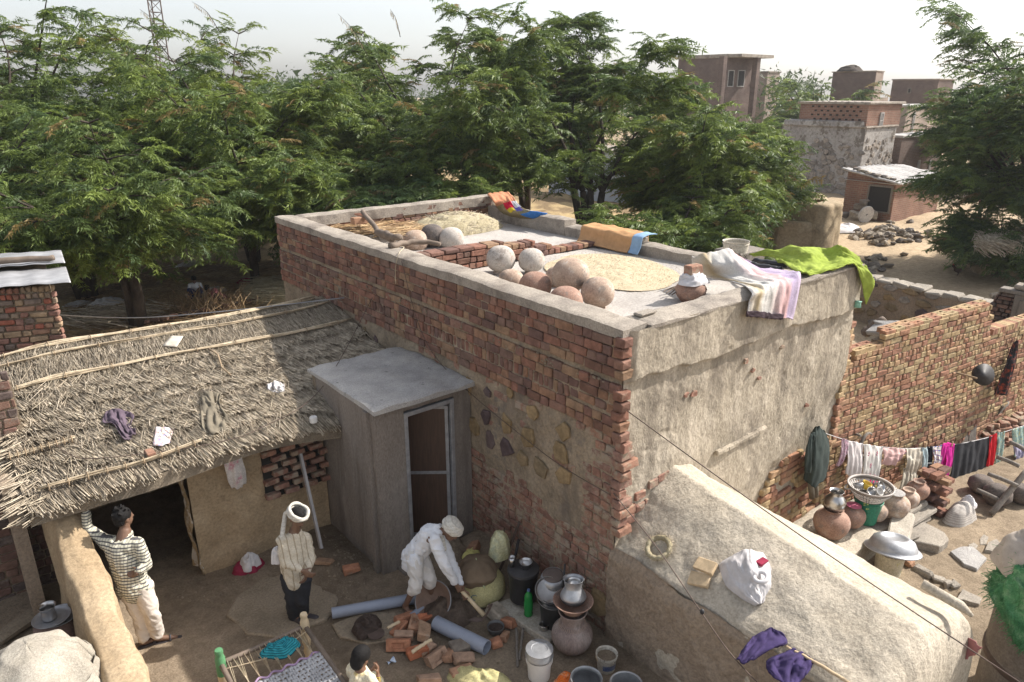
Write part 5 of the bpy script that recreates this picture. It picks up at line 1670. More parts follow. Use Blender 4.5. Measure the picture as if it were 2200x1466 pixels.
# green bottle
p = onslab(1135, 1322)
t = root('bottle', p, 'green plastic bottle standing on the stone slab', 'bottle')
m, nt, ns, ls, bs = _nt('green_pet'); bs.inputs['Base Color'].default_value = (.03, .3, .07, 1); bs.inputs['Roughness'].default_value = .15; bs.inputs['Transmission Weight'].default_value = .35; bs.inputs['IOR'].default_value = 1.3
b = MB(); b.lathe([(0, 0), (.045, 0), (.055, .02), (.05, .07), (.056, .1), (.056, .2), (.048, .23), (.054, .26), (.04, .31), (.018, .34), (.016, .355), (0, .355)], p, 22); b.build('body', m, t, True)
b = MB(); b.lathe([(0, .352), (.018, .352), (.018, .375), (0, .375)], p, 14); b.build('cap', plain('cap_blue', (.1,.16,.3), .5), t)
# cup and saucer in front
p = onslab(1168, 1358, .05)
vessel([(.06, 0), (.09, .02), (.1, .03)], p, .003, 26).build('steel_dish', M['steel'], None, True, 'steel dish under a tumbler at the front of the slab', 'dish', org=p)
p2 = p + np.array([0, 0, .012])
vessel([(.04, 0), (.05, .03), (.05, .08), (.055, .1)], p2, .003, 22).build('steel_tumbler', M['steel'], None, True, 'steel tumbler standing in the dish at the front of the slab', 'tumbler', org=p2)
# tower of clay pot, clay lid, aluminium pot
p = gpt(1228, 1392)
t = root('water_pot', p, 'big dusty clay water pot with incised neck at the foot of the wall', 'water pot')
prof = [(.0, 0), (.1, 0), (.19, .06), (.235, .16), (.225, .26), (.16, .34), (.125, .37), (.13, .42), (.155, .5), (.165, .52), (.15, .52), (.11, .4)]
prof = [tuple(crline([np.array(q) for q in prof], k / 40)) for k in range(41)]
b = MB(); b.lathe([(max(0, a), c_) for a, c_ in prof], p, 34); b.build('body', earth('pot_dusty', [(.2,.15,.135),(.28,.215,.19),(.38,.32,.29)], 5, .8, .3, 60, local=True, stretch=(1, 1, .25)), t, True)
b = MB()
for k in range(44):
    a = k * 6.283 / 44; b.tube([(p[0] + .165 * math.cos(a), p[1] + .165 * math.sin(a), p[2] + .338), (p[0] + .137 * math.cos(a), p[1] + .137 * math.sin(a), p[2] + .372)], .003, 4)
b.build('incised_band', M['clay'], t, kind='stuff')
c = p + np.array([0, 0, .52])
vessel([(.11, 0), (.13, .03), (.2, .12), (.225, .14), (.23, .15)], c, .012, 34).build('clay_dish', M['clay_red'], None, True, 'wide orange clay dish laid over the dusty water pot', 'dish', org=c)
c = c + np.array([.02, .02, .08])
Mx = tilt(c, -.12, .1, 0)
t = root('metal_pot', c, 'aluminium water pot with sooty bottom leaning on top of the orange dish', 'pot')
b = MB(); b.lathe([(0, 0), (.09, .005), (.13, .035), (.148, .075)], (0, 0, 0), 32, Mx); b.build('base', M['soot'], t, True)
vessel([(.147, .075), (.15, .09), (.14, .12), (.1, .19), (.095, .205), (.1, .235), (.108, .29), (.122, .3)], c, .004, 32, Mx).build('body', M['alu'], t, True)
c2 = c + np.array([.03, .02, .2])
vessel([(.05, 0), (.075, .04), (.08, .07)], c2, .003, 24).build('steel_bowl', M['steel'], None, True, 'steel bowl dropped in the mouth of the aluminium pot', 'bowl', org=c2)
# white bucket with aluminium pot as lid
p = gpt(1158, 1452)
bk = bucket(p, .135, .12, .26, M['white_plastic'], 'white bucket carrying an upturned aluminium pot', ribs=False, bail=M['white_plastic'], az=2.4)
c = p + np.array([0, 0, .25])
t = root('cooking_pot', c, 'aluminium pot with flat lid sitting on the white bucket', 'pot')
b = MB(); b.lathe([(.1, 0), (.145, .02), (.155, .04), (.14, .1), (.135, .11), (.15, .112), (.15, .12), (.09, .126), (.085, .12), (0, .12)], c, 34); b.build('body', M['alu'], t, 40)
# paint bucket
p = gpt(1302, 1436)
t = bucket(p, .118, .095, .21, M['dirty_white'], 'old paint bucket with faded blue print by the mud flank', ribs=True, bail=M['wood_pale'], az=-HEAD + math.pi + .2, fill=M['mortar'])
b = MB()
b.grid(lambda u, v: (p[0] + (.102 + .012 * v + .0) * math.cos(-2.75 + u * 1.5) * 1.02, p[1] + (.102 + .012 * v) * math.sin(-2.75 + u * 1.5) * 1.02, p[2] + .05 + .075 * v), 16, 3)
b.build('print', M['blue_print'], t, True)
# vessels at the bottom edge
p = gpt(1258, 1500)
vessel([(.12, 0), (.18, .05), (.2, .13), (.18, .2), (.15, .245), (.165, .27), (.17, .275)], p, .006, 34).build('metal_pot', plain('alu_dull', (.36,.37,.38), .5, .6, .3, 9), None, True, 'wide mouthed aluminium vessel at the bottom edge', 'pot', org=p)
p = gpt(1343, 1512)
bucket(p, .165, .13, .27, plain('galv', (.4,.41,.42), .45, .7, .3, 7), 'galvanised bucket cut by the bottom edge', bail=M['steel_frame'], az=math.pi - HEAD, ribs=False)
p = gpt(1214, 1476); heap((p[0], p[1], p[2]), .14, .12, .16, 3, 30, 10, .5).build('orange_cloth', earth('orange_print', [(.6,.1,.02),(.65,.16,.03),(.7,.55,.4)], 9, .8, .2, 40, local=True), None, True, 'bright orange and white cloth at the bottom edge', 'cloth')
p = gpt(1005, 1462); 
sk = heap((p[0] + .1, p[1] - .08, p[2]), .38, .16, .12, 12, 50, 12, .5, -HEAD - .15); sk = sk.build('yellow_sack', M['sack_yellow'], None, True, 'flattened yellow printed sack at the bottom edge', 'sack')
for k in range(2):
    a = gpt((1109, 1124)[k], 1350, .05); c = gpt((1112, 1116)[k], (1432, 1418)[k], .02)
    log('stick', [a, (a + c) / 2, c], (.016, .014), M['wood_grey'], ['left one of the two grey sticks before the slab', 'right one of the two grey sticks before the slab'][k], cat='stick', n=8)
p = gpt(835, 1430); b = MB(); b.grid(lambda u, v: (p[0] + .1 * u, p[1] + .06 * v, p[2] + .01 + .02 * math.sin(u * 5 + v * 3)), 6, 4); b.build('wrapper', earth('wrapper', [(.1,.25,.6),(.6,.65,.7),(.65,.7,.75)], 20, .3, .1, 40, local=True), None, True, 'crumpled blue and white wrapper by the girl', 'wrapper')
# cloth heap, batten, litter near the hut
p = gpt(535, 1222); heap(p, .2, .16, .12, 41, 40, 10, .6).build('maroon_cloth', M['maroon'], None, True, 'maroon cloth under the white one before the hut wall', 'cloth')
heap((p[0] + .02, p[1] - .02, p[2] + .05), .14, .13, .17, 43, 40, 12, .55).build('white_cloth', M['cloth_white'], None, True, 'white cloth dropped before the hut wall', 'cloth')
a, c = PD(645, 975, gpt(690, 1178), .45), gpt(690, 1178, .01)
d = (np.array(c) - a); L = np.linalg.norm(d)
b = MB(); b.box((0, 0, L / 2), (.09, .035, L), Matrix.Translation(a) @ Vector(d).to_track_quat('Z', 'X').to_matrix().to_4x4())
b.build('batten', plain('batten_grey', (.42,.4,.4), .6, .1, .25, 4), None, label='pale grey batten leaning against the lattice of the hut', cat='batten')
# things on the thatch
def onthatch(px, py, up=.07):
    best = None
    for k in range(60):
        s = k / 59
        z = 1.86 + .74 * s ** .8 + up
        p = P(px, py, z)
        y = eave_y(p[0]) + (ridge_y(p[0]) - eave_y(p[0])) * s
        if best is None or abs(p[1] - y) < best[0]: best = (abs(p[1] - y), p)
    return best[1]
def lay_cloth(name, px, mat, label, wr=.02, cat='cloth', up=.07, nu=26, nv=26, seed=0, fold=.0, thick=.008):
    rows = [[onthatch(a, c, up + (R.uniform(0, .03) if wr > .015 else 0)) for a, c in r] for r in px]
    return net(rows, nu, nv, wr, 8, seed, fold, 4).build(name, mat, None, True, label, cat, thick=thick)
lay_cloth('plum_cloth', [[(222,885),(240,880),(270,884),(288,892)],[(220,905),(245,895),(265,900),(284,908)],[(245,912),(255,912),(270,915),(280,915)],[(262,940),(268,935),(280,930),(292,925)],[(268,945),(276,945),(284,936),(290,930)]], M['plum'], 'dark plum shirt thrown on the thatch', .04, seed=2, fold=.02)
lay_cloth('khaki_cloth', [[(425,850),(440,845),(460,842),(475,845)],[(432,860),(450,862),(462,862),(472,868)],[(434,885),(455,880),(475,888),(490,895)],[(435,915),(455,920),(480,905),(500,915)],[(448,930),(462,934),(490,925),(522,938)]], M['khaki'], 'khaki trousers crumpled on the thatch', .04, seed=5, fold=.02, up=.11)
lay_cloth('grey_rag', [[(575,826),(590,820),(610,824)],[(575,838),(592,836),(612,834)],[(585,842),(600,842),(612,840)]], M['cloth_grey'], 'small grey rag on the thatch near the outhouse', .04, 'rag', seed=7)
lay_cloth('pale_rag', [[(484,872),(500,870),(515,874)],[(484,884),(500,886),(518,880)]], M['dirty_white'], 'whitish scrap beside the khaki trousers on the thatch', .02, 'rag', seed=8)
m, nt, ns, ls, bs = _nt('printed_page')
tc = ns.new('ShaderNodeTexCoord'); a_ = nz(ns, ls, 3.5, 3, .5, None, tc.outputs['UV'])
r = ramp(ns, [(.4, (.66,.66,.68)), (.55, (.6,.42,.36)), (.63, (.2,.24,.5)), (.68, (.68,.66,.64))]); ls.new(a_.outputs[0], r.inputs[0]); ls.new(r.outputs[0], bs.inputs['Base Color']); bs.inputs['Roughness'].default_value = .5
lay_cloth('printed_page', [[(334,918),(355,918),(376,918)],[(331,938),(350,937),(370,934)],[(328,957),(346,958),(364,952)]], m, 'white printed page lying on the thatch above the doorway', .01, 'paper', .1, 8, 8, 3, 0, .003)
lay_cloth('cardboard', [[(368,722),(394,723)],[(350,743),(380,746)]], plain('card', (.5,.45,.38), .8), 'pale square of cardboard near the ridge of the thatch', .002, 'cardboard', .1, 4, 4, 3, 0, .012)
q = onthatch(322, 973, .1); b = MB(); b.cbox(q, (.09, .16, .05), .008, .005); b.build('brick', M['brick_low'], None, label='small brick lying on the thatch under the printed page', cat='brick')
q = onthatch(674, 907, .1); b = MB(); b.lathe([(0, 0), (.05, 0), (.052, .07), (.048, .075), (.044, .07), (0, .07)], q, 20); b.build('tin', M['white_plastic'], None, 40, 'round white tin at the edge of the thatch beside the outhouse', 'tin', org=q)
# towel wound round the lintel, its end hanging
ga = [(-3.75, wy - .16, 1.72), (-3.5, wy - .18, 1.68), (-3.3, wy - .2, 1.73), (-3.1, wy - .24, 1.82), (-2.95, wy - .24, 1.83), (-2.83, wy - .24, 1.76)]
b = MB(); b.tube(curve_pts(ga, 30), [.06 + .02 * math.sin(k * 1.1) for k in range(31)], 10)
M['scarf'] = earth('scarf', [(.5,.1,.2),(.6,.55,.52),(.64,.6,.57),(.55,.52,.45)], 5, .9, .3, 60, local=True)
o = b.build('scarf', M['scarf'], None, True, 'pink and white scarf wound round the doorway beam with its end hanging down', 'scarf')
rows = [[(-2.98, wy - .26, 1.8), (-2.87, wy - .28, 1.83), (-2.75, wy - .26, 1.78)], [(-2.95, wy - .25, 1.6), (-2.84, wy - .28, 1.6), (-2.72, wy - .25, 1.58)], [(-2.93, wy - .2, 1.4), (-2.82, wy - .24, 1.36), (-2.69, wy - .2, 1.38)], [(-2.87, wy - .14, 1.2), (-2.78, wy - .17, 1.17), (-2.68, wy - .14, 1.21)]]
net(rows, 16, 30, .03, 8, 4, .02, 3).build('hanging_end', M['scarf'], o, True, thick=.01)

# ================================================================ charpoy (string bed)
bed = root('charpoy', (-3.0, 1.2, 0), 'woven charpoy bed with a green topped post standing on the courtyard floor', 'bed')
BH = .47
A1, A2 = P(655, 1345, BH), P(474, 1425, BH)          # far corners
ex = (A1 - A2); ex[2] = 0; bw_ = np.linalg.norm(ex); ex /= bw_
ey = np.array([ex[1], -ex[0], 0])                         # towards the camera
if np.dot(ey, FWD) > 0: ey = -ey
BL = 1.75
def bedp(u, v, z=BH): p = A2 + ex * u * bw_ + ey * v * BL; return np.array([p[0], p[1], z])
bg = float(gz(A1[0], A1[1]))
for (u, v, mat, lb) in ((1, 0, M['wood_light'], None), (0, 0, M['wood_light'], 'post with its top painted green'), (1, 1, M['wood_light'], None), (0, 1, M['wood_light'], None)):
    c = bedp(u, v, bg - .03)
    b = MB(); b.lathe([(0, 0), (.028, 0), (.04, .06), (.03, .1), (.045, .16), (.032, .22), (.05, .3), (.05, .56), (.04, .59), (.035, .62), (.042, .64), (.036, .67), (0, .675)], c, 12)
    o = b.build('leg', mat, bed, 40, lb)
    if lb:
        b = MB(); b.lathe([(.0515, .36), (.053, .44), (.0525, .56), (.043, .595), (.038, .62), (.045, .645), (.038, .675), (0, .68)], c, 12); b.build('painted_top', plain('green_paint', (.09,.24,.11), .6, 0, .25), o, 40)
for (a, c) in ((bedp(0, 0), bedp(1, 0)), (bedp(0, 1), bedp(1, 1)), (bedp(0, 0), bedp(0, 1)), (bedp(1, 0), bedp(1, 1))):
    b = MB(); b.tube(curve_pts([a, (a + c) / 2 + np.array([0, 0, -.01]), c], 8), .027, 10); b.build('rail', M['wood_stick'], bed, True)
V0 = .26
b = MB()
for k in range(15):               # tension ropes
    u = .07 + .86 * k / 14
    a = bedp(u, 0, BH + .01); c = bedp(u + (.035 if k % 2 else -.035), V0, BH - .005)
    d = bedp(u + .03, 0, BH - .02)
    b.tube([a, c, d], .005, 5)
b.tube(curve_pts([bedp(.0, .06, BH), bedp(.25, .1, BH), bedp(.5, .12, BH - .01), bedp(.75, .09, BH), bedp(1, .05, BH)], 16), .006, 5)
b.build('tension_rope', M['reed'], bed, True, kind='stuff')
M['strap'] = fabric('strap', (.42,.42,.43), .25, 80, .4)
b = MB(); b.tube([bedp(t, V0 + .012 * math.sin(t * 40), BH - .01) for t in np.linspace(.04, .96, 60)], .012, 6); b.build('end_bar', fabric('purple_rope', (.4,.28,.42), .5, 30), bed, True)
# weave: straps over and under, each strap one piece
NS, NT = 20, 26
for i in range(NS):
    v = V0 + .02 + (1 - V0 - .05) * i / (NS - 1)
    b = MB()
    b.grid(lambda u, w: tuple(bedp(.03 + .94 * u, v + (w - .5) * .026, BH - .02 * math.sin(u * 3.14) + .006 * math.sin(u * NT * math.pi + i * math.pi) - .002)), NT * 2, 1)
    b.build('strap', M['strap'], bed, True, thick=.003)
for i in range(NT):
    u = .05 + .9 * i / (NT - 1)
    b = MB()
    b.grid(lambda w, v: tuple(bedp(u + (w - .5) * .022 + .012 * math.sin(v * 6 + i), V0 + .01 + (1 - V0 - .02) * v, BH - .02 * math.sin(u * 3.14) + .006 * math.sin(v * NS * math.pi + (i + 1) * math.pi))), 1, NS * 2)
    b.build('strap', M['strap'], bed, True, thick=.003)
q = P(604, 1390, BH + .02)
bl = heap((q[0], q[1], BH - .02), .19, .13, .1, 51, 44, 16, .7, -HEAD + .5); bl.build('teal_cloth', M['teal'], None, True, 'crumpled teal cloth with dark stripes on the charpoy ropes', 'cloth')

# ================================================================ bottom left: canvas covered bin, dishes
t = root('canvas_bin', (-5.3, 2.3, 0), 'round grain bin under a pale grey canvas dome left of the mud wall', 'bin')
b = MB()
def dome(u, v):
    a = u * 6.283
    r = np.interp(v, [0, .25, .55, .8, .9, 1.], [0.0, .2, .38, .47, .5, .52]); z = np.interp(v, [0, .25, .55, .8, .9, 1.], [1.3, 1.25, 1.1, .88, .7, .5])
    k = .13 * sstep(.2, .8, v) * math.sin(a * 7 + 2 * math.sin(a * 2)) + .05 * math.sin(a * 17 + 2) * sstep(.75, .95, v) + .02 * float(fbm(math.cos(a) * 3, math.sin(a) * 3, v * 3, 3))
    return (-5.35 + r * (1 + .6 * k) * math.cos(a), 2.3 + r * (1 + .6 * k) * math.sin(a), z + k * .25)
b.grid(dome, 120, 40); b.build('canvas', M['canvas'], t, True, thick=.008)
b = MB(); b.lathe([(0, 0), (.46, 0), (.46, .85), (0, .85)], (-5.35, 2.3, -.05), 28); b.build('drum', M['mud_side'], t)
b = MB()
def ruf(u, v):
    a = -1.2 + u * 2.6
    r = .49 + .07 * v + .05 * math.sin(u * 34) * v + .02 * math.sin(u * 61) * v
    return (-5.35 + r * math.cos(a), 2.3 + r * math.sin(a), .93 - .2 * v + .03 * math.sin(u * 23))
b.grid(ruf, 90, 8); b.build('ruffle', M['canvas'], t, True, thick=.008)
p = P(112, 1330, .62)
t = root('dish_stand', (p[0], p[1], 0), 'upturned clay tub carrying metal dishes behind the canvas bin', 'tub')
b = MB(); b.lathe([(0, -.05), (.24, -.05), (.22, .4), (.18, .6), (0, .6)], (p[0], p[1], 0), 26); b.build('tub', M['clay_dark'], t, True)
for i, (dx, r, dz) in enumerate(((.06, .2, .6), (.0, .19, .625))):
    c = (p[0] + dx, p[1] + dx * .3, dz)
    vessel([(r * .8, 0), (r * .95, .012), (r, .025)], c, .004, 32).build('tray', M['alu'], None, True, ['lower tin tray under the steel jug on the tub', 'upper tin tray under the steel jug on the tub'][i], 'tray', org=c)
c = (p[0] - .02, p[1], .64)
vessel([(.07, 0), (.075, .02), (.066, .1), (.075, .15), (.09, .165)], c, .004, 28).build('steel_jug', M['steel'], None, True, 'steel jug standing on the tin trays behind the canvas bin', 'jug', org=c)
p = gpt(125, 1240); b = MB(); b.grid(lambda u, v: (p[0] + .25 * (u - .5), p[1] + .09 * (v - .5) * (1 + .3 * math.sin(u * 6)), .03 + .05 * math.sin(u * 3.1) * (1 - u * .5)), 10, 6); b.build('shoe', M['black_plastic'], None, True, 'black shoe lying in the shade left of the mud wall', 'shoe', thick=.02)
b = MB(); p = gpt(40, 1345, .08); b.cbox((0, 0, 0), (.6, .22, .14), .03, .02, tilt(p, 0, 0, .5)); b.build('stone', M['worn'], None, label='long stone in the shade above the canvas bin', cat='stone')

# ================================================================ people
def cap(b, p, q, r0, r1=None, seg=12):
    r1 = r0 if r1 is None else r1
    p, q = np.array(p, float), np.array(q, float)
    d = q - p; L = np.linalg.norm(d)
    d = d / L if L > 1e-6 else np.array([0, 0, 1.])
    pts, rr = [], []
    for k, f in ((-.97, .24), (-.8, .6), (-.45, .89)):
        pts.append(p + d * r0 * k); rr.append(r0 * f)
    pts.append(p); rr.append(r0)
    if L > 1e-6: pts.append(q); rr.append(r1)
    for k, f in ((.45, .89), (.8, .6), (.97, .24)):
        pts.append(q + d * r1 * k); rr.append(r1 * f)
    b.tube(pts, rr, seg)
def chain(b, pts, rs):
    for i in range(len(pts) - 1):
        cap(b, pts[i], pts[i + 1], rs[i], rs[i + 1])
def ell(b, c, r, M3=None, seg=16):
    """ellipsoid, r = (rx, ry, rz) in the frame M3 (rows = axes)"""
    vs, fs = [], []
    n = 10
    M3 = np.eye(3) if M3 is None else M3
    for i in range(n + 1):
        t = math.pi * i / n
        for k in range(seg):
            a = 2 * math.pi * k / seg
            l = np.array([math.sin(t) * math.cos(a) * r[0], math.sin(t) * math.sin(a) * r[1], -math.cos(t) * r[2]])
            vs.append(np.array(c) + l @ M3)
    for i in range(n):
        for k in range(seg):
            k2 = (k + 1) % seg
            fs.append((i * seg + k, i * seg + k2, (i + 1) * seg + k2, (i + 1) * seg + k))
    b.add(vs, fs)
def melt(b, name, mat, parent, vox=.01, it=6, label=None, noise=0., nscale=9.):
    """weld overlapping shapes into one continuous skin"""
    me = bpy.data.meshes.new(name); me.from_pydata(b.v, [], b.f)
    o = bpy.data.objects.new(name, me); COL.objects.link(o)
    r = o.modifiers.new('r', 'REMESH'); r.mode = 'VOXEL'; r.voxel_size = vox
    s = o.modifiers.new('s', 'SMOOTH'); s.iterations = it; s.factor = .5
    dg = bpy.context.evaluated_depsgraph_get()
    m2 = bpy.data.meshes.new_from_object(o.evaluated_get(dg))
    bpy.data.objects.remove(o)
    n = len(m2.vertices)
    if noise and n:
        co = np.empty(n * 3, np.float32); m2.vertices.foreach_get('co', co); co = co.reshape(-1, 3)
        no = np.empty(n * 3, np.float32); m2.vertices.foreach_get('normal', no); no = no.reshape(-1, 3)
        w = noise * (1 - 2.4 * np.abs(fbm(co[:, 0] * nscale + .6 * co[:, 2] * nscale, co[:, 1] * nscale, co[:, 2] * nscale * .7, 3)))
        m2.vertices.foreach_set('co', (co + no * w[:, None]).astype(np.float32).ravel())
    m2.name = name
    m2.polygons.foreach_set('use_smooth', [True] * len(m2.polygons))
    m2.materials.clear(); m2.materials.append(mat)
    o = bpy.data.objects.new(name, m2); COL.objects.link(o)
    attach(o, parent); tag(o, label)
    return o
def frame(f, up=(0, 0, 1)):
    """axes right, forward, up as rows"""
    f = np.array(f, float); f /= np.linalg.norm(f)
    r = np.cross(f, up); r /= np.linalg.norm(r)
    return np.stack([r, f, np.cross(r, f)])
def hand(b, w, d, n, s=1., curl=.5, thumb=1):
    """palm and five fingers from wrist w along d, palm facing n"""
    d = np.array(d, float); d /= np.linalg.norm(d)
    n = np.array(n, float); n -= d * np.dot(n, d); n /= np.linalg.norm(n)
    x = np.cross(d, n) * thumb
    w = np.array(w, float)
    for k in range(4):
        o = (k - 1.5) * .021 * s
        k0 = w + x * o * .6 + d * .01
        kn = w + x * o + d * .088 * s
        cap(b, k0, kn, .015 * s, .0125 * s, 8)
        fl = (.072, .08, .075, .058)[::-1][k] * s if thumb > 0 else (.058, .075, .08, .072)[k] * s
        a1 = curl * .8; a2 = curl * 1.7
        m = kn + (d * math.cos(a1) + n * math.sin(a1)) * fl * .55
        e = m + (d * math.cos(a2) + n * math.sin(a2)) * fl * .45
        cap(b, kn, m, .0105 * s, .0095 * s, 8); cap(b, m, e, .0095 * s, .008 * s, 8)
    t0 = w + x * .026 * s + d * .025 * s
    t1 = t0 + (x * .75 + d * .6 + n * .35) * .042 * s
    t2 = t1 + (x * .25 + d * .8 + n * (.4 + .4 * curl)) * .034 * s
    cap(b, t0, t1, .0135 * s, .0115 * s, 8); cap(b, t1, t2, .011 * s, .009 * s, 8)
def head(b, c, f, up=(0, 0, 1), s=1.):
    """skull, jaw, nose, ears, brow; f = where the face looks"""
    A = frame(f, up); r, f, u = A
    c = np.array(c, float)
    ell(b, c + u * .025 * s - f * .012 * s, (.074 * s, .094 * s, .094 * s), A)
    ell(b, c - u * .045 * s + f * .028 * s, (.055 * s, .06 * s, .066 * s), A)
    cap(b, c - u * .09 * s + f * .052 * s, c - u * .092 * s + f * .058 * s, .024 * s)
    cap(b, c + u * .012 * s + f * .083 * s, c - u * .03 * s + f * .103 * s, .010 * s, .0145 * s)
    for q in (-1, 1):
        ell(b, c + r * q * .076 * s - u * .01 * s - f * .01 * s, (.011 * s, .022 * s, .033 * s), A)
        cap(b, c + r * q * .02 * s + u * .026 * s + f * .078 * s, c + r * q * .05 * s + u * .022 * s + f * .062 * s, .011 * s)
    cap(b, c - r * .018 * s - u * .058 * s + f * .084 * s, c + r * .018 * s - u * .058 * s + f * .084 * s, .0085 * s)
def face_bits(c, f, up, s, parent):
    A = frame(f, up); r, f, u = A; c = np.array(c)
    for q in (-1, 1):
        b = MB(); ell(b, c + r * q * .031 * s + u * .008 * s + f * .074 * s, (.014 * s, .009 * s, .0085 * s), A, 10)
        e = b.build('eye', M['eye'], parent, True)
    b = MB(); cap(b, c - r * .02 * s - u * .059 * s + f * .09 * s, c + r * .02 * s - u * .059 * s + f * .09 * s, .0045 * s); b.build('mouth', M['lip'], parent, True)
M['skin'] = plain('skin', (.16,.09,.058), .55, 0, .15, 20, .05)
M['skin_light'] = plain('skin_light', (.17,.09,.055), .55, 0, .15, 20, .05)
M['hair'] = plain('hair', (.011,.01,.01), .75, 0, .4, 30, .5, 120, True, None, .2)
M['eye'] = plain('eye', (.03,.02,.02), .2)
M['lip'] = plain('lip', (.1,.04,.035), .5)
M['sandal'] = plain('sandal', (.035,.03,.035), .6)
M['turban'] = striped('turban', [(0, (.56,.53,.47)), (.55, (.6,.57,.51)), (.8, (.5,.47,.41))], 2, 26, 'LINEAR', coord='Object')
M['shirt_white'] = fabric('shirt_white', (.66,.67,.7), .08, 40, .2)
M['shirt_cream'] = striped('shirt_cream', [(0, (.56,.5,.4)), (.82, (.36,.3,.22))], 0, 14, 'CONSTANT', coord='Object')
M['dark_trousers'] = fabric('dark_trousers', (.035,.036,.042), .3)
M['cream_trousers'] = fabric('cream_trousers', (.58,.52,.46), .12)
M['white_dhoti'] = fabric('white_dhoti', (.58,.56,.54), .12)
m, nt, ns, ls, bs = _nt('check_shirt')
tc = ns.new('ShaderNodeTexCoord'); sp = ns.new('ShaderNodeSeparateXYZ'); ls.new(tc.outputs['Object'], sp.inputs[0])
def lines(out, sc, w):
    ns, ls = m.node_tree.nodes, m.node_tree.links
    a = ns.new('ShaderNodeMath'); a.operation = 'MULTIPLY'; a.inputs[1].default_value = sc; ls.new(out, a.inputs[0])
    f = ns.new('ShaderNodeMath'); f.operation = 'FRACT'; ls.new(a.outputs[0], f.inputs[0])
    r = ramp(ns, [(0, (1,1,1)), (w, (0,0,0))], 'CONSTANT'); ls.new(f.outputs[0], r.inputs[0]); return r.outputs[0]
c = mixc(ns, ls, lines(sp.outputs[2], 30, .38), (.58,.55,.44), (.11,.105,.11))
ad = ns.new('ShaderNodeMath'); ad.operation = 'SUBTRACT'; ls.new(sp.outputs[0], ad.inputs[0]); ls.new(sp.outputs[1], ad.inputs[1])
c = mixc(ns, ls, lines(ad.outputs[0], 20, .25), c, mixc(ns, ls, .45, c, (.07,.08,.06)))
ls.new(c, bs.inputs['Base Color']); bs.inputs['Roughness'].default_value = .9; bs.inputs['Specular IOR Level'].default_value = .15
M['check_shirt'] = m

def foot(b, ankle, toe, s=1.):
    ankle, toe = np.array(ankle, float), np.array(toe, float)
    cap(b, ankle, ankle + (toe - ankle) * .1 - np.array([0, 0, .03]), .04 * s, .036 * s)
    cap(b, ankle + (toe - ankle) * -.15 - np.array([0, 0, .035]), toe, .034 * s, .028 * s)
def wrap_turban(c, f, up, s, parent, tail=None, open_top=False):
    A = frame(f, up); r, f, u = A; c = np.array(c)
    b = MB()
    for j in range(6):
        rad = (.088, .098, .102, .098, .088, .072)[j] * s; hh = (.03, .045, .062, .08, .097, .11)[j] * s
        if open_top and j > 3: continue
        tilt_ = math.sin(j * 2.3) * .22
        pts = [c + r * math.cos(a) * rad + f * (math.sin(a) * rad * 1.12 - .01) + u * (hh + tilt_ * rad * math.sin(a + j)) for a in np.linspace(0, 6.283, 25)]
        b.tube(pts, [.019 * s * (1 + .25 * math.sin(k * .9 + j * 2)) for k in range(25)], 7, False)
    if not open_top: ell(b, c + u * .085 * s, (.085 * s, .1 * s, .055 * s), A)
    if tail: chain(b, tail, [.026 * s] * len(tail))
    return melt(b, 'turban', M['turban'], parent, .007, 2)

# --- man in the checked shirt, back to us, one hand on the door post
b0 = gpt(330, 1385)
man = root('person', b0, 'man in checked shirt and cream trousers seen from behind, hand on the hut post', 'person')
Q = lambda px, py, o=0.: PD(px, py, b0, o)
hd = Q(266, 1112, .25); nk = Q(268, 1142, .22); ch = Q(264, 1185, .15); ws = Q(281, 1238, .08); hp_ = Q(290, 1262, .06)
sl, el_, wl_, hl = Q(222, 1162, .2), Q(190, 1137, .28), Q(183, 1092, .33), Q(181, 1066, .35)
sr, er, wr_ = Q(299, 1168, .14), Q(315, 1214, .06), Q(295, 1231, -.06)
fl = gpt(312, 1388); fr_ = gpt(342, 1380)
hipL, hipR = hp_ - SID * .075, hp_ + SID * .085
kl, kr = Q(301, 1322, .04), Q(327, 1318, .0)
al, ar = fl + np.array([0, 0, .09]), fr_ + np.array([0, 0, .09])
b = MB(); head(b, hd, FWD + SID * .55, (0, 0, 1), 1.02)
chain(b, [hd - np.array([0, 0, .04]), nk - np.array([0, 0, .03])], [.052, .056])
chain(b, [nk, ch, ws, hp_], [.07, .12, .11, .12]); chain(b, [sl, ch, sr], [.055, .1, .055])
chain(b, [sl, el_, wl_], [.048, .038, .028]); chain(b, [sr, er, wr_], [.048, .038, .028])
hand(b, wl_, hl - wl_, FWD, 1.05, .3, 1); hand(b, wr_, ws - wr_ + SID * -.05, -SID, 1., .7, 1)
chain(b, [hipL, kl, al], [.085, .055, .036]); chain(b, [hipR, kr, ar], [.085, .055, .036])
foot(b, al, fl + SID * .1 + FWD * .1 + np.array([0, 0, .02])); foot(b, ar, fr_ + SID * .17 + FWD * .06 + np.array([0, 0, .02]))
melt(b, 'body', M['skin'], man, .009, 4)
b = MB(); chain(b, [nk - np.array([0, 0, .06]), ch, ws, hp_ - np.array([0, 0, .03])], [.085, .15, .145, .155]); chain(b, [sl, ch + np.array([0, 0, .04]), sr], [.075, .13, .075])
cap(b, ch - SID * .07, ws - SID * .06, .12, .12); cap(b, ch + SID * .07, ws + SID * .06, .12, .12)
cap(b, hp_ - SID * .07, hp_ + SID * .07, .135)
chain(b, [sl, el_, el_ + (wl_ - el_) * .75], [.072, .058, .047]); chain(b, [sr, er, er + (wr_ - er) * .8], [.072, .06, .047])
melt(b, 'shirt', M['check_shirt'], man, .012, 4, None, .007, 11)
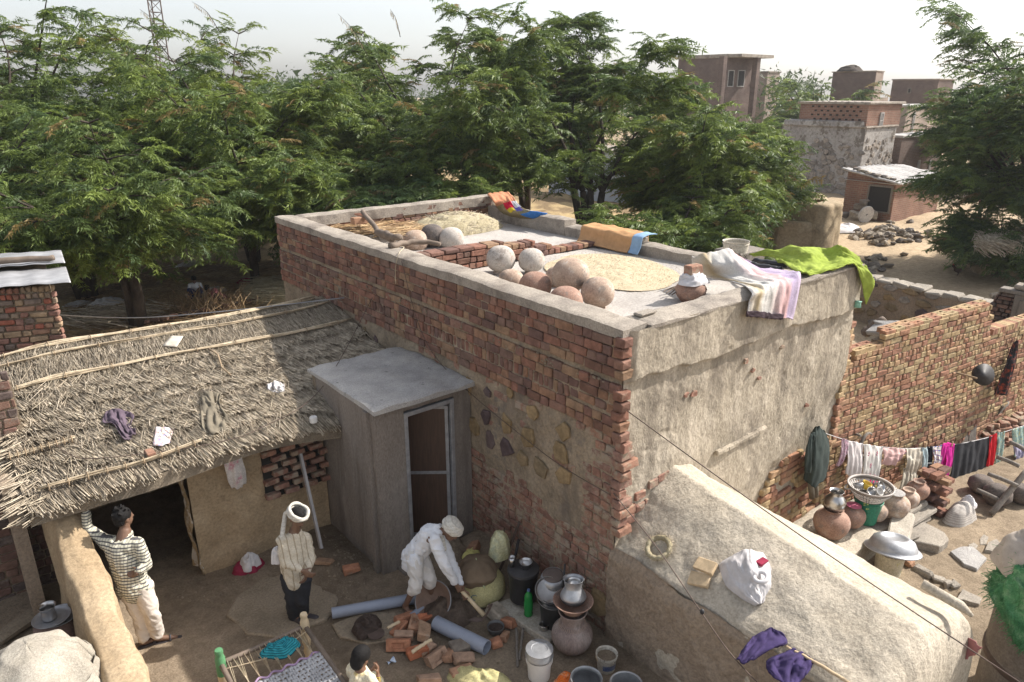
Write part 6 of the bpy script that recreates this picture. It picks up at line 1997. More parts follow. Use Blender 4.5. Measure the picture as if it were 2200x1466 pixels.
b = MB(); chain(b, [hipL, kl, al + np.array([0, 0, .04])], [.118, .085, .07]); chain(b, [hipR, kr, ar + np.array([0, 0, .04])], [.118, .085, .072]); cap(b, hipL, hipR, .12)
melt(b, 'trousers', M['cream_trousers'], man, .012, 4, None, .008, 10)
b = MB(); A = frame(FWD + SID * .55)
ell(b, hd + A[2] * .045 - A[1] * .022, (.092, .108, .088), A); ell(b, hd - A[1] * .06 - A[2] * .01, (.075, .06, .07), A)
for k in range(26):
    a = R.uniform(0, 6.28); e = R.uniform(.3, 1.3)
    d = A[0] * math.cos(a) * math.cos(e) + A[1] * (math.sin(a) * math.cos(e)) + A[2] * math.sin(e)
    cap(b, hd + A[2] * .045 - A[1] * .02 + d * .08, hd + A[2] * .05 - A[1] * .02 + d * R.uniform(.105, .122), .016, .008, 6)
melt(b, 'hair', M['hair'], man, .008, 1)
for q, t in ((fl, SID * .12 + FWD * .1), (fr_, SID * .19 + FWD * .07)):
    b = MB(); d = t / np.linalg.norm(t)
    cap(b, q - d * .04 + np.array([0, 0, .008]), q + t + d * .02 + np.array([0, 0, .008]), .042, .046)
    b.v = [(v[0], v[1], q[2] + .004 + (v[2] - q[2]) * .3) for v in b.v]
    x = np.cross(d, (0, 0, 1)); m0 = q + t * .62
    b.tube(curve_pts([m0 + x * .045 + np.array([0, 0, .01]), m0 + np.array([0, 0, .065]), m0 - x * .045 + np.array([0, 0, .01])], 8), .012, 6)
    b.build('sandal', M['sandal'], man, True)

# --- man with the loose turban, hands joined
b0 = gpt(640, 1334)
man = root('person', b0, 'man in cream shirt, dark trousers and white turban standing with joined hands', 'person')
Q = lambda px, py, o=0.: PD(px, py, b0, o)
hd = Q(638, 1112, .0); nk = Q(634, 1142, .02); ch = Q(630, 1178, .02); ws = Q(634, 1222, .0); hp_ = Q(636, 1242, .0)
LK = SID * .9 - FWD * .55
sl, el_, wl_ = Q(607, 1161, -.06), Q(614, 1210, -.12), Q(650, 1226, -.2)
sr, er, wr_ = Q(655, 1155, .1), Q(668, 1198, .06), Q(660, 1228, -.12)
f1, f2 = gpt(632, 1332), gpt(652, 1326)
k1, k2 = Q(628, 1288, -.03), Q(648, 1287, -.04)
b = MB(); up_ = np.array([.12, -.1, 1.]); head(b, hd, LK - np.array([0, 0, .5]), up_, 1.0)
chain(b, [hd - np.array([0, 0, .04]), nk - np.array([0, 0, .03])], [.052, .055])
chain(b, [nk, ch, ws, hp_], [.07, .12, .105, .115]); chain(b, [sl, ch, sr], [.055, .1, .055])
chain(b, [sl, el_, wl_], [.046, .038, .027]); chain(b, [sr, er, wr_], [.046, .038, .027])
hand(b, wl_, SID * .8 - FWD * .3 + np.array([0, 0, -.35]), FWD, 1., .6, 1); hand(b, wr_, -FWD * .7 - SID * .1 + np.array([0, 0, -.5]), -SID, 1., .6, -1)
chain(b, [hp_ - SID * .07, k1, f1 + np.array([0, 0, .09])], [.085, .055, .036]); chain(b, [hp_ + SID * .07, k2, f2 + np.array([0, 0, .09])], [.085, .055, .036])
foot(b, f1 + np.array([0, 0, .09]), f1 + SID * .12 - FWD * .08 + np.array([0, 0, .025])); foot(b, f2 + np.array([0, 0, .09]), f2 + SID * .14 - FWD * .04 + np.array([0, 0, .025]))
melt(b, 'body', M['skin'], man, .009, 4)
face_bits(hd, LK - np.array([0, 0, .5]), up_, 1.0, man)
b = MB(); chain(b, [nk - np.array([0, 0, .05]), ch, ws, hp_ - np.array([0, 0, .0])], [.085, .145, .14, .145]); chain(b, [sl, ch + np.array([0, 0, .04]), sr], [.074, .12, .074])
chain(b, [sl, el_, el_ + (wl_ - el_) * .85], [.07, .06, .045]); chain(b, [sr, er, er + (wr_ - er) * .85], [.07, .058, .045])
cap(b, ch - SID * .06, ws - SID * .05, .115, .115)
melt(b, 'shirt', M['shirt_cream'], man, .012, 4, None, .009, 10)
b = MB(); chain(b, [hp_ - SID * .07, k1, f1 + np.array([0, 0, .07])], [.118, .085, .07]); chain(b, [hp_ + SID * .07, k2, f2 + np.array([0, 0, .07])], [.118, .085, .07]); cap(b, hp_ - SID * .06, hp_ + SID * .06, .118)
melt(b, 'trousers', M['dark_trousers'], man, .012, 4, None, .007, 10)
A = frame(LK - np.array([0, 0, .5]), up_)
b = MB(); ell(b, hd + A[2] * .036 - A[1] * .012, (.08, .1, .092), A); melt(b, 'hair', M['hair'], man, .009, 2)
wrap_turban(hd + A[2] * .01, LK - np.array([0, 0, .5]), up_, 1.05, man, [hd - A[1] * .1 + A[2] * .06, hd - A[1] * .13 - A[2] * .06 - SID * .03, Q(604, 1165, -.1), Q(601, 1190, -.12)], True)
for q, t in ((f1, SID * .15 - FWD * .1), (f2, SID * .17 - FWD * .05)):
    b = MB(); cap(b, q - t * .25 + np.array([0, 0, .03]), q + t + np.array([0, 0, .025]), .044, .04); melt(b, 'shoe', M['sandal'], man, .008, 3)
b = heap(Q(594, 1188, -.02) - np.array([0, 0, .12]), .07, .06, .2, 61, 24, 10, .5); b.build('cloth_bag', M['cloth_white'], man, True)

# --- man in white bending over the hoe
b0 = gpt(876, 1312)
man = root('person', b0, 'man in white shirt and beige turban bending over to pull a hoe', 'person')
Q = lambda px, py, o=0.: PD(px, py, b0, o)
hp_ = Q(893, 1188, .05); ch = Q(925, 1150, .0); nk = Q(944, 1140, -.02); hd = Q(968, 1142, -.04)
sn, en, wn_ = Q(932, 1160, -.16), Q(957, 1217, -.22), np.array(h0) + np.array([-.03, 0, .05])
sf, ef = Q(938, 1140, .16), Q(968, 1200, .12); wf = np.array(h0) + (np.array(h1) - np.array(h0)) * .22 + np.array([0, .03, .03])
f1 = gpt(872, 1314); f2 = gpt(928, 1296)
k1, k2 = Q(893, 1256, -.12), Q(922, 1240, .0)
fdir = SID * 1. - FWD * .25
b = MB(); hf = fdir * .75 + np.array([0, 0, -.62]); hu = np.array([.25, -.2, 1.]); head(b, hd, hf, hu, 1.0)
chain(b, [hd - frame(hf, hu)[1] * .05 - frame(hf, hu)[2] * .04, nk], [.052, .058])
chain(b, [nk, ch, (ch + hp_) / 2, hp_], [.07, .12, .11, .115]); chain(b, [sn, ch, sf], [.055, .1, .055])
chain(b, [sn, en, wn_], [.045, .037, .027]); chain(b, [sf, ef, wf], [.045, .037, .027])
hdv = (np.array(h1) - np.array(h0)); hdv /= np.linalg.norm(hdv)
hand(b, wn_, hdv * .7 + np.array([.1, -.1, -.6]), SID * .3 + FWD * .8, 1., 1.3, 1); hand(b, wf, hdv * .7 + np.array([0, 0, -.6]), -FWD, 1., 1.3, -1)
chain(b, [hp_ - FWD * .08, k1, f1 + np.array([0, 0, .09])], [.085, .05, .034]); chain(b, [hp_ + FWD * .08, k2, f2 + np.array([0, 0, .09])], [.085, .05, .034])
foot(b, f1 + np.array([0, 0, .09]), f1 + SID * .1 - FWD * .12 + np.array([0, 0, .025])); foot(b, f2 + np.array([0, 0, .09]), f2 + SID * .15 - FWD * .06 + np.array([0, 0, .025]))
melt(b, 'body', M['skin'], man, .009, 4)
face_bits(hd, hf, hu, 1.0, man)
b = MB(); chain(b, [nk - SID * .03, ch, (ch + hp_) / 2, hp_], [.085, .135, .128, .132]); chain(b, [sn, ch, sf], [.068, .12, .068])
chain(b, [sn, en, en + (wn_ - en) * .8], [.072, .058, .042]); chain(b, [sf, ef, ef + (wf - ef) * .8], [.072, .058, .042])
chain(b, [hp_, hp_ - SID * .06 + np.array([0, 0, -.14])], [.132, .12]); chain(b, [hp_ - FWD * .1, hp_ - FWD * .13 + np.array([.02, 0, -.17])], [.1, .075])
chain(b, [hp_ - SID * .1, hp_ - SID * .15 + np.array([0, 0, -.2])], [.07, .03])
melt(b, 'shirt', M['shirt_white'], man, .010, 3, None, .013, 9)
b = MB(); chain(b, [hp_ - FWD * .08, k1, k1 + (f1 - k1) * .18], [.11, .082, .085]); chain(b, [hp_ + FWD * .08, k2, k2 + (f2 - k2) * .18], [.11, .082, .085])
melt(b, 'loincloth', M['white_dhoti'], man, .012, 4, None, .010, 10)
A = frame(hf, hu)
wrap_turban(hd + A[2] * .005 - A[1] * .01, hf, hu, 1.08, man, [hd - A[1] * .09 + A[2] * .02, hd - A[1] * .11 - A[2] * .07, Q(953, 1172, -.1), Q(955, 1180, -.1)])

# --- girl at the bottom edge
hc = P(777, 1412, .78)
g0 = np.array([hc[0] - .02, hc[1] - .02, float(gz(hc[0], hc[1]))])
girl = root('person', g0, 'dark haired girl in yellow and white patterned dress sitting by the charpoy', 'person')
gf = SID * .55 + FWD * .8
nk = hc + np.array([0, 0, -.12]) - gf * .03; ch = nk + np.array([0, 0, -.15]) - gf * .0; hp_ = g0 + np.array([0, 0, .13]) - gf * .06
gr_ = np.cross(gf, (0, 0, 1)); gr_ /= np.linalg.norm(gr_)
sl, sr = nk - gr_ * .13 + np.array([0, 0, -.06]), nk + gr_ * .13 + np.array([0, 0, -.06])
er = sr + gr_ * .07 + gf * .05 + np.array([0, 0, -.2]); wr_ = P(812, 1450, .52); hdp = P(812, 1432, .58)
el_ = sl - gr_ * .06 + gf * .06 + np.array([0, 0, -.2]); wl_ = el_ + gf * .18 + gr_ * .08
kn = [g0 + gf * .32 + gr_ * q * .2 + np.array([0, 0, .16]) for q in (-1, 1)]
ft = [g0 + gf * .3 - gr_ * q * .06 + np.array([0, 0, .05]) for q in (-1, 1)]
b = MB(); head(b, hc, gf - np.array([0, 0, .35]), (0, 0, 1), .95)
chain(b, [hc - np.array([0, 0, .04]), nk], [.045, .046]); chain(b, [nk, ch, hp_], [.055, .095, .12]); chain(b, [sl, ch + np.array([0, 0, .08]), sr], [.042, .07, .042])
chain(b, [sr, er, wr_], [.038, .03, .022]); chain(b, [sl, el_, wl_], [.038, .03, .022])
hand(b, wr_, hdp - wr_, -SID, .85, .7, 1); hand(b, wl_, gf, -gr_, .85, .6, -1)
for k in range(2):
    chain(b, [hp_, kn[k], ft[k]], [.08, .055, .035]); foot(b, ft[k] + np.array([0, 0, .02]), ft[k] + gf * .14)
melt(b, 'body', M['skin_light'], girl, .009, 4)
b = MB(); chain(b, [ch + np.array([0, 0, .04]), hp_], [.115, .15]); chain(b, [sl, ch + np.array([0, 0, .06]), sr], [.055, .085, .055])
chain(b, [sr, sr + (er - sr) * .6], [.055, .055]); chain(b, [sl, sl + (el_ - sl) * .6], [.055, .055])
for k in range(2): chain(b, [hp_, kn[k], kn[k] + (ft[k] - kn[k]) * .8], [.12, .09, .075])
melt(b, 'dress', earth('yellow_dress', [(.62,.57,.44),(.66,.6,.45),(.6,.42,.1)], 9, .9, .2, 50, local=True), girl, .011, 4, None, .007, 10)
A = frame(gf - np.array([0, 0, .35]))
b = MB(); ell(b, hc + A[2] * .035 - A[1] * .02, (.088, .106, .098), A); ell(b, hc - A[1] * .06 - A[2] * .03, (.078, .06, .085), A); melt(b, 'hair', M['hair'], girl, .008, 3)
for k in range(3):
    d = (np.array(wr_) - er); d /= np.linalg.norm(d); c = wr_ - d * (.03 + .016 * k)
    b = MB(); b.lathe([(.024, -.004), (.031, 0), (.024, .004)], (0, 0, 0), 16, T3(c) @ Vector(d).to_track_quat('Z', 'Y').to_matrix().to_4x4(), True); b.build('bangle', plain('bangle', (.6,.5,.08), .3, .6), girl, True)

# --- two children sitting under the trees
def sitter(px, py, label, shirt, legs, s, turn, bent=0.):
    g = gpt(px, py); t = root('person', g, label, 'person')
    f = -FWD * math.cos(turn) + SID * math.sin(turn); r = np.cross(f, (0, 0, 1))
    up = np.array([0, 0, 1.])
    hp = g + up * .12 * s; c1 = hp + up * .28 * s + f * (.05 + bent * .25) * s; n1 = c1 + up * (.16 - bent * .12) * s + f * bent * .1; h = n1 + up * (.13 - bent * .05) * s + f * (.05 + bent * .1) * s
    k = [hp + f * .3 * s + r * q * .16 * s + up * .22 * s for q in (-1, 1)]; ft_ = [g + f * .38 * s + r * q * .1 * s + up * .05 for q in (-1, 1)]
    b = MB(); head(b, h, f - up * (.35 + bent), up, s)
    chain(b, [h - up * .04 * s, n1], [.05 * s, .05 * s]); chain(b, [n1, c1, hp], [.06 * s, .1 * s, .11 * s])
    for q in (0, 1):
        o = (-1, 1)[q]; s0 = n1 + r * o * .15 * s - up * .06 * s; e0 = s0 + f * .12 * s - up * .2 * s + r * o * .05 * s; w0 = e0 + f * .18 * s - r * o * .08 * s
        chain(b, [s0, e0, w0], [.042 * s, .034 * s, .025 * s]); hand(b, w0, f - up * .3, -r * o, s * .9, .6, o)
        chain(b, [hp, k[q], ft_[q]], [.08 * s, .055 * s, .035 * s]); foot(b, ft_[q] + up * .03, ft_[q] + f * .16 * s, s)
    melt(b, 'body', M['skin'], t, .012, 3)
    b = MB(); chain(b, [n1 - up * .05 * s, c1, hp + up * .03], [.08 * s, .13 * s, .13 * s])
    for q in (-1, 1):
        s0 = n1 + r * q * .15 * s - up * .06 * s; chain(b, [c1 + up * .08 * s, s0, s0 + (f * .12 - up * .2 + r * q * .05) * s * .6], [.08 * s, .062 * s, .055 * s])
    melt(b, 'shirt', shirt, t, .014, 3)
    b = MB()
    for q in (0, 1): chain(b, [hp, k[q], k[q] + (ft_[q] - k[q]) * .8], [.11 * s, .085 * s, .07 * s])
    melt(b, 'trousers', legs, t, .014, 3)
    A = frame(f - up * (.35 + bent)); b = MB(); ell(b, h + A[2] * .035 - A[1] * .02, (.088 * s, .104 * s, .095 * s), A); melt(b, 'hair', M['hair'], t, .012, 2)
sitter(424, 640, 'boy in white shirt and blue trousers crouching under the trees', M['shirt_white'], fabric('navy', (.03,.04,.1)), .95, .3, .2)
sitter(481, 650, 'child in a dull pink top bent over beside the boy under the trees', fabric('dull_pink', (.3,.12,.12)), fabric('brownish', (.12,.08,.07)), .9, -.9, .8)
# --- child standing far off in the sandy yard
g = gpt(2102, 468); t = root('person', g, 'distant child in pink top and dark trousers standing on the sand', 'person')
up = np.array([0, 0, 1.]); s = .66; f = -FWD + SID * .5; f /= np.linalg.norm(f); r = np.cross(f, up)
b = MB(); h = g + up * 1.58 * s; head(b, h, f, up, s * 1.15)
chain(b, [h - up * .05, g + up * 1.4 * s, g + up * 1.2 * s, g + up * .9 * s], [.05 * s, .06 * s, .12 * s, .11 * s])
for q in (-1, 1):
    s0 = g + up * 1.38 * s + r * q * .17 * s; e0 = s0 - up * .27 * s + r * q * .1 * s; w0 = e0 - up * .14 * s + f * .18 * s
    chain(b, [s0, e0, w0], [.05 * s, .04 * s, .03 * s]); hand(b, w0, f, -r * q, s, .5, q)
    a0 = g + r * q * .09 * s; chain(b, [a0 + up * .88 * s, a0 + up * .48 * s, a0 + up * .09 * s], [.09 * s, .06 * s, .04 * s]); foot(b, a0 + up * .08 * s, a0 + f * .15 * s + up * .02, s)
melt(b, 'body', M['skin'], t, .012, 3)
b = MB(); chain(b, [g + up * 1.36 * s, g + up * 1.2 * s, g + up * .88 * s], [.1 * s, .15 * s, .14 * s])
for q in (-1, 1): chain(b, [g + up * 1.36 * s + r * q * .1 * s, g + up * 1.36 * s + r * q * .18 * s, g + up * 1.16 * s + r * q * .25 * s], [.07 * s, .065 * s, .06 * s])
melt(b, 'shirt', fabric('pink_top', (.55,.14,.2)), t, .014, 3)
b = MB()
for q in (-1, 1): a0 = g + r * q * .09 * s; chain(b, [a0 + up * .88 * s, a0 + up * .48 * s, a0 + up * .12 * s], [.12 * s, .085 * s, .075 * s])
melt(b, 'trousers', fabric('slate', (.06,.07,.1)), t, .014, 3)
A = frame(f); b = MB(); ell(b, h + A[2] * .03 - A[1] * .02, (.07, .08, .075), A); melt(b, 'hair', M['hair'], t, .012, 2)

# ================================================================ the yard beside the new wall
YG = -.4
pl = root('plinth', (3.8, -.6, YG), 'rough mud plinth under the water pots at the foot of the brick wall', 'plinth')
rough_top(2.2, 4.75, -1.02, -.03, -.8, -.06, 60, 26, 31, .025).build('mud_block', M['mud'], pl, 40)
for i, (x0, x1, y0, y1, z) in enumerate(((4.77, 6.25, -1.02, -.25, -.16), (4.72, 6.3, -1.1, -.3, -.25), (4.8, 6.2, -1.06, -.3, -.34))):
    b = MB(); b.cbox(((x0 + x1) / 2, (y0 + y1) / 2 - .03 * i, z + .035), (x1 - x0, y1 - y0, .075), .015, .015, Matrix.Translation((5.5, -.6, 0)) @ Matrix.Rotation(-.07, 4, 'Z') @ Matrix.Translation((-5.5, .6, 0)))
    b.build('stone_slab', M['slab_stone'], pl)
b = MB(); b.cbox((0, 0, 0), (.7, .3, .06), .015, .02, tilt(P(1935, 1128, -.02), .12, -.1, .3)); b.build('stone', M['sand_stone'], None, label='flat broken stone lying on the slabs before the round pots', cat='stone')
def jar(px, py, r, mat, label, z=-.05, lid=None):
    """round bellied water jar; px, py = centre of its belly"""
    p = P(px, py, z + r * .9); p[2] = z
    t = root('water_jar', p, label, 'water jar', 'clay water jars on the plinth')
    prof = [(0, 0), (r * .45, .0), (r * .8, r * .3), (r, r * .85), (r * .9, r * 1.3), (r * .55, r * 1.58), (r * .42, r * 1.66), (r * .5, r * 1.78), (r * .55, r * 1.8), (r * .45, r * 1.76), (r * .36, r * 1.6)]
    prof = [tuple(crline([np.array(q) for q in prof], k / 36)) for k in range(37)]
    b = MB(); b.lathe([(max(0, a), c) for a, c in prof], p, 30, None, False, .01); b.build('body', mat, t, True)
    if lid:
        b = MB(); b.lathe([(0, r * 1.82), (r * .5, r * 1.8), (r * .56, r * 1.84), (r * .3, r * 1.9), (0, r * 1.91)], p, 22); b.build('lid', lid, t, 40)
    return p
j1 = jar(1787, 1122, .25, M['clay_red'], 'largest clay water jar under the shiny pot, nearest the mud store')
j2 = jar(1831, 1108, .19, M['clay_red'], 'clay jar with a pink lid beside the green bucket', lid=plain('pink_lid', (.5,.12,.2), .5))
jar(1882, 1097, .17, M['clay'], 'small clay jar behind the green bucket', lid=None)
jar(1921, 1084, .22, M['clay'], 'wide clay jar with a slab lid under the cream trousers', lid=M['slab'])
jar(1950, 1070, .17, M['clay'], 'clay jar partly hidden behind the wide slab lidded one')
jar(1972, 1052, .17, M['clay_red'], 'reddish clay jar nearest the brick pillar')
c = np.array([j1[0], j1[1], j1[2] + .25 * 1.74])
t = root('metal_pot', c, 'shiny dented steel pot with flared mouth on the largest clay jar', 'pot')
vessel([(.06, 0), (.12, .03), (.145, .1), (.14, .17), (.09, .23), (.07, .255), (.085, .29), (.1, .305)], c, .004, 30).build('body', M['steel'], t, True)
# green bucket and basket
p = P(1862, 1100, .1); p[2] = -.05
gb = bucket(p, .2, .15, .4, earth('green_bucket', [(.03,.15,.09),(.035,.19,.12),(.04,.2,.13)], 4, .45, .05, 40, local=True, spots=(6, .6, .64, (.5,.55,.2))), 'green printed bucket carrying a plastic basket')
c = np.array([p[0] - .02, p[1], p[2] + .4])
bk = root('basket', c, 'grey plastic basket full of cups and dishes on the green bucket', 'basket')
b = MB()
for k in range(40):
    a0, a1 = 6.283 * k / 40, 6.283 * (k + .55) / 40
    for (r0, z0, r1, z1) in ((.2, .02, .235, .06), (.237, .07, .27, .11), (.272, .12, .3, .16)):
        vs = [(c[0] + r * math.cos(a), c[1] + r * math.sin(a), c[2] + z) for a, r, z in ((a0, r0, z0), (a1, r0, z0), (a1, r1, z1), (a0, r1, z1))]
        b.add(vs, [(0, 1, 2, 3)])
b.build('slots', M['white_plastic'], bk, kind='stuff', thick=.006)
b = MB()
for (r, z) in ((.2, .015), (.236, .065), (.271, .115), (.3, .165)): b.lathe([(r - .006, z - .008), (r + .006, z), (r - .004, z + .009)], c, 40, None, True)
b.lathe([(.3, .17), (.31, .2), (.325, .205), (.325, .22), (.3, .215)], c, 40, None, True); b.lathe([(0, 0), (.2, .01)], c, 30)
b.build('rim', plain('basket_grey', (.4,.36,.33), .5), bk, True)
for q in (-1, 1):
    h_ = c + SID * q * .32 + np.array([0, 0, .19]); bb = MB(); bb.tube(curve_pts([h_ + FWD * .07, h_ + SID * q * .06 - np.array([0, 0, .03]), h_ - FWD * .07], 8), .012, 6); bb.build('handle', bpy.data.materials['basket_grey'], bk, True)
for i, (dx, dy, r, h, mat, tx, lb) in enumerate(((-.12, -.05, .07, .09, M['steel'], .5, 'steel cup at the left in the grey basket'), (.02, -.1, .065, .05, M['white_plastic'], .9, 'white saucer in the middle of the grey basket'), (.13, -.02, .08, .1, M['steel'], 1., 'steel bowl at the right in the grey basket'), (-.02, .08, .07, .1, plain('yellow_cup', (.6,.42,.05), .4), .3, 'yellow cup among the steel dishes in the basket'), (-.1, .12, .08, .08, M['alu'], -.4, 'dull metal dish at the back of the grey basket'))):
    cc = c + np.array([dx, dy, .14])
    vessel([(r * .7, 0), (r * .9, h * .5), (r, h)], cc, .004, 20, tilt(cc, tx, .2 * (i - 2), 0)).build('dish', mat, None, True, lb, 'dish', 'dishes in the grey basket', org=None)
# brick pillar
pr = root('brick_pillar', P(1997, 1112, YG), 'short brick pillar behind the dark shawl', 'pillar')
pc_ = P(2000, 1108, YG)
for k in range(8):
    for q in range(2):
        for s_ in range(2):
            d = (.24, .11) if k % 2 else (.11, .24)
            o = ((q - .5) * .25, (s_ - .5) * .125) if k % 2 else ((q - .5) * .125, (s_ - .5) * .25)
            put('brick', piece_mesh('pillar_brick', (.24, .11, .085), M['brick_old'], .008, .005, 4), (pc_[0] + .15 + o[0] * 1.0, pc_[1] + .1 + o[1], YG + .045 + k * .095), (0, 0, (0 if k % 2 else math.pi / 2) - NA + R.uniform(-.05, .05)), pr)
# white sack
p = gpt(2062, 1112); b = heap((p[0], p[1], p[2] - .03), .34, .2, .3, 71, 50, 16, .18, -.2); 
sk = b.build('grain_sack', striped('sack_white', [(0, (.5,.47,.43)), (.6, (.38,.34,.31))], 1, 18), None, True, 'plump striped white sack under the dark shawl', 'sack')
heap((p[0] + .24, p[1] + .0, p[2] + .12), .14, .12, .16, 72, 30, 10, .6).build('sack_mouth', M['cloth_white'], sk, True)
# upturned basin on a white tub
p = gpt(1906, 1228)
t = root('plastic_tub', p, 'grubby white tub under the upturned metal basin', 'tub')
b = MB(); b.lathe([(0, 0), (.17, 0), (.19, .3), (.2, .31), (.2, .34), (0, .34)], p, 28); b.build('tub_body', earth('tub_white', [(.45,.4,.28),(.55,.5,.38),(.58,.54,.42)], 5, .6, .1, 40, local=True, spots=(6, .6, .66, (.5,.5,.1))), t, 40)
c = p + np.array([.04, 0, .36]); Mx = tilt(c, -.1, .2, 0)
t = root('basin', c, 'large dull metal basin turned upside down over the white tub', 'basin')
b = MB(); b.lathe([(.36, -.012), (.375, -.005), (.365, .01), (.32, .02), (.315, .05), (.27, .14), (.2, .18), (.16, .185), (.15, .17), (0, .165)], (0, 0, 0), 40, Mx); b.build('shell', M['alu'], t, True)
# flat stones on the yard
yl = ((((1932,1150),(1945,1132),(1970,1128),(2025,1160),(2036,1178),(2015,1190),(1960,1178)), 'thick pale flagstone propped beside the plinth', .13),
      (((2040,1190),(2062,1180),(2088,1180),(2118,1205),(2098,1230),(2070,1218)), 'grey flagstone in the middle of the yard', .05),
      (((2114,1188),(2122,1170),(2140,1163),(2152,1178),(2140,1192)), 'small bluish flagstone touching the green net', .05),
      (((2080,1172),(2092,1166),(2102,1172),(2096,1182),(2082,1180)), 'flush flat stone between two flagstones', .012),
      (((2105,1160),(2112,1150),(2124,1155),(2118,1172),(2106,1170)), 'upper flush flat stone behind the bluish flagstone', .012),
      (((2052,1295),(2066,1272),(2108,1290),(2102,1305),(2068,1296)), 'grey kerb stone nearest the big bin', .05))
for i, (px, lb, h) in enumerate(yl):
    flat_stone(px, 'flagstone', lb, M['slab_stone'] if i != 1 else M['slab'], h, 'stone', None, 'flat stones lying in the yard', None, 80 + i)
b = MB(); p = gpt(1958, 1152, .16); b.cbox((0, 0, 0), (.26, .12, .1), .03, .02, tilt(p, 0, 0, -.3)); b.build('stone', M['slab_stone'], None, label='dark stone lying on the thick pale flagstone', cat='stone')
for i, (a, c) in enumerate((((1946, 1208), (1962, 1216)), ((1964, 1217), (2000, 1240)), ((2002, 1242), (2034, 1250)), ((2030, 1254), (2042, 1262)), ((2040, 1256), (2058, 1264)), ((1900, 1196), (1925, 1200)))):
    p, q = gpt(*a, .02), gpt(*c, .02); d = q - p
    b = MB(); b.cbox((0, 0, 0), (np.linalg.norm(d), .13, .11), .02, .02, tilt((p + q) / 2, 0, 0, math.atan2(d[1], d[0])))
    b.build('kerb_stone', M['slab_stone'] if i else M['brick_loose'], None, label=['small reddish kerb stone by the white tub', 'long kerb stone in the row beside the mud store', 'third kerb stone in the row beside the mud store', 'tiny stone in the gap of the kerb row', 'broken kerb stone beside the tiny one', 'rough stone in the shade under the basin'][i], cat='stone', group='row of kerb stones beside the mud store')
# leaning planks and tools at the wall
p1 = gpt(2080, 978)
pk = root('plank_door', p1, 'old grey plank door leaning on the far end of the brick wall', 'door')
a, c = gpt(2078, 976), PD(2086, 850, gpt(2078, 976), .35)
d = c - a; L = np.linalg.norm(d); Mx = Matrix.Translation(a) @ Vector(d).to_track_quat('Z', 'Y').to_matrix().to_4x4() @ Matrix.Rotation(.5, 4, 'Z')
for q in range(2):
    b = MB(); b.cbox(((q - .5) * .19, 0, L / 2), (.18, .035, L), .006, .004, Mx); b.build('plank', M['wood_grey'], pk)
for zz in (.18, .8):
    b = MB(); b.cbox((0, -.035, L * zz), (.46, .04, .09), .006, .004, Mx); b.build('batten', M['wood_grey'], pk)
log('beam', [gpt(2085, 955), PD(2130, 905, gpt(2085, 955), .2), PD(2165, 865, gpt(2085, 955), .4)], (.05, .04), M['wood_grey'], 'grey timber slanting up beside the plank door', cat='beam')
b = MB(); q = gpt(2108, 930); b.cbox((0, 0, .35), (.5, .03, .8), .01, .01, tilt(q, .3, 0, .4)); b.build('board', M['wood_grey'], None, label='broad grey board behind the slanting timber', cat='board')
p = gpt(2036, 950); b = MB(); b.tube([p, PD(2020, 915, p, .1)], .03, 7); b.build('stick', M['wood_pole'], None, True, 'short wooden stick leaning on the brick wall behind the clothesline', 'stick')
p = gpt(2052, 955); heap(p, .2, .15, .4, 91, 36, 12, .6).build('plastic_bundle', M['cloth_grey'], None, True, 'bundle of grey plastic beside the plank door', 'bundle')
# loose brick pile
k = 0
for ly in range(4):
    for i in range(9 - ly):
        for j in range(2):
            px = 2104 + i * 13 + ly * 5 + R.uniform(-3, 3) + j * 5; py = 962 - i * 3 - ly * 16 - j * 12 + R.uniform(-3, 3)
            p = P(px, py, YG + .06 + ly * .1)
            put('brick', piece_mesh('pile_brick', (.24, .12, .085), M['brick_low'], .008, .006, 5), (p[0], p[1], YG + .05 + ly * .1), (R.uniform(-.3, .3), R.uniform(-.2, .2), R.uniform(0, 3)), None)
            o = COL.objects[-1]
            tag(o, 'dusty brick in the heap behind the broken cot', 'brick', 'bricks heaped behind the broken cot')
# broken cot
ct = root('cot_frame', gpt(2130, 1104), 'broken wooden cot frame lying in the yard at the right edge', 'cot')
def pole(a, c, r, nm='pole'):
    b = MB(); b.tube(curve_pts([a, (np.array(a) + c) / 2 + np.array([0, 0, .01]), c], 6), r, 8); return b.build(nm, M['wood_grey'], ct, True)
base = gpt(2130, 1104, .04)
u0, u1 = base, PD(2208, 1010, base, .3)
pole(u0, u1, .05, 'leg')
for (a, c) in (((2098, 1052), (2156, 1080)), ((2122, 1018), (2186, 1044)), ((2142, 982), (2190, 1002)), ((2170, 950), (2210, 972))):
    q = PD(*c, base, .1); pole(PD(*a, base, .35), q, .035, 'rung')
for i, (px, py, r) in enumerate(((2143, 1062, .22), (2108, 1040, .2), (2195, 1060, .2))):
    p = P(px, py, YG + r * .8); p[2] = YG
    b = MB(); b.lathe([(0, 0), (r * .6, 0), (r, r * .6), (r * .95, r * 1.1), (r * .6, r * 1.45), (r * .5, r * 1.5), (0, r * 1.45)], p, 24); b.build('black_pot', M['clay_black'], None, True, ['sooty black pot inside the broken cot', 'sooty pot between the shawl and the broken cot', 'black pot cut by the right edge'][i], 'pot')
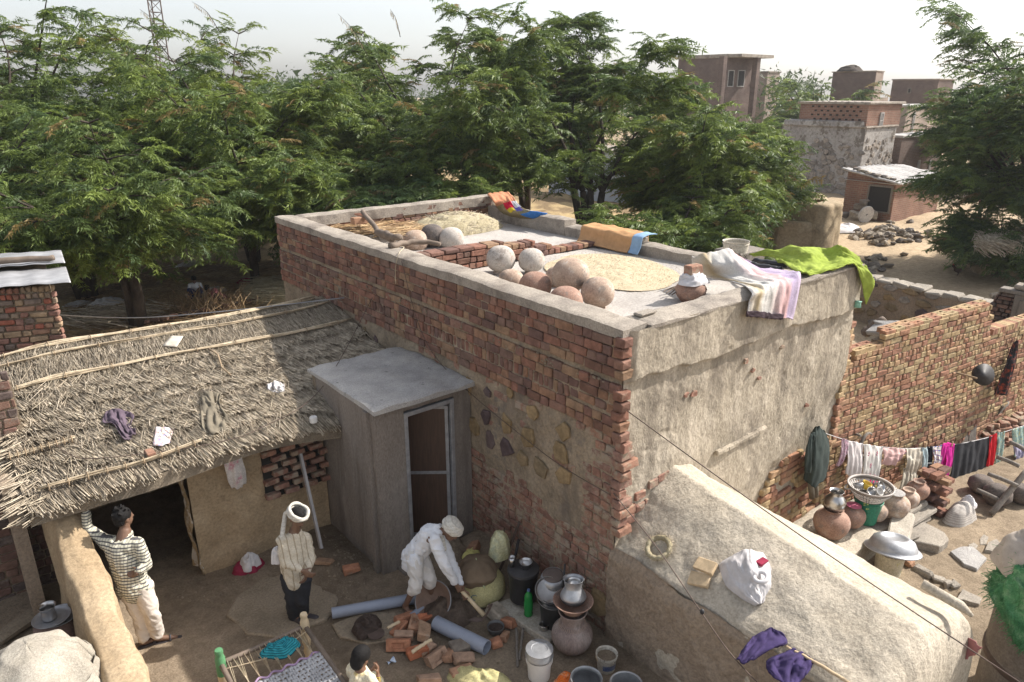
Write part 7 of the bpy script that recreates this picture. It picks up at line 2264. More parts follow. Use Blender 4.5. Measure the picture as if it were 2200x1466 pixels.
# pan and cloth hanging on the wall
q = NW(3.45, .1, 1.42)
Mx = T3(PD(2108, 805, NW(3.6, .22, 1.4))) @ Matrix.Rotation(-NA - .5, 4, 'Z') @ Matrix.Rotation(math.radians(70), 4, 'X')
b = MB(); b.lathe([(0, -.1), (.1, -.08), (.16, -.02), (.17, .0), (.165, .05), (.19, .07)], (0, 0, 0), 28, Mx); b.build('cooking_pot', M['soot'], None, True, 'black cooking pot hanging on the peg of the brick wall', 'pot', thick=.005)
rows = [[NW(5.0, .1, 1.7), NW(5.1, .14, 1.75), NW(5.2, .1, 1.7)], [NW(4.8, .12, 1.2), NW(5.0, .2, 1.2), NW(5.25, .1, 1.2)], [NW(4.65, .12, .75), NW(4.95, .2, .7), NW(5.25, .1, .65)]]
net(rows, 20, 20, .04, 8, 6, .03, 3).build('red_black_cloth', earth('red_black', [(.02,.02,.022),(.025,.022,.025),(.4,.07,.03)], 12, .9, .2, 40, local=True), None, True, 'black and red cloth hanging at the far end of the brick wall', 'cloth', thick=.01)
p = NW(.8, .05, .75); b = MB(); b.tube([(p[0] + .16 * math.cos(a) * nd[0], p[1] - .05 + .16 * math.cos(a) * nd[1], p[2] + .2 * math.sin(a)) for a in np.linspace(.8, 5.6, 16)], [.012 + .02 * math.sin(i / 15 * 3.14) for i in range(16)], 6); b.build('sickle_ring', M['wood_grey'], None, True, 'curved grey wooden hook hanging on the brick wall above the clothesline', 'hook')
# ---------------------------------------------------------------- clothesline
CA = math.radians(13)
def PL(px, py, off=0.):
    n = np.array([math.sin(CA), math.cos(CA), 0]); d = _ray(px, py)
    o = np.array([4.58, -.03 - off, 0])
    return CAMP + d * np.dot(o - CAMP, n) / np.dot(d, n)
lpts = [(1770,929),(1778,933),(1815,945),(1852,955),(1900,961),(1950,964),(2000,961),(2048,956),(2090,948),(2130,938),(2165,926),(2215,910)]
b = MB(); b.tube(curve_pts([PL(*q) for q in lpts], 44), .006, 5); b.build('clothesline', M['cloth_white'], None, True, 'sagging white clothesline hung with washing before the brick wall', 'line')
def hang(name, label, mat, top, bot, off=.02, nu=22, nv=26, seed=0, fold=.02, nf=4, mid=None, cat='cloth', parent=None, thick=.006):
    tp = [PL(*q, off * .3) for q in top]; bt = [PL(*q, off) for q in bot]
    rows = [tp]
    for k in (1, 2):
        rows.append([a + (c - a) * k / 3 - np.array([0, .03, 0]) * math.sin(k) for a, c in zip(tp, bt)])
    rows.append(bt)
    return net(rows, nu, nv, .02, 7, seed, fold, nf).build(name, mat, parent, True, label if parent is None else None, cat if parent is None else None, 'washing on the clothesline' if parent is None else None, thick=thick)
M['floral'] = earth('floral', [(.35,.05,.15),(.5,.4,.45),(.3,.04,.12)], 22, .9, .2, 60, local=True)
hang('floral_scarf', 'small maroon flowered scarf at the near end of the clothesline', M['floral'], [(1808,943),(1815,945),(1822,946)], [(1796,1000),(1804,1002),(1814,985)], seed=1, nf=2)
hang('white_towel', 'plain long white cloth left of the embroidered one on the line', fabric('white_a', (.66,.61,.6), .1), [(1819,946),(1836,950),(1853,954)], [(1815,1018),(1830,1026),(1847,1034)], seed=2)
sh = hang('embroidered_shawl', 'white cloth with red flowers and a magenta hem hanging over the basket', fabric('white_b', (.68,.66,.62), .08), [(1856,955),(1876,958),(1896,960)], [(1848,1036),(1866,1038),(1883,1038)], seed=3, nf=5, fold=.012)
hang('hem', '', fabric('magenta', (.45,.02,.12), .3), [(1849,1029),(1866,1031),(1884,1031)], [(1848,1038),(1866,1040),(1883,1040)], off=.035, nu=14, nv=3, seed=4, parent=sh)
for i, (px, py) in enumerate(((1865,975),(1883,974),(1869,1000),(1856,1024),(1867,1022),(1877,1024))):
    c = PL(px, py, .075); b = MB()
    for k in range(5):
        a = 6.283 * k / 5; b.cbox((c[0] + .018 * math.cos(a) * nd[0], c[1] - .012, c[2] + .03 * math.sin(a)), (.016, .006, .02), .003, 0)
    b.build('embroidered_flower', bpy.data.materials['magenta'], sh)
hang('pink_cloth', 'pale pink cloth bunched on the middle of the clothesline', fabric('pale_pink', (.6,.4,.38), .1), [(1896,960),(1921,963),(1946,965)], [(1893,996),(1922,1000),(1941,975)], seed=5, fold=.03)
tr_ = hang('cream_trousers', 'cream trousers hanging from the line over the slab lidded jar', fabric('cream_b', (.62,.57,.47), .1), [(1946,965),(1963,964),(1981,963)], [(1942,1015),(1955,1020),(1971,1015)], seed=6)
hang('leg', '', bpy.data.materials['cream_b'], [(1941,1005),(1950,1008),(1962,1008)], [(1923,1068),(1934,1074),(1945,1074)], off=.05, nu=12, seed=7, nf=2, parent=tr_)
hang('leg', '', bpy.data.materials['cream_b'], [(1957,1008),(1965,1008),(1973,1004)], [(1946,1040),(1955,1042),(1962,1038)], off=.03, nu=12, seed=8, nf=2, parent=tr_)
hang('blue_rag', 'narrow pale blue cloth beside the cream trousers on the line', fabric('pale_blue_b', (.42,.52,.55), .15), [(1980,963),(1986,962),(1992,961)], [(1976,1018),(1982,1018),(1988,1015)], seed=9, nf=2, nu=10)
hang('navy_top', 'black and white edged garment between the pale blue and checked clothes', striped('navy_edge', [(0, (.02,.022,.03)), (.85, (.6,.6,.6)), (.92, (.02,.022,.03))], 1, 2.2), [(1991,961),(1997,960),(2004,960)], [(1966,1036),(1980,1041),(1993,1040)], seed=10, off=.0)
m, nt, ns, ls, bs = _nt('plaid'); tc = ns.new('ShaderNodeTexCoord'); sp = ns.new('ShaderNodeSeparateXYZ'); ls.new(tc.outputs['UV'], sp.inputs[0])
c_ = mixc(ns, ls, lines(sp.outputs[1], 6, .2), (.66,.64,.62), (.05,.07,.3)); c_ = mixc(ns, ls, lines(sp.outputs[0], 4, .2), c_, (.35,.08,.1))
ls.new(c_, bs.inputs['Base Color']); bs.inputs['Roughness'].default_value = .9
hang('plaid_shirt', 'white shirt with blue and red checks on the line', m, [(2003,960),(2012,959),(2023,957)], [(2001,1004),(2008,1012),(2017,1020)], seed=11, nf=2)
mg = fabric('hot_pink', (.62,.03,.3), .2)
t = hang('pink_dress', 'bright magenta garment hanging beside the dark shawl', mg, [(2024,955),(2038,951),(2051,955)], [(2001,1038),(2014,1040),(2026,1026)], seed=12, fold=.03)
hang('sleeve', '', mg, [(2034,958),(2042,958),(2050,958)], [(2020,1030),(2028,1034),(2034,1032)], off=.05, nu=10, seed=13, nf=2, parent=t)
hang('dark_shawl', 'big charcoal shawl hanging nearly to the white sack', fabric('charcoal', (.045,.046,.052), .35, 140, .5), [(2051,956),(2078,951),(2104,946),(2129,939)], [(2024,1086),(2050,1082),(2074,1078),(2097,1076)], nu=40, nv=40, seed=14, nf=6, fold=.025)
hang('red_cloth', 'bright red cloth right of the dark shawl', fabric('bright_red', (.55,.02,.03), .2), [(2126,937),(2134,934),(2142,932)], [(2111,1023),(2118,1027),(2126,1027)], seed=15, nf=2)
M['teal_floral'] = earth('teal_floral', [(.06,.16,.17),(.3,.42,.4),(.45,.35,.08)], 26, .9, .2, 60, local=True)
hang('teal_scarf', 'narrow teal and yellow patterned scarf next to the red cloth', M['teal_floral'], [(2143,930),(2150,928),(2158,928)], [(2133,1005),(2139,1008),(2146,1008)], seed=16, nf=2)
hang('teal_shawl', 'teal flowered cloth at the right edge of the clothesline', M['teal_floral'], [(2174,923),(2190,919),(2208,913)], [(2174,1020),(2188,1022),(2204,1018)], seed=17, nf=3)
hang('lilac_cloth', 'small lilac grey cloth below the line at the right edge', fabric('lilac', (.3,.28,.38), .2), [(2176,955),(2186,954),(2196,953)], [(2180,992),(2186,994),(2193,990)], off=.12, seed=18, nf=2)
for px, py in ((1989,957),(2046,954)):
    c = PL(px, py, .02); b = MB(); b.cbox(c, (.02, .02, .09), .003, 0); b.build('clothes_peg', M['wood_pale'], None, label=['wooden clothes peg above the pale blue cloth', 'wooden clothes peg above the magenta garment'][px > 2000], cat='peg')
# jacket hanging on the sunlit wall
jk = root('jacket', PY(1757, 980, -.1), 'dark green jacket hanging on a nail in the sunlit wall by the clothesline', 'jacket')
M['jacket'] = fabric('jacket', (.04,.052,.048), .3, 60, .4)
rows = [[PY(1747, 924, -.12), PY(1757, 916, -.16), PY(1770, 926, -.12)], [PY(1736, 955, -.14), PY(1757, 945, -.22), PY(1782, 950, -.14)], [PY(1730, 1000, -.14), PY(1755, 1000, -.26), PY(1781, 995, -.14)], [PY(1727, 1030, -.13), PY(1748, 1046, -.22), PY(1772, 1030, -.13)]]
net(rows, 30, 34, .03, 7, 3, .02, 4).build('body', M['jacket'], jk, True, thick=.014)
rows = [[PY(1743, 930, -.2), PY(1750, 928, -.22)], [PY(1733, 965, -.24), PY(1747, 962, -.27)], [PY(1729, 1015, -.22), PY(1742, 1016, -.25)]]
net(rows, 10, 22, .02, 7, 8, .015, 2).build('sleeve', M['jacket'], jk, True, thick=.02)
b = MB(); b.tube([PY(1742, 1035, -.12), PY(1744, 1070, -.12)], [.05, .04], 8); b.tube([PY(1752, 1040, -.12), PY(1753, 1066, -.12)], [.045, .04], 8); b.build('lining', M['khaki'], jk, True)
# ---------------------------------------------------------------- big bin at the right edge
gp_ = at_dist(2246, 6.25)
bn = root('grain_bin', (gp_[0], gp_[1], YG), 'tall round dark grain bin at the right edge with cloths heaped on top', 'bin')
b = MB(); b.lathe([(0, -.1), (.62, -.1), (.62, .5), (.62, .72), (.61, .74), (.62, .76), (.61, 1.2), (.58, 1.62), (.5, 1.7), (0, 1.72)], (gp_[0], gp_[1], YG), 48, None, False, .006); b.build('drum', earth('bin_clay', [(.13,.11,.095),(.19,.165,.14),(.24,.21,.18)], 3, .8, .3, 40), bn, 50)
b = MB(); b.lathe([(.618, .62), (.632, .64), (.632, .7), (.618, .72)], (gp_[0], gp_[1], YG), 48, None, True); b.build('hoop', M['iron'], bn)
zt_ = YG + 1.68
heap((gp_[0] - .08, gp_[1] + .1, zt_), .56, .56, .5, 101, 70, 24, .45).build('beige_cloth', fabric('beige_heap', (.42,.37,.32), .25), None, True, 'beige cloth heaped on the big bin at the right edge', 'cloth')
def netfn(u, v):
    a = math.radians(95) + u * math.radians(150)
    r = np.interp(v, [0, .35, .6, 1], [.5, .58, .64, .67]); z = np.interp(v, [0, .35, .6, 1], [.2, .16, .03, -.34 + .14 * math.sin(u * 11)])
    n = float(fbm(u * 14, v * 9, 4, 4)) * .045
    return (gp_[0] + (r + n) * math.cos(a), gp_[1] + (r + n) * math.sin(a), zt_ + z + n - .12 * abs(math.sin(u * 9)) * (v > .9))
b = MB(); b.grid(netfn, 70, 26)
gn = b.build('green_net', earth('net_green', [(.05,.19,.08),(.1,.29,.13),(.24,.4,.24)], 9, .8, .5, 60, local=True), None, True, 'frayed green net hanging over the rim of the big bin', 'net', thick=.006)
def fr_gen(i):
    u, v = R.random(), R.choice([R.uniform(.85, 1), R.random()])
    p = np.array(netfn(u, v)); d = np.array([p[0] - gp_[0], p[1] - gp_[1], 0]); d /= np.linalg.norm(d)
    return p, p + d * R.uniform(.0, .06) + np.array([R.uniform(-.06, .06), R.uniform(-.06, .06), -R.uniform(-.03, .1)])
V, F = sticks(1800, fr_gen, .0028, 3)
np_mesh('fray', V, F, bpy.data.materials['net_green'], gn, kind='stuff')
rows = [[PD(2062, 1380, (gp_[0], gp_[1], 0), -.3), PD(2080, 1372, (gp_[0], gp_[1], 0), -.4), PD(2108, 1392, (gp_[0], gp_[1], 0), -.55)], [PD(2050, 1418, (gp_[0], gp_[1], 0), -.3), PD(2075, 1416, (gp_[0], gp_[1], 0), -.45), PD(2100, 1402, (gp_[0], gp_[1], 0), -.55)]]
net(rows, 16, 12, .03, 6, 2, .02, 3).build('pink_rag', fabric('dusty_pink', (.33,.15,.15), .2), None, True, 'dusty pink rag wedged between the mud store and the big bin', 'rag', thick=.01)
# ---------------------------------------------------------------- things on the mud store
def onstore(px, py, up=0.):
    best = None
    for k in range(120):
        a = .3 + .5 * k / 119
        y_ = -1.5
        for _ in range(6):
            x_, z_ = store_sec(np.array([a]), np.array([y_]))
            p = P(px, py, float(z_[0]) + up); y_ = float(np.clip(p[1], -3.15, 0))
        e = abs(p[0] - x_[0])
        if best is None or e < best[0]: best = (e, p)
    return best[1]
c = onstore(1415, 1177, .05)
b = MB(); Ms = T3(c) @ Matrix.Rotation(math.radians(-33), 4, 'Y')
wr = root('rope_ring', c, 'straw ring lying on the pale mud roof below the corner of the house', 'ring')
b.tube([Ms @ Vector((.125 * math.cos(a), .125 * math.sin(a), .004 * math.sin(5 * a))) for a in np.linspace(0, 6.283, 40)], [.03 + .004 * math.sin(k * 1.9) for k in range(40)], 9, False); b.build('ring', M['hay'], wr, True)
def rg(i):
    a = R.uniform(0, 6.28); p = Ms @ Vector((.125 * math.cos(a), .125 * math.sin(a), .0)); d = Ms.to_3x3() @ Vector((math.cos(a), math.sin(a), R.uniform(-.2, 1))); return np.array(p + d * .028), np.array(p + d * R.uniform(.035, .06) + Vector((R.uniform(-.03, .03), R.uniform(-.03, .03), 0)))
V, F = sticks(160, rg, .002, 3); np_mesh('loose_straw', V, F, M['straw'], wr, kind='stuff')
for i, (px, py, rz) in enumerate(((1503, 1246, .3), (1515, 1216, .15))):
    c = onstore(px, py, .03 + .04 * i)
    b = MB(); b.cbox((0, 0, 0), (.14, .22, .04), .006, .004, T3(c) @ Matrix.Rotation(math.radians(-33), 4, 'Y') @ Matrix.Rotation(rz, 4, 'Z')); b.build('wood_block', M['wood_pale'], None, label=['lower flat wooden block on the mud roof', 'upper flat wooden block leaning on the other on the mud roof'][i], cat='wood block')
rows = [[(1570,1195,.03),(1590,1184,.1),(1612,1183,.09),(1640,1187,.02)],[(1546,1212,.02),(1578,1208,.17),(1615,1205,.22),(1652,1207,.03)],[(1550,1235,.03),(1585,1237,.16),(1618,1230,.24),(1659,1233,.02)],[(1562,1262,.02),(1590,1260,.14),(1624,1256,.13),(1657,1262,.02)],[(1590,1285,.015),(1604,1284,.07),(1630,1281,.05),(1650,1280,.015)],[(1620,1301,.015),(1627,1300,.03),(1633,1298,.03),(1641,1294,.015)]]
net([[onstore(*q) for q in r] for r in rows], 60, 60, .028, 6, 5).build('white_bag', M['cloth_grey'], None, 35, 'crumpled greyish white sack in the middle of the mud roof', 'sack', thick=.006)
c2 = onstore(1634, 1240, .2); b = MB(); b.tube([(c2[0] + .06 * math.cos(a), c2[1] + .06 * math.sin(a), c2[2] + .02 * math.cos(a)) for a in np.linspace(0, 6.283, 24)], .022, 8, False); b.build('cloth_ring', M['cloth_white'], None, True, 'small white cloth ring resting on the crumpled sack', 'ring')
b = MB(); b.cbox(onstore(1637, 1207, .14), (.13, .07, .03), .004, .004); b.build('card_box', M['maroon'], None, label='small dark red card lying on the crumpled sack', cat='card')
# purple cloths and pole on the near edge
rows = [[onstore(1618, 1368, .03), onstore(1650, 1352, .04), onstore(1662, 1350, .04)], [onstore(1600, 1392, .05), onstore(1640, 1380, .06), onstore(1694, 1380, .05)], [onstore(1596, 1402, .04) + np.array([-.1, 0, -.02]), onstore(1620, 1412, .05) + np.array([-.1, 0, 0]), onstore(1645, 1395, .05)]]
net(rows, 26, 26, .03, 7, 4, .015, 3).build('purple_cloth', M['purple'], None, True, 'folded purple cloth at the left on the edge of the mud roof', 'cloth', thick=.015)
rows = [[onstore(1700, 1395, .06), onstore(1725, 1405, .08), onstore(1748, 1420, .06)], [onstore(1650, 1418, .06), onstore(1700, 1425, .1), onstore(1740, 1440, .08)], [onstore(1655, 1430, .04) + np.array([-.1, -.05, 0]), onstore(1690, 1460, .05) + np.array([-.08, -.05, 0]), onstore(1720, 1466, .05)]]
net(rows, 30, 26, .04, 7, 14, .02, 3).build('purple_cloth', M['purple'], None, True, 'crumpled purple trousers hung on the thin pole at the bottom edge', 'trousers', thick=.015)
log('pole', [onstore(1690, 1390, .08), onstore(1750, 1422, .1), onstore(1822, 1466, .12), onstore(1860, 1490, .12)], (.014, .016), M['wood_pale'], 'thin pale pole under the purple trousers', cat='pole')
# ---------------------------------------------------------------- wires
def wire(pts, r, label, mat=None, n=30):
    b = MB(); b.tube(curve_pts(pts, n), r, 5); return b.build('wire', mat or M['iron'], None, True, label, 'wire')
q0 = onstore(1508, 1318, .06)
_e = P(2215, 1482, 1.6); _a = np.array([-.03, .02, 2.98]); wire([_a, (_a + _e) / 2 - np.array([0, 0, .05]), _e], .006, 'long dark wire slanting across the sunlit wall and the mud roof', n=50)
wire([PX(1318, 1060, -.07), PX(1318, 1060, -.07) * .5 + q0 * .5 + np.array([0, 0, .05]), q0, P(1570, 1405, 1.25), P(1640, 1480, 1.1)], .006, 'second wire from the shaded wall over the ring on the mud roof', n=40)
b = MB(); ell(b, q0 + np.array([0, 0, .02]), (.022, .022, .03)); b.build('wire_knot', M['soot'], None, True, 'black knot in the wire at the edge of the mud roof', 'knot')
wire([PX(800, 640, -.1), onthatch(690, 835, .25), onthatch(560, 920, .16), onthatch(470, 950, .13), onthatch(350, 970, .13), onthatch(180, 985, .12), onthatch(120, 955, .14)], .005, 'black wire lying across the lower thatch', n=50)
wire([PX(862, 560, -.1), PX(930, 760, -.1), PX(1150, 960, -.1), PX(1305, 1060, -.1)], .005, 'thin dark cable slanting down the shaded brick wall', n=24)
wire([P(0, 668, 1.9), P(250, 683, 2.2), P(450, 672, 2.6), PX(740, 640, -.08)], .01, 'grey cable stretched behind the thatch to the brick house', M['steel_frame'], 30)
# leaf twig bottom right of roof
b = MB(); b.lathe([(0, 0), (.05, 0), (.04, .05), (.045, .08), (.05, .085), (0, .085)], PY(1842, 660, -.1), 18); b.build('green_cup', plain('mint_cup', (.2,.42,.33), .5), None, True, 'mint green plastic cup on the ledge of the sunlit wall under the lime cloth', 'cup')

# ================================================================ brick hut with tin roof at the left edge
hc_ = PD(132, 690, CAMP + FWD * 11.6); hz = PD(122, 612, hc_)[2]; hc_[2] = 0.
lh = root('brick_hut', hc_, 'small brick hut with grey tin sheet roof at the left edge under the trees', 'hut')
BR = []
hw = 3.4
hd_ = np.array([-SID[0] * .96 - FWD[0] * .28, -SID[1] * .96 - FWD[1] * .28]); hd_ /= np.linalg.norm(hd_)
hn = np.array([-hd_[1], hd_[0]])
if hn @ FWD[:2] > 0: hn = -hn
nrow = int((hz - hc_[2] + .15) / .105)
for k in range(12, nrow):
    z = hc_[2] - .1 + k * .105
    lay((hc_[0] + hd_[0] * .0, hc_[1] + hd_[1] * .0, 0), (hd_[0], hd_[1], 0), (hn[0], hn[1], 0), hw, z, .105, .1, .0, 'brick_hut', mixed if k < nrow - 2 else soldier, .02)
emit_bricks(BR, lh, 290, 'brick', .014, .01)
hang_ = math.atan2(hd_[1], hd_[0])
ray_ = hc_[:2] - CAMP[:2]; ray_ = ray_ / np.linalg.norm(ray_)
class _HM:
    def __matmul__(s, v): return Vector((hc_[0] + hd_[0] * v[0] + ray_[0] * abs(v[1]) * (1 if v[1] * sgn > 0 else -1), hc_[1] + hd_[1] * v[0] + ray_[1] * abs(v[1]) * (1 if v[1] * sgn > 0 else -1), hc_[2] + v[2]))
Mh = Matrix.Translation((hc_[0], hc_[1], hc_[2])) @ Matrix.Rotation(hang_, 4, 'Z')
sgn = 1 if (Mh.to_3x3() @ Vector((0, 1, 0))).to_2d().dot(Vector(hn)) < 0 else -1
Mh = _HM()
b = MB(); b.box((hw / 2 + .03, sgn * 1.3, (hz - hc_[2]) / 2 - .05), (hw - .06, 2.5, hz - hc_[2]), Mh); b.build('mortar_core', M['mortar'], lh)
M['tin'] = plain('tin', (.4,.4,.41), .55, .3, .35, 3, .15, 30)
for i in range(2):
    b = MB()
    def tinf(u, v):
        x = -.25 + u * (hw + .4); y = sgn * (-.28 + v * 1.5 + i * 1.42)
        return Mh @ Vector((x, y, hz - hc_[2] + .08 + .05 * i - .03 * v + .006 * math.sin(u * 60) + .01 * math.sin(u * 9 + v * 4) - .05 * u))
    b.grid(tinf, 130, 4); b.build('tin_sheet', M['tin'], lh, True, thick=.006)
log('pole', [Mh @ Vector((-.1, sgn * 1.3, hz - hc_[2] + .2)), Mh @ Vector((1., sgn * 1.2, hz - hc_[2] + .22)), Mh @ Vector((2.2, sgn * 1.22, hz - hc_[2] + .2))], (.05, .07), M['wood_stick'], 'dark branch lying across the tin roof', cat='branch')
log('pole', [Mh @ Vector((1.2, sgn * .55, hz - hc_[2] + .16)), Mh @ Vector((1.9, sgn * .6, hz - hc_[2] + .17)), Mh @ Vector((2.6, sgn * .62, hz - hc_[2] + .16))], (.08, .1), M['wood_pole'], 'pale log weighing down the tin roof', cat='log')
pq = Mh @ Vector((1.55, -sgn * .2, hz - hc_[2] - .25)); b = MB(); b.tube([Mh @ Vector((1.55, 0, hz - hc_[2] - .12)), pq], .055, 10); b.build('spout', plain('spout_white', (.5,.45,.43), .5), lh, True)

# litter, straw and bushes under the trees
def lit(i):
    px, py = R.uniform(130, 640), R.uniform(565, 720)
    p = P(px, py, .03); p[2] = float(gz(p[0], p[1])) + R.uniform(.01, .06); a = R.gauss(-.4, .8); l = R.uniform(.1, .5)
    return p, p + np.array([math.cos(a), math.sin(a), R.uniform(-.05, .15)]) * l
V, F = sticks(2600, lit, lambda: R.uniform(.004, .01), 3); np_mesh('straw_litter', V, F, M['twig'], None, kind='stuff', label='straw and twigs strewn on the ground under the trees', cat='straw')
p = gpt(230, 690)
def sh_(i):
    c = p + np.array([R.gauss(0, .5), R.gauss(0, .35), R.uniform(.05, .3)]); a = R.gauss(-.9, .2); l = R.uniform(.6, 1.2); d = np.array([math.cos(a), math.sin(a), R.uniform(-.15, .1)]) * l / 2
    return c - d, c + d
V, F = sticks(420, sh_, lambda: R.uniform(.008, .014), 3); np_mesh('reed_bundle', V, F, M['straw'], None, label='loose sheaf of straw lying behind the thatch near the tin roofed hut', cat='straw', kind='stuff')
for i, (px, py, s, mat, lb) in enumerate(((228, 652, .55, 'cloth_white', 'white sack lying under the forked tree'), (168, 655, .4, 'cloth_grey', 'grey plastic sheet on the ground by the twin trunks'), (440, 630, .7, 'canvas', 'pale sheet spread behind the crouching boy'), (530, 605, .4, 'maroon', 'dull red rag lying by the slim trunk'), (410, 570, .5, 'cloth_grey', 'pale litter heap deep under the trees'))):
    q = gpt(px, py); heap((q[0], q[1], q[2] - .02), s, s * .6, s * .28, 130 + i, 30, 10, .7).build('sheet', M[mat], None, True, lb, 'sheet')
def brush(i):
    px, py = (R.gauss(420, 40), R.gauss(668, 12)) if i % 3 else (R.gauss(490, 24), R.gauss(665, 12))
    q = gpt(px, py); a = R.uniform(0, 6.28); e = R.uniform(.1, 1.2); l = R.uniform(.3, .9)
    return q + np.array([0, 0, .05]), q + np.array([math.cos(a) * math.cos(e), math.sin(a) * math.cos(e), math.sin(e)]) * l
V, F = sticks(500, brush, lambda: R.uniform(.004, .009), 3); np_mesh('brush_pile', V, F, M['twig'], None, label='tangle of dry thorn brush in front of the crouching children', cat='brushwood', kind='stuff')
def straw2(i):
    q = gpt(R.uniform(540, 625), R.uniform(612, 660)); a = R.gauss(-.7, .25); l = R.uniform(.4, 1.); d = np.array([math.cos(a), math.sin(a), R.uniform(-.1, .1)]) * l / 2; q[2] += R.uniform(.05, .35)
    return q - d, q + d
V, F = sticks(500, straw2, lambda: R.uniform(.006, .011), 3); np_mesh('straw_stack', V, F, M['hay'], None, label='low stack of greenish straw against the back corner of the brick house', cat='straw', kind='stuff')
# low brick row behind the ridge of the thatch
lb_ = root('brick_row', gpt(380, 700), 'low row of rough bricks just behind the ridge of the thatch', 'brick row')
for k in range(26):
    q = gpt(300 + k * 11 + R.uniform(-3, 3), 702 - k * 2.2 + (k % 2) * 3); 
    put('brick', piece_mesh('row_brick', (.24, .13, .1), M['brick_dark'], .012, .01, 5), (q[0], q[1], q[2] + .05 + .1 * (k % 2)), (R.uniform(-.1, .1), R.uniform(-.1, .1), R.uniform(-.9, -.3)), lb_)

# ================================================================ stone wall and gateway behind the new wall
sw = root('stone_wall', (14.6, 3.5, 0), 'rubble stone wall behind the new brick wall at the right', 'wall')
def swt(y): return 1.18 - .12 * sstep(3.6, 2.4, y) + .06 * fbm(y * 1.8, 1., 3, 3)
surf('mud_core', lambda u, v: np.stack([14.6 - .05 * fbm(u * 12, v * 4, 3, 4), 7.5 - u * 6.4, -.5 + v * (swt(7.5 - u * 6.4) + .5)], 1), 90, 24, M['mud_side'], sw)
b = MB(); b.box((14.86, 4.3, .25), (.5, 6.4, 1.5)); b.build('backing', M['mud_side'], sw)
yy = 7.2
k = 0
for row in range(6):
    y = 7.2 - R.uniform(0, .2)
    while y > 1.3:
        w = R.uniform(.25, .5); h = R.uniform(.16, .26)
        if R.random() < .8 and -.3 + row * .26 + h / 2 < float(swt(y)):
            stone_piece((14.6, y - w / 2, -.25 + row * .26), w, h, .06, 'x', 900 + k, 8).build('stone', M['stone_grey'] if R.random() < .5 else M['stone_a'], sw); k += 1
        y -= w + R.uniform(.02, .1)
for k in range(15):
    y = 7.1 - k * .42; b = MB(); b.cbox((14.8, y, float(swt(y)) + .02), (.5, .4, .13), .03, .03); b.build('cope_stone', M['slab_stone'], sw)
gw = root('gateway', (14.6, .6, 0), 'ruined gateway of dark bricks with a timber lintel and an old door leaf', 'gateway')
BR = []
for k in range(18):
    lay((14.52, 1.35 - .04 * max(0, k - 9), 0), (0, -1, 0), (-1, 0, 0), .75 + .04 * max(0, k - 9), -.3 + k * .1, .1, .3, 0, 'brick_dark', mixed, .014)
emit_bricks(BR, gw, 290, 'brick', .012, .01)
b = MB(); b.cbox((14.6, -.6, 1.55), (.3, 3.2, .1), .01, .01); b.build('lintel', M['wood_grey'], gw)
b = MB(); b.cbox((14.5, .48, .6), (.05, .36, 1.8), .005, .0, Matrix.Translation((14.5, .5, 0)) @ Matrix.Rotation(.5, 4, 'Z') @ Matrix.Translation((-14.5, -.5, 0))); dl_ = b.build('door_leaf', M['wood_grey'], gw)
for zz in (.1, .65, 1.2):
    b = MB(); b.cbox((14.46, .45, zz), (.03, .22, .38), .008, 0, Matrix.Translation((14.5, .5, 0)) @ Matrix.Rotation(.5, 4, 'Z') @ Matrix.Translation((-14.5, -.5, 0))); b.build('door_panel', M['wood_grey'], dl_)
for i, (y, z) in enumerate(((.55, 1.68), (.2, 1.67), (-.2, 1.66), (.35, 1.8), (-.6, 1.66), (-1.0, 1.67), (-1.4, 1.66))):
    b = MB(); b.cbox((14.62, y, z), (.28, .34, .13), .02, .02); b.build('stone', M['stone_grey'], None, label=['first', 'second', 'third', 'upper', 'fourth', 'fifth', 'sixth'][i] + ' stone from the wall end on the timber lintel of the gateway' if i != 3 else 'topmost stone in the pile on the gateway lintel', cat='stone', group='stones on the gateway lintel')
b = MB()
for k in range(3): b.tube([(14.5 + .02 * k, -.1 + (.22 + .03 * k) * math.cos(a), 1.78 + .03 * k + .1 * math.sin(a)) for a in np.linspace(0, 6.283, 22)], .014, 5, False)
b.build('wire_coil', plain('coil', (.2,.1,.08), .6), None, True, 'reddish coil of cable on the gateway lintel', 'coil')
for k in range(26):
    q = gpt(2130 + R.uniform(-5, 60), 715 - R.uniform(0, 50)); s = R.uniform(.2, .4)
    b = MB(); b.cbox((0, 0, 0), (s, s * .7, s * .5), s * .1, s * .1, tilt(q + np.array([0, 0, R.uniform(.1, .5)]), R.uniform(-.4, .4), R.uniform(-.4, .4), R.uniform(0, 3))); b.build('stone', M['rubble'], None, label='dark stone in the heap seen through the gateway', cat='stone', group='stones heaped inside the gateway')
# ruined bits and a log behind the new wall
log('log', [PD(1860, 716, (9.5, 1.5, 0)), PD(1895, 692, (9.5, 1.5, 0))], (.11, .11), M['wood_stick'], 'dark log end sticking up behind the brick wall', cat='log')
for k, (px, py) in enumerate(((1905, 700), (1925, 695), (1940, 700), (1890, 706))):
    b = MB(); b.cbox((0, 0, 0), (.5, .35, .08), .02, .02, tilt(P(px, py, 1.6), .2, .3, k)); b.build('slab', M['slab'], None, label=['grey slab piece', 'bluish slab piece', 'pale slab piece', 'broken slab piece'][k] + ' on the rubble behind the brick wall', cat='slab')

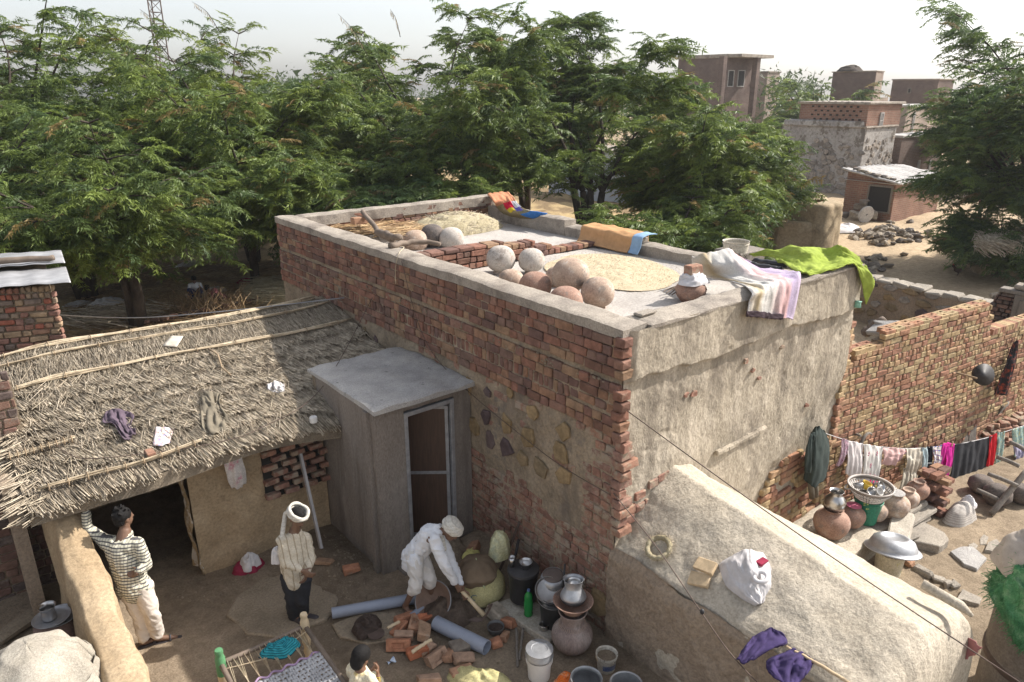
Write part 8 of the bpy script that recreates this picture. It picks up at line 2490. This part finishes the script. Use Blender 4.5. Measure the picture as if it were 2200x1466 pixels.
# ================================================================ far houses
def brick_far(name, c1, c2, mortar, scale=1., bw=.26, bh=.1, stain=.3):
    m, nt, ns, ls, bs = _nt(name)
    g = ns.new('ShaderNodeNewGeometry'); sp = ns.new('ShaderNodeSeparateXYZ'); ls.new(g.outputs['Position'], sp.inputs[0])
    ad = ns.new('ShaderNodeMath'); ls.new(sp.outputs[0], ad.inputs[0]); ls.new(sp.outputs[1], ad.inputs[1])
    cb = ns.new('ShaderNodeCombineXYZ'); ls.new(ad.outputs[0], cb.inputs[0]); ls.new(sp.outputs[2], cb.inputs[1])
    bt = ns.new('ShaderNodeTexBrick'); ls.new(cb.outputs[0], bt.inputs['Vector'])
    bt.inputs['Scale'].default_value = 1; bt.inputs['Brick Width'].default_value = bw; bt.inputs['Row Height'].default_value = bh; bt.inputs['Mortar Size'].default_value = .014
    bt.inputs['Color1'].default_value = (*c1, 1); bt.inputs['Color2'].default_value = (*c2, 1); bt.inputs['Mortar'].default_value = (*mortar, 1)
    a = nz(ns, ls, .8, 6, .7); r2 = ramp(ns, [(.3, (.7, .7, .7)), (.7, (1.25, 1.25, 1.25))]); ls.new(a.outputs[0], r2.inputs[0])
    c = mixc(ns, ls, 1., bt.outputs[0], r2.outputs[0], 'MULTIPLY')
    ls.new(c, bs.inputs['Base Color']); bs.inputs['Roughness'].default_value = .95; bs.inputs['Specular IOR Level'].default_value = .1
    bumps(ns, ls, bs, [(bt.outputs['Fac'], -.4, .02), (a.outputs[0], .3, .05)])
    return m
M['far_red'] = brick_far('far_red', (.2,.1,.075), (.25,.14,.1), (.24,.19,.15))
M['far_brown'] = brick_far('far_brown', (.12,.082,.072), (.16,.11,.095), (.17,.15,.13))
M['far_pale'] = brick_far('far_pale', (.28,.215,.18), (.33,.26,.215), (.33,.3,.26))
M['whitewash'] = earth('whitewash', [(.25,.235,.22),(.36,.34,.32),(.44,.42,.39)], .8, .95, .5, 6, dist=.06, spots=(1.6, .52, .58, (.17,.15,.13)))
M['roof_pale'] = earth('roof_pale', [(.34,.33,.32),(.46,.44,.42),(.52,.5,.48)], 1.2, .9, .2, 12)
def zat(corner, px, py): return float(PD(px, py, corner)[2])
def far_box(name, pxc, D, pxl, pxr, yt, yb, mat, label, roofm=None, cat='house', cap_=.12, z0=None):
    c = np.array(at_dist(pxc, D)); k = PD(pxc, 300, c); c = np.array([k[0], k[1], 0.])
    zt = zat(c, pxc, yt); zb = zat(c, pxc, yb) if z0 is None else z0
    Y1 = PX(pxl, yt, c[0])[1]; X1 = PY(pxr, yt, c[1])[0]
    t = root(name, (c[0], c[1], zb), label, cat)
    b = MB(); b.box(((c[0] + X1) / 2, (c[1] + Y1) / 2, (zt + zb) / 2), (X1 - c[0], Y1 - c[1], zt - zb)); b.build('wall', mat, t)
    b = MB(); b.cbox(((c[0] + X1) / 2, (c[1] + Y1) / 2, zt + cap_ / 2), (X1 - c[0] + .2, Y1 - c[1] + .2, cap_), .02, .02); b.build('roof', roofm or M['cap'], t)
    return t, c, X1, Y1, zt, zb
def opening_x(t, c, pxa, pxb, ya, yb, mat=None, deep=.25, name='window', frame_=True):
    """black panel on the wall facing -x, painted shade of an opening"""
    p, q = PX(pxa, yb, c[0]), PX(pxb, ya, c[0])
    y0, y1 = min(p[1], q[1]), max(p[1], q[1]); z0, z1 = min(p[2], q[2]), max(p[2], q[2])
    b = MB(); b.box((c[0] - .004 + deep / 2 * 0, (y0 + y1) / 2, (z0 + z1) / 2), (.012, y1 - y0, z1 - z0)); w = b.build(name, mat or M['dark'], t)
    if frame_:
        b = MB()
        for yy_ in (y0, y1): b.box((c[0] - .03, yy_, (z0 + z1) / 2), (.07, .07, z1 - z0 + .07))
        for zz_ in (z0, z1): b.box((c[0] - .032, (y0 + y1) / 2, zz_), (.07, y1 - y0, .07))
        b.build('frame', M['wood_grey'], w)
    return w
def opening_y(t, c, pxa, pxb, ya, yb, name='window', bars=0):
    p, q = PY(pxa, yb, c[1]), PY(pxb, ya, c[1])
    x0, x1 = min(p[0], q[0]), max(p[0], q[0]); z0, z1 = min(p[2], q[2]), max(p[2], q[2])
    b = MB(); b.box(((x0 + x1) / 2, c[1] - .004, (z0 + z1) / 2), (x1 - x0, .012, z1 - z0)); w = b.build(name, M['dark'], t)  # black panel on the solid wall paints the shade of an opening
    b = MB()
    for xx in (x0, x1): b.box((xx, c[1] - .03, (z0 + z1) / 2), (.08, .07, z1 - z0 + .08))
    for zz_ in (z0, z1): b.box(((x0 + x1) / 2, c[1] - .032, zz_), (x1 - x0, .07, .08))
    if bars: b.box(((x0 + x1) / 2, c[1] - .034, (z0 + z1) / 2), (x1 - x0, .05, .06)); b.box(((x0 + x1) / 2, c[1] - .036, (z0 + z1) / 2), (.06, .05, z1 - z0))
    b.build('frame', M['slab'], w)
    return w
# whitewashed stone house with a brick storey
t, c, X1, Y1, zt, zb = far_box('stone_house', 1857, 44, 1680, 1926, 276, 450, M['whitewash'], 'old house of peeling whitewashed stone with a red brick upper storey', z0=-.3, cap_=.1)
opening_x(t, c, 1770, 1783, 326, 334, name='window')
for k in range(150):
    u = R.random(); z = R.uniform(zb + .2, zb + 3.6 if u > .35 else zb + 2.2); y = c[1] + (Y1 - c[1]) * R.random()
    stone_piece((c[0] + .02, y, z), R.uniform(.3, .55), R.uniform(.22, .38), .09, 'x', 2000 + k, 7).build('stone', M['stone_grey'], t)
for k in range(60):
    stone_piece((c[0] + (X1 - c[0]) * R.random(), c[1] + .02, R.uniform(zb + .5, zt - .6)), R.uniform(.3, .5), R.uniform(.22, .36), .08, 'y', 2300 + k, 7).build('stone', M['stone_grey'], t)
t2 = t
b = MB(); zu = zat(c, 1857, 226)
Yu = PX(1718, 250, c[0])[1]; Xu = PY(1936, 250, c[1])[0]
b.box(((c[0] + Xu) / 2 + .06, (c[1] + Yu) / 2 + .06, (zt + .1 + zu) / 2), (Xu - c[0], Yu - c[1], zu - zt - .1)); b.build('upper_storey', M['far_red'], t2)
b = MB(); b.cbox(((c[0] + Xu) / 2 + .06, (c[1] + Yu) / 2 + .06, zu + .08), (Xu - c[0] + .3, Yu - c[1] + .3, .16), .02, .02); b.build('roof', M['cap'], t2)
opening_y(t2, (c[0], c[1] + .055), 1887, 1898, 243, 275, 'window', 1)
jl = MB()
y0_, y1_ = PX(1740, 262, c[0])[1], PX(1845, 262, c[0])[1]
for r_ in range(5):
    y = min(y0_, y1_) + (r_ % 2) * .2
    while y < max(y0_, y1_):
        jl.box((c[0] + .052, y, zt + .45 + r_ * .24), (.03, .14, .1)); y += .4
jl.build('vent_dark_blocks', M['dark'], t2, kind='stuff')  # black blocks on the face stand in for shade inside vents
b = MB(); b.cbox((c[0] - .02, (c[1] + Y1) / 2, zt + .2), (.3, Y1 - c[1] - .3, .35), .04, .02); b.build('parapet', M['whitewash'], t2)
# dark annexe on its right
t, c2, X2, Y2, z2, zb2 = far_box('annexe', 1938, 47, 1900, 2030, 296, 440, M['far_brown'], 'dim brick annexe with a pale flat roof right of the whitewashed house', M['roof_pale'], z0=-.3)
for q in (1966, 1990): opening_y(t, c2, q, q + 10, 345, 385, 'window')
t, c2, X2, Y2, z2, zb2 = far_box('grey_house', 1938, 55, 1880, 2035, 230, 400, M['far_pale'], 'greyish two storey house with white roof edge behind the annexe', M['roof_pale'], z0=-.3)
opening_y(t, c2, 1955, 1966, 243, 290, 'door')
# small brick hut with slab roof
t, c3, X3, Y3, z3, zb3 = far_box('brick_hut', 1942, 35.5, 1818, 2022, 396, 468, M['far_red'], 'low red brick hut with a pale sagging roof and a dark doorway', M['roof_pale'], cap_=.02, z0=-.2)
b = MB(); b.grid(lambda u, v: (c3[0] - .3 + (X3 - c3[0] + .6) * u, c3[1] - .3 + (Y3 - c3[1] + .5) * v, z3 + .06 + .45 * v - .1 * u + .05 * float(fbm(u * 5, v * 5, 3, 3)) + .03 * math.sin(u * 70)), 90, 14); b.build('roof', M['roof_pale'], t, True, thick=.07)
b = MB(); b.add([(c3[0] + .02, c3[1] + .02, z3), (X3, c3[1] + .02, z3), (X3, Y3, z3 + .4), (c3[0] + .02, Y3, z3 + .4), (c3[0] + .02, Y3, z3), (X3, Y3, z3)], [(0, 3, 4), (1, 5, 2), (3, 2, 5, 4)]); b.build('gable', M['far_red'], t)
opening_x(t, c3, 1909, 1869, 398, 458, name='doorway', frame_=True)
for k in range(9):
    b = MB(); b.cbox((c3[0] - .2 + R.uniform(0, .3), c3[1] + (Y3 - c3[1]) * (.1 + k * .09), z3 + .2 + .045 * k), (.3, .3, .12), .03, .03); b.build('roof_stone', M['rubble'], t)
# houses on the skyline
t, c4, X4, Y4, z4, zb4 = far_box('brick_house', 1549, 70, 1458, 1626, 124, 240, M['far_brown'], 'dark brick house with a porch high on the skyline above the trees', z0=-.3, cap_=.3)
for a_, b_ in ((1562, 1577), (1583, 1600)): opening_y(t, c4, a_, b_, 152, 186, 'door')
for px in (1552, 1624):
    q = PY(px, 150, c4[1] - 1.2); b = MB(); b.box((q[0], c4[1] - 1.2, (z4 + zb4) / 2 + 2), (.5, .5, z4 - zb4 - 4)); b.build('pillar', M['far_brown'], t)
b = MB(); b.box(((c4[0] + X4) / 2, c4[1] - .7, z4 + .14), (X4 - c4[0] + .6, 1.8, .26)); b.build('porch_roof', M['cap'], t)
t, *_r = far_box('brick_house', 1634, 78, 1626, 1676, 156, 260, M['far_pale'], 'low brick wing between the porch house and the distant tree', z0=-.3)
t, c5, X5, Y5, z5, zb5 = far_box('brick_house', 1860, 70, 1790, 1898, 155, 260, M['far_brown'], 'tall square brick house with its sunlit right side coloured pale behind the distant tree', z0=-.3)
b = MB(); b.box((X5 + .9, c5[1] + 1.5, (z5 - 2.2) / 2), (1.7, 3, z5 - 2.2)); b.build('side_wall', M['far_pale'], t)
b = MB(); b.box(((c5[0] + X5) / 2, c5[1] - .03, (z5 + zb5) / 2), (X5 - c5[0], .05, z5 - zb5)); b.build('plaster', M['far_pale'], t)  # pale brick sheet, not plaster: sunlight on this face put into its colour
heap((c5[0] + 1, c5[1] + 3, z5 + .1), 1.4, 1.2, .5, 71, 24, 8, .6).build('brush_heap', M['bark'], None, True, 'dark brush heap on the roof of the tall square house', 'brushwood')
t, c6, X6, Y6, z6, zb6 = far_box('brick_house', 1994, 74, 1918, 2050, 172, 260, M['far_brown'], 'flat roofed brick house with one small window at the right of the skyline', z0=-.3)
opening_x(t, c6, 1950, 1958, 190, 200)
# bluish white building and low house glimpsed through the trees
t, c7, *_r = far_box('white_house', 1400, 40, 1180, 1470, 335, 480, plain('blue_white', (.5,.54,.62), .9, 0, .15, 1, .1, 6, False), 'bluish white house glimpsed behind the fanning tree', z0=-.3)
t, c8, *_r = far_box('low_house', 640, 50, 280, 760, 318, 460, M['far_pale'], 'low tan house with a pale roof edge glimpsed through the left trees', M['roof_pale'], z0=-.3)
# far tree line closing the horizon
rs = np.random.RandomState(77)
n = 9000
ang = rs.uniform(-1.0, .38, n); D = rs.uniform(75, 130, n)
pos = np.stack([CAMP[0] + D * np.sin(HEAD + ang), CAMP[1] + D * np.cos(HEAD + ang), rs.uniform(0, 1, n) ** .7 * (5.6 + 1.8 * fbm(ang * 14, 1., 2, 3))], 1)
Q = []
for k in range(7):
    o = rs.normal(scale=.6, size=(n, 3)); d = rs.normal(scale=.3, size=(n, 3)); e = rs.normal(scale=.2, size=(n, 3))
    Q.append(np.stack([pos + o, pos + o + d, pos + o + e], 1))
Q = np.concatenate(Q).reshape(-1, 3)
np_mesh('far_woods', Q, np.arange(len(Q)).reshape(-1, 3), M['leaf'], None, False, np.tile(np.array([[.07, .10, .045]]), (len(Q), 1)), kind='stuff', label='far line of trees closing the horizon behind the village', cat='woods')

# ================================================================ mud enclosure, cart wheel, grindstone, stones on the sand
c = gpt(1745, 530)
en = root('mud_hut', c, 'rounded mud hut with dark doorway and a low curved mud wall in front', 'hut')
def mudblock(name, pa, pb, depth, z1, seed, rnd=.25, parent=en, away=FWD[:2]):
    """rounded mud mass from foot point pa to pb, going depth away"""
    pa, pb = np.array(pa[:2]), np.array(pb[:2]); d = pb - pa; L = np.linalg.norm(d); d = d / L
    e = np.array([-d[1], d[0]]); e = e if e @ away > 0 else -e
    cen = (pa + pb) / 2 + e * depth / 2
    def fn(u, v):
        a = u * 6.28319; hx, hy = L / 2, depth / 2
        sq = 1 / np.maximum(np.abs(np.cos(a)) ** 7 + np.abs(np.sin(a)) ** 7, 1e-6) ** (1 / 7)
        r = np.where(v < .7, 1 + .04 * (1 - v), np.sqrt(np.maximum(0, 1 - ((v - .7) / .3) ** 3)))
        z = np.where(v < .7, -.3 + (z1 - rnd + .3) * v / .7, z1 - rnd + rnd * np.minimum(1, 1 - (1 - (v - .7) / .3) ** 2.6))
        n = .05 * fbm(np.cos(a) * 2 + seed, np.sin(a) * 2, z * 1.5, 4)
        x, y = (hx * r + n) * sq * np.cos(a), (hy * r + n) * sq * np.sin(a)
        return np.stack([cen[0] + d[0] * x + e[0] * y, cen[1] + d[1] * x + e[1] * y, z + .04 * fbm(x, y, seed, 3)], 1)
    return surf(name, fn, 80, 30, M['mud_yellow_far'], parent)
M['mud_yellow_far'] = earth('mud_yellow_far', [(.3,.235,.155),(.38,.3,.2),(.43,.35,.245)], .9, .95, .4, 12, spots=(1.4, .58, .7, (.23,.18,.12)))
ga, gb, gd = gpt(1664, 542), gpt(1772, 545), gpt(1806, 535)
mudblock('front_wall', ga, gb, .6, zat(ga, 1690, 474), 3, .2)
mudblock('end_wall', gpt(1758, 548), gd, 2.6, zat(gd, 1800, 432), 5, .35)
ha, hb = gpt(1632, 512), gpt(1778, 520)
hzt = zat(ha, 1640, 428)
mudblock('hut_body', ha, hb, 3.2, hzt, 8, .3)
d1, d2 = PD(1671, 512, ha, -.05), PD(1698, 512, ha, -.05)
b = MB(); zd = zat(ha, 1671, 444)
b.add([(d1[0], d1[1], 0), (d2[0], d2[1], 0), (d2[0], d2[1], zd), (d1[0], d1[1], zd)] + [(p[0] + FWD[0] * .3, p[1] + FWD[1] * .3, z_) for p, z_ in ((d1, 0), (d2, 0), (d2, zd), (d1, zd))], [(0, 1, 2, 3), (4, 7, 6, 5), (0, 3, 7, 4), (1, 5, 6, 2), (3, 2, 6, 7)]); b.build('doorway', M['dark'], en)  # black box stands in for the shade inside the hut
for kx in range(12):
    b = MB(); q = P(R.uniform(1665, 1735), R.uniform(428, 440), hzt + .03); b.cbox((0, 0, 0), (.26, .14, .1), .02, .02, tilt(q, R.uniform(-.2, .2), R.uniform(-.2, .2), R.uniform(0, 3))); b.build('brick', M['brick_loose'], None, label='broken brick lying on the roof of the mud hut', cat='brick', group='broken bricks on the mud hut roof')
def cart_wheel(p, r, az, label, mat):
    t = root('cart_wheel', p, label, 'wheel')
    Mx = T3(p) @ Matrix.Rotation(az, 4, 'Z') @ Matrix.Rotation(math.pi / 2, 4, 'X')
    b = MB(); b.lathe([(r * .88, -.04), (r, -.04), (r, .04), (r * .88, .04)], (0, 0, 0), 32, Mx, True); b.build('rim', mat, t, 40)
    b = MB(); b.lathe([(0, -.09), (.09, -.09), (.09, .09), (0, .09)], (0, 0, 0), 16, Mx); b.build('hub', mat, t)
    for k in range(8):
        a = k * math.pi / 4; b = MB(); b.tube([Mx @ Vector((.08 * math.cos(a), .08 * math.sin(a), 0)), Mx @ Vector((r * .9 * math.cos(a), r * .9 * math.sin(a), 0))], .03, 6); b.build('spoke', mat, t)
g = gpt(1628, 535); cart_wheel((g[0], g[1], g[2] + .55), .6, -HEAD + .3, 'old wooden cart wheel standing left of the mud hut', M['wood_stick'])
b = MB(); g = gpt(1610, 560); heap((g[0], g[1], g[2]), .6, .4, .7, 181, 30, 10, .7).build('machine_heap', M['soot'], None, True, 'dark heap of scrap beside the cart wheel', 'scrap')
# grindstone on rubble
g = gpt(1858, 478)
gs_ = root('grindstone', g, 'pale round grindstone leaning on a rubble block by the brick hut', 'grindstone')
Mx = T3((g[0], g[1], g[2] + .38)) @ Matrix.Rotation(-HEAD + .25, 4, 'Z') @ Matrix.Rotation(math.pi / 2 + .15, 4, 'X')
b = MB(); b.lathe([(.05, -.05), (.4, -.05), (.42, 0), (.4, .05), (.05, .05)], (0, 0, 0), 30, Mx, True); b.build('stone_disc', M['roof_pale'], gs_, 40)
for i, (dx, dy, dz, s) in enumerate(((.3, .5, .25, .6), (.6, 0.1, .25, .55), (.5, .5, .65, .5), (.45, .35, .9, .4), (.9, .3, .3, .5), (.2, .9, .2, .4))):
    b = MB(); b.cbox((0, 0, 0), (s, s * .8, s * .6), .05, .06, tilt(g + np.array([dx * 1.3, dy * 1.3, dz]), .1, .1, i)); b.build('boulder', M['rubble'], gs_)
g = gpt(1815, 495); heap((g[0], g[1], g[2]), .9, .6, .25, 191, 36, 10, .7).build('plastic_sheet', M['cloth_white'], None, True, 'white plastic sheet lying right of the mud hut', 'sheet')
sm_ = [piece_mesh('sand_stone', (.3, .22, .15), M['rubble'], .05, .05, 8) for _ in range(8)]
for k in range(110):
    if k < 75: px, py = R.gauss(1905, 42), R.gauss(512, 9)
    elif k < 92: px, py = R.uniform(1810, 1990), R.uniform(478, 560)
    else: px, py = R.uniform(1845, 1905), R.uniform(555, 600)
    g = gpt(px, py); s = R.uniform(.5, 1.5)
    o = put('stone', R.choice(sm_), (g[0], g[1], g[2] + .05 + (.12 * R.random() if k < 60 else 0)), (R.uniform(-.3, .3), R.uniform(-.3, .3), R.uniform(0, 3)), None, (s, s, s))
    tag(o, 'dark stone in the heap on the open sand' if k < 75 else ('stone strewn on the sand round the heap' if k < 92 else 'stone strewn beyond the end of the stone wall'), 'stone', ['stones heaped on the sand', 'stones strewn round the heap', 'stones beyond the wall'][0 if k < 75 else (1 if k < 92 else 2)])
# hen
g = gpt(2057, 592)
hn_ = root('hen', g, 'small dark hen pecking on the sand near the gateway', 'hen')
b = MB(); f = SID * -.9 + FWD * .3; up = np.array([0, 0, 1.])
ell(b, g + up * .2, (.085, .15, .1), frame(f)); chain(b, [g + up * .24 + f * .1, g + up * .3 + f * .17, g + up * .33 + f * .2], [.06, .04, .035]); cap(b, g + up * .33 + f * .22, g + up * .325 + f * .26, .012, .005)
chain(b, [g + up * .24 - f * .1, g + up * .34 - f * .2, g + up * .38 - f * .24], [.06, .04, .012])
for q in (-1, 1):
    s0 = g + np.cross(f, up) * q * .04; chain(b, [s0 + up * .14, s0 + up * .07 - f * .01, s0 + up * .005], [.03, .012, .01]); cap(b, s0 + up * .008, s0 + f * .06 + up * .008, .009)
melt(b, 'body', fabric('hen_brown', (.07,.04,.03), .4), hn_, .012, 2)
b = MB(); ell(b, g + up * .37 + f * .2, (.008, .03, .025), frame(f)); b.build('comb', plain('comb', (.4,.03,.03), .5), hn_, True)
# shed with thatch under the right tree
g = gpt(2165, 580)
sd = root('thatched_shed', g, 'low mud shed with ragged thatch under the dark tree at the right edge', 'shed')
mudblock('wall', gpt(2095, 590), gpt(2260, 600), 3., 1.25, 11, .2, sd)
def shg(i):
    p = P(R.uniform(2090, 2260), R.uniform(506, 528), 1.35); p[2] += R.uniform(-.1, .25)
    return p, p - FWD * R.uniform(.3, .9) + SID * R.uniform(-.3, .3) - np.array([0, 0, R.uniform(0, .2)])
V, F = sticks(1500, shg, lambda: R.uniform(.008, .016), 3); np_mesh('thatch', V, F, M['straw'], sd, kind='stuff')
# lattice mast
c = np.array(at_dist(377, 75)); c[2] = 0
ms = root('lattice_mast', c, 'tall thin lattice radio mast rising above the left trees', 'mast')
H_ = 34; w_ = .62
cor = [(-w_, -w_ * .6), (w_, -w_ * .6), (0, w_)]
for k in range(3):
    b = MB(); b.tube([(c[0] + cor[k][0], c[1] + cor[k][1], 0), (c[0] + cor[k][0] * .75, c[1] + cor[k][1] * .75, H_)], .06, 6); b.build('leg', M['iron'], ms)
b = MB(); n_ = 34
for k in range(n_):
    for q in range(3):
        z0, z1 = H_ * k / n_, H_ * (k + 1) / n_; s0, s1 = 1 - .25 * k / n_, 1 - .25 * (k + 1) / n_
        a_, d_ = cor[q], cor[(q + 1) % 3]
        b.tube([(c[0] + a_[0] * s0, c[1] + a_[1] * s0, z0), (c[0] + d_[0] * s1, c[1] + d_[1] * s1, z1)], .03, 4, False)
        b.tube([(c[0] + a_[0] * s0, c[1] + a_[1] * s0, z0), (c[0] + d_[0] * s0, c[1] + d_[1] * s0, z0)], .03, 4, False)
b.build('bracing', M['iron'], ms, kind='stuff')
# bare twigs with dry pods above the crowns
for i, (px0, py0, px1, py1, D) in enumerate(((470, 66, 412, 4, 27), (345, 80, 300, 20, 29), (790, 120, 726, 30, 28), (860, 80, 838, 20, 28))):
    a_ = PD(px0, py0, at_dist(px0, D)); e_ = PD(px1, py1, at_dist(px1, D)); m_ = (a_ + e_) / 2 + np.array([.1, .1, .15])
    t = root('bare_twig', a_, ['bare twig arching over the tree right of the mast', 'bare twig left of the mast', 'bare arching twig above the gap in the trees', 'short bare twig above the many stemmed tree'][i], 'twig')
    b = MB(); b.tube(curve_pts([a_, m_, e_], 10), [.014 - .001 * k for k in range(11)], 5); b.build('stem', M['bark'], t, True)
    b = MB()
    for k in range(14):
        p = crline([a_, m_, e_], .25 + .05 * k); b.tube([p, p + np.array([R.uniform(-.03, .03), R.uniform(-.03, .03), -.09]), p + np.array([R.uniform(-.05, .05), R.uniform(-.05, .05), -.18])], [.004, .012, .004], 4)
    b.build('seed_pods', M['reed'], t, kind='stuff')

# ================================================================ thin dusty air
b = MB(); b.box((10, 190, 15.5), (844, 646, 43))
hz_ = b.build('haze', M['dark'], None, kind='stuff', label='thin pale haze filling the air over the village', cat='haze')
m = bpy.data.materials.new('air'); m.use_nodes = True; ns, ls = m.node_tree.nodes, m.node_tree.links
ns.remove(ns['Principled BSDF']); pv = ns.new('ShaderNodeVolumePrincipled')
pv.inputs['Color'].default_value = (.9, .92, .96, 1); pv.inputs['Density'].default_value = .0005; pv.inputs['Anisotropy'].default_value = .3
ls.new(pv.outputs[0], ns['Material Output'].inputs['Volume']); hz_.data.materials.clear(); hz_.data.materials.append(m)
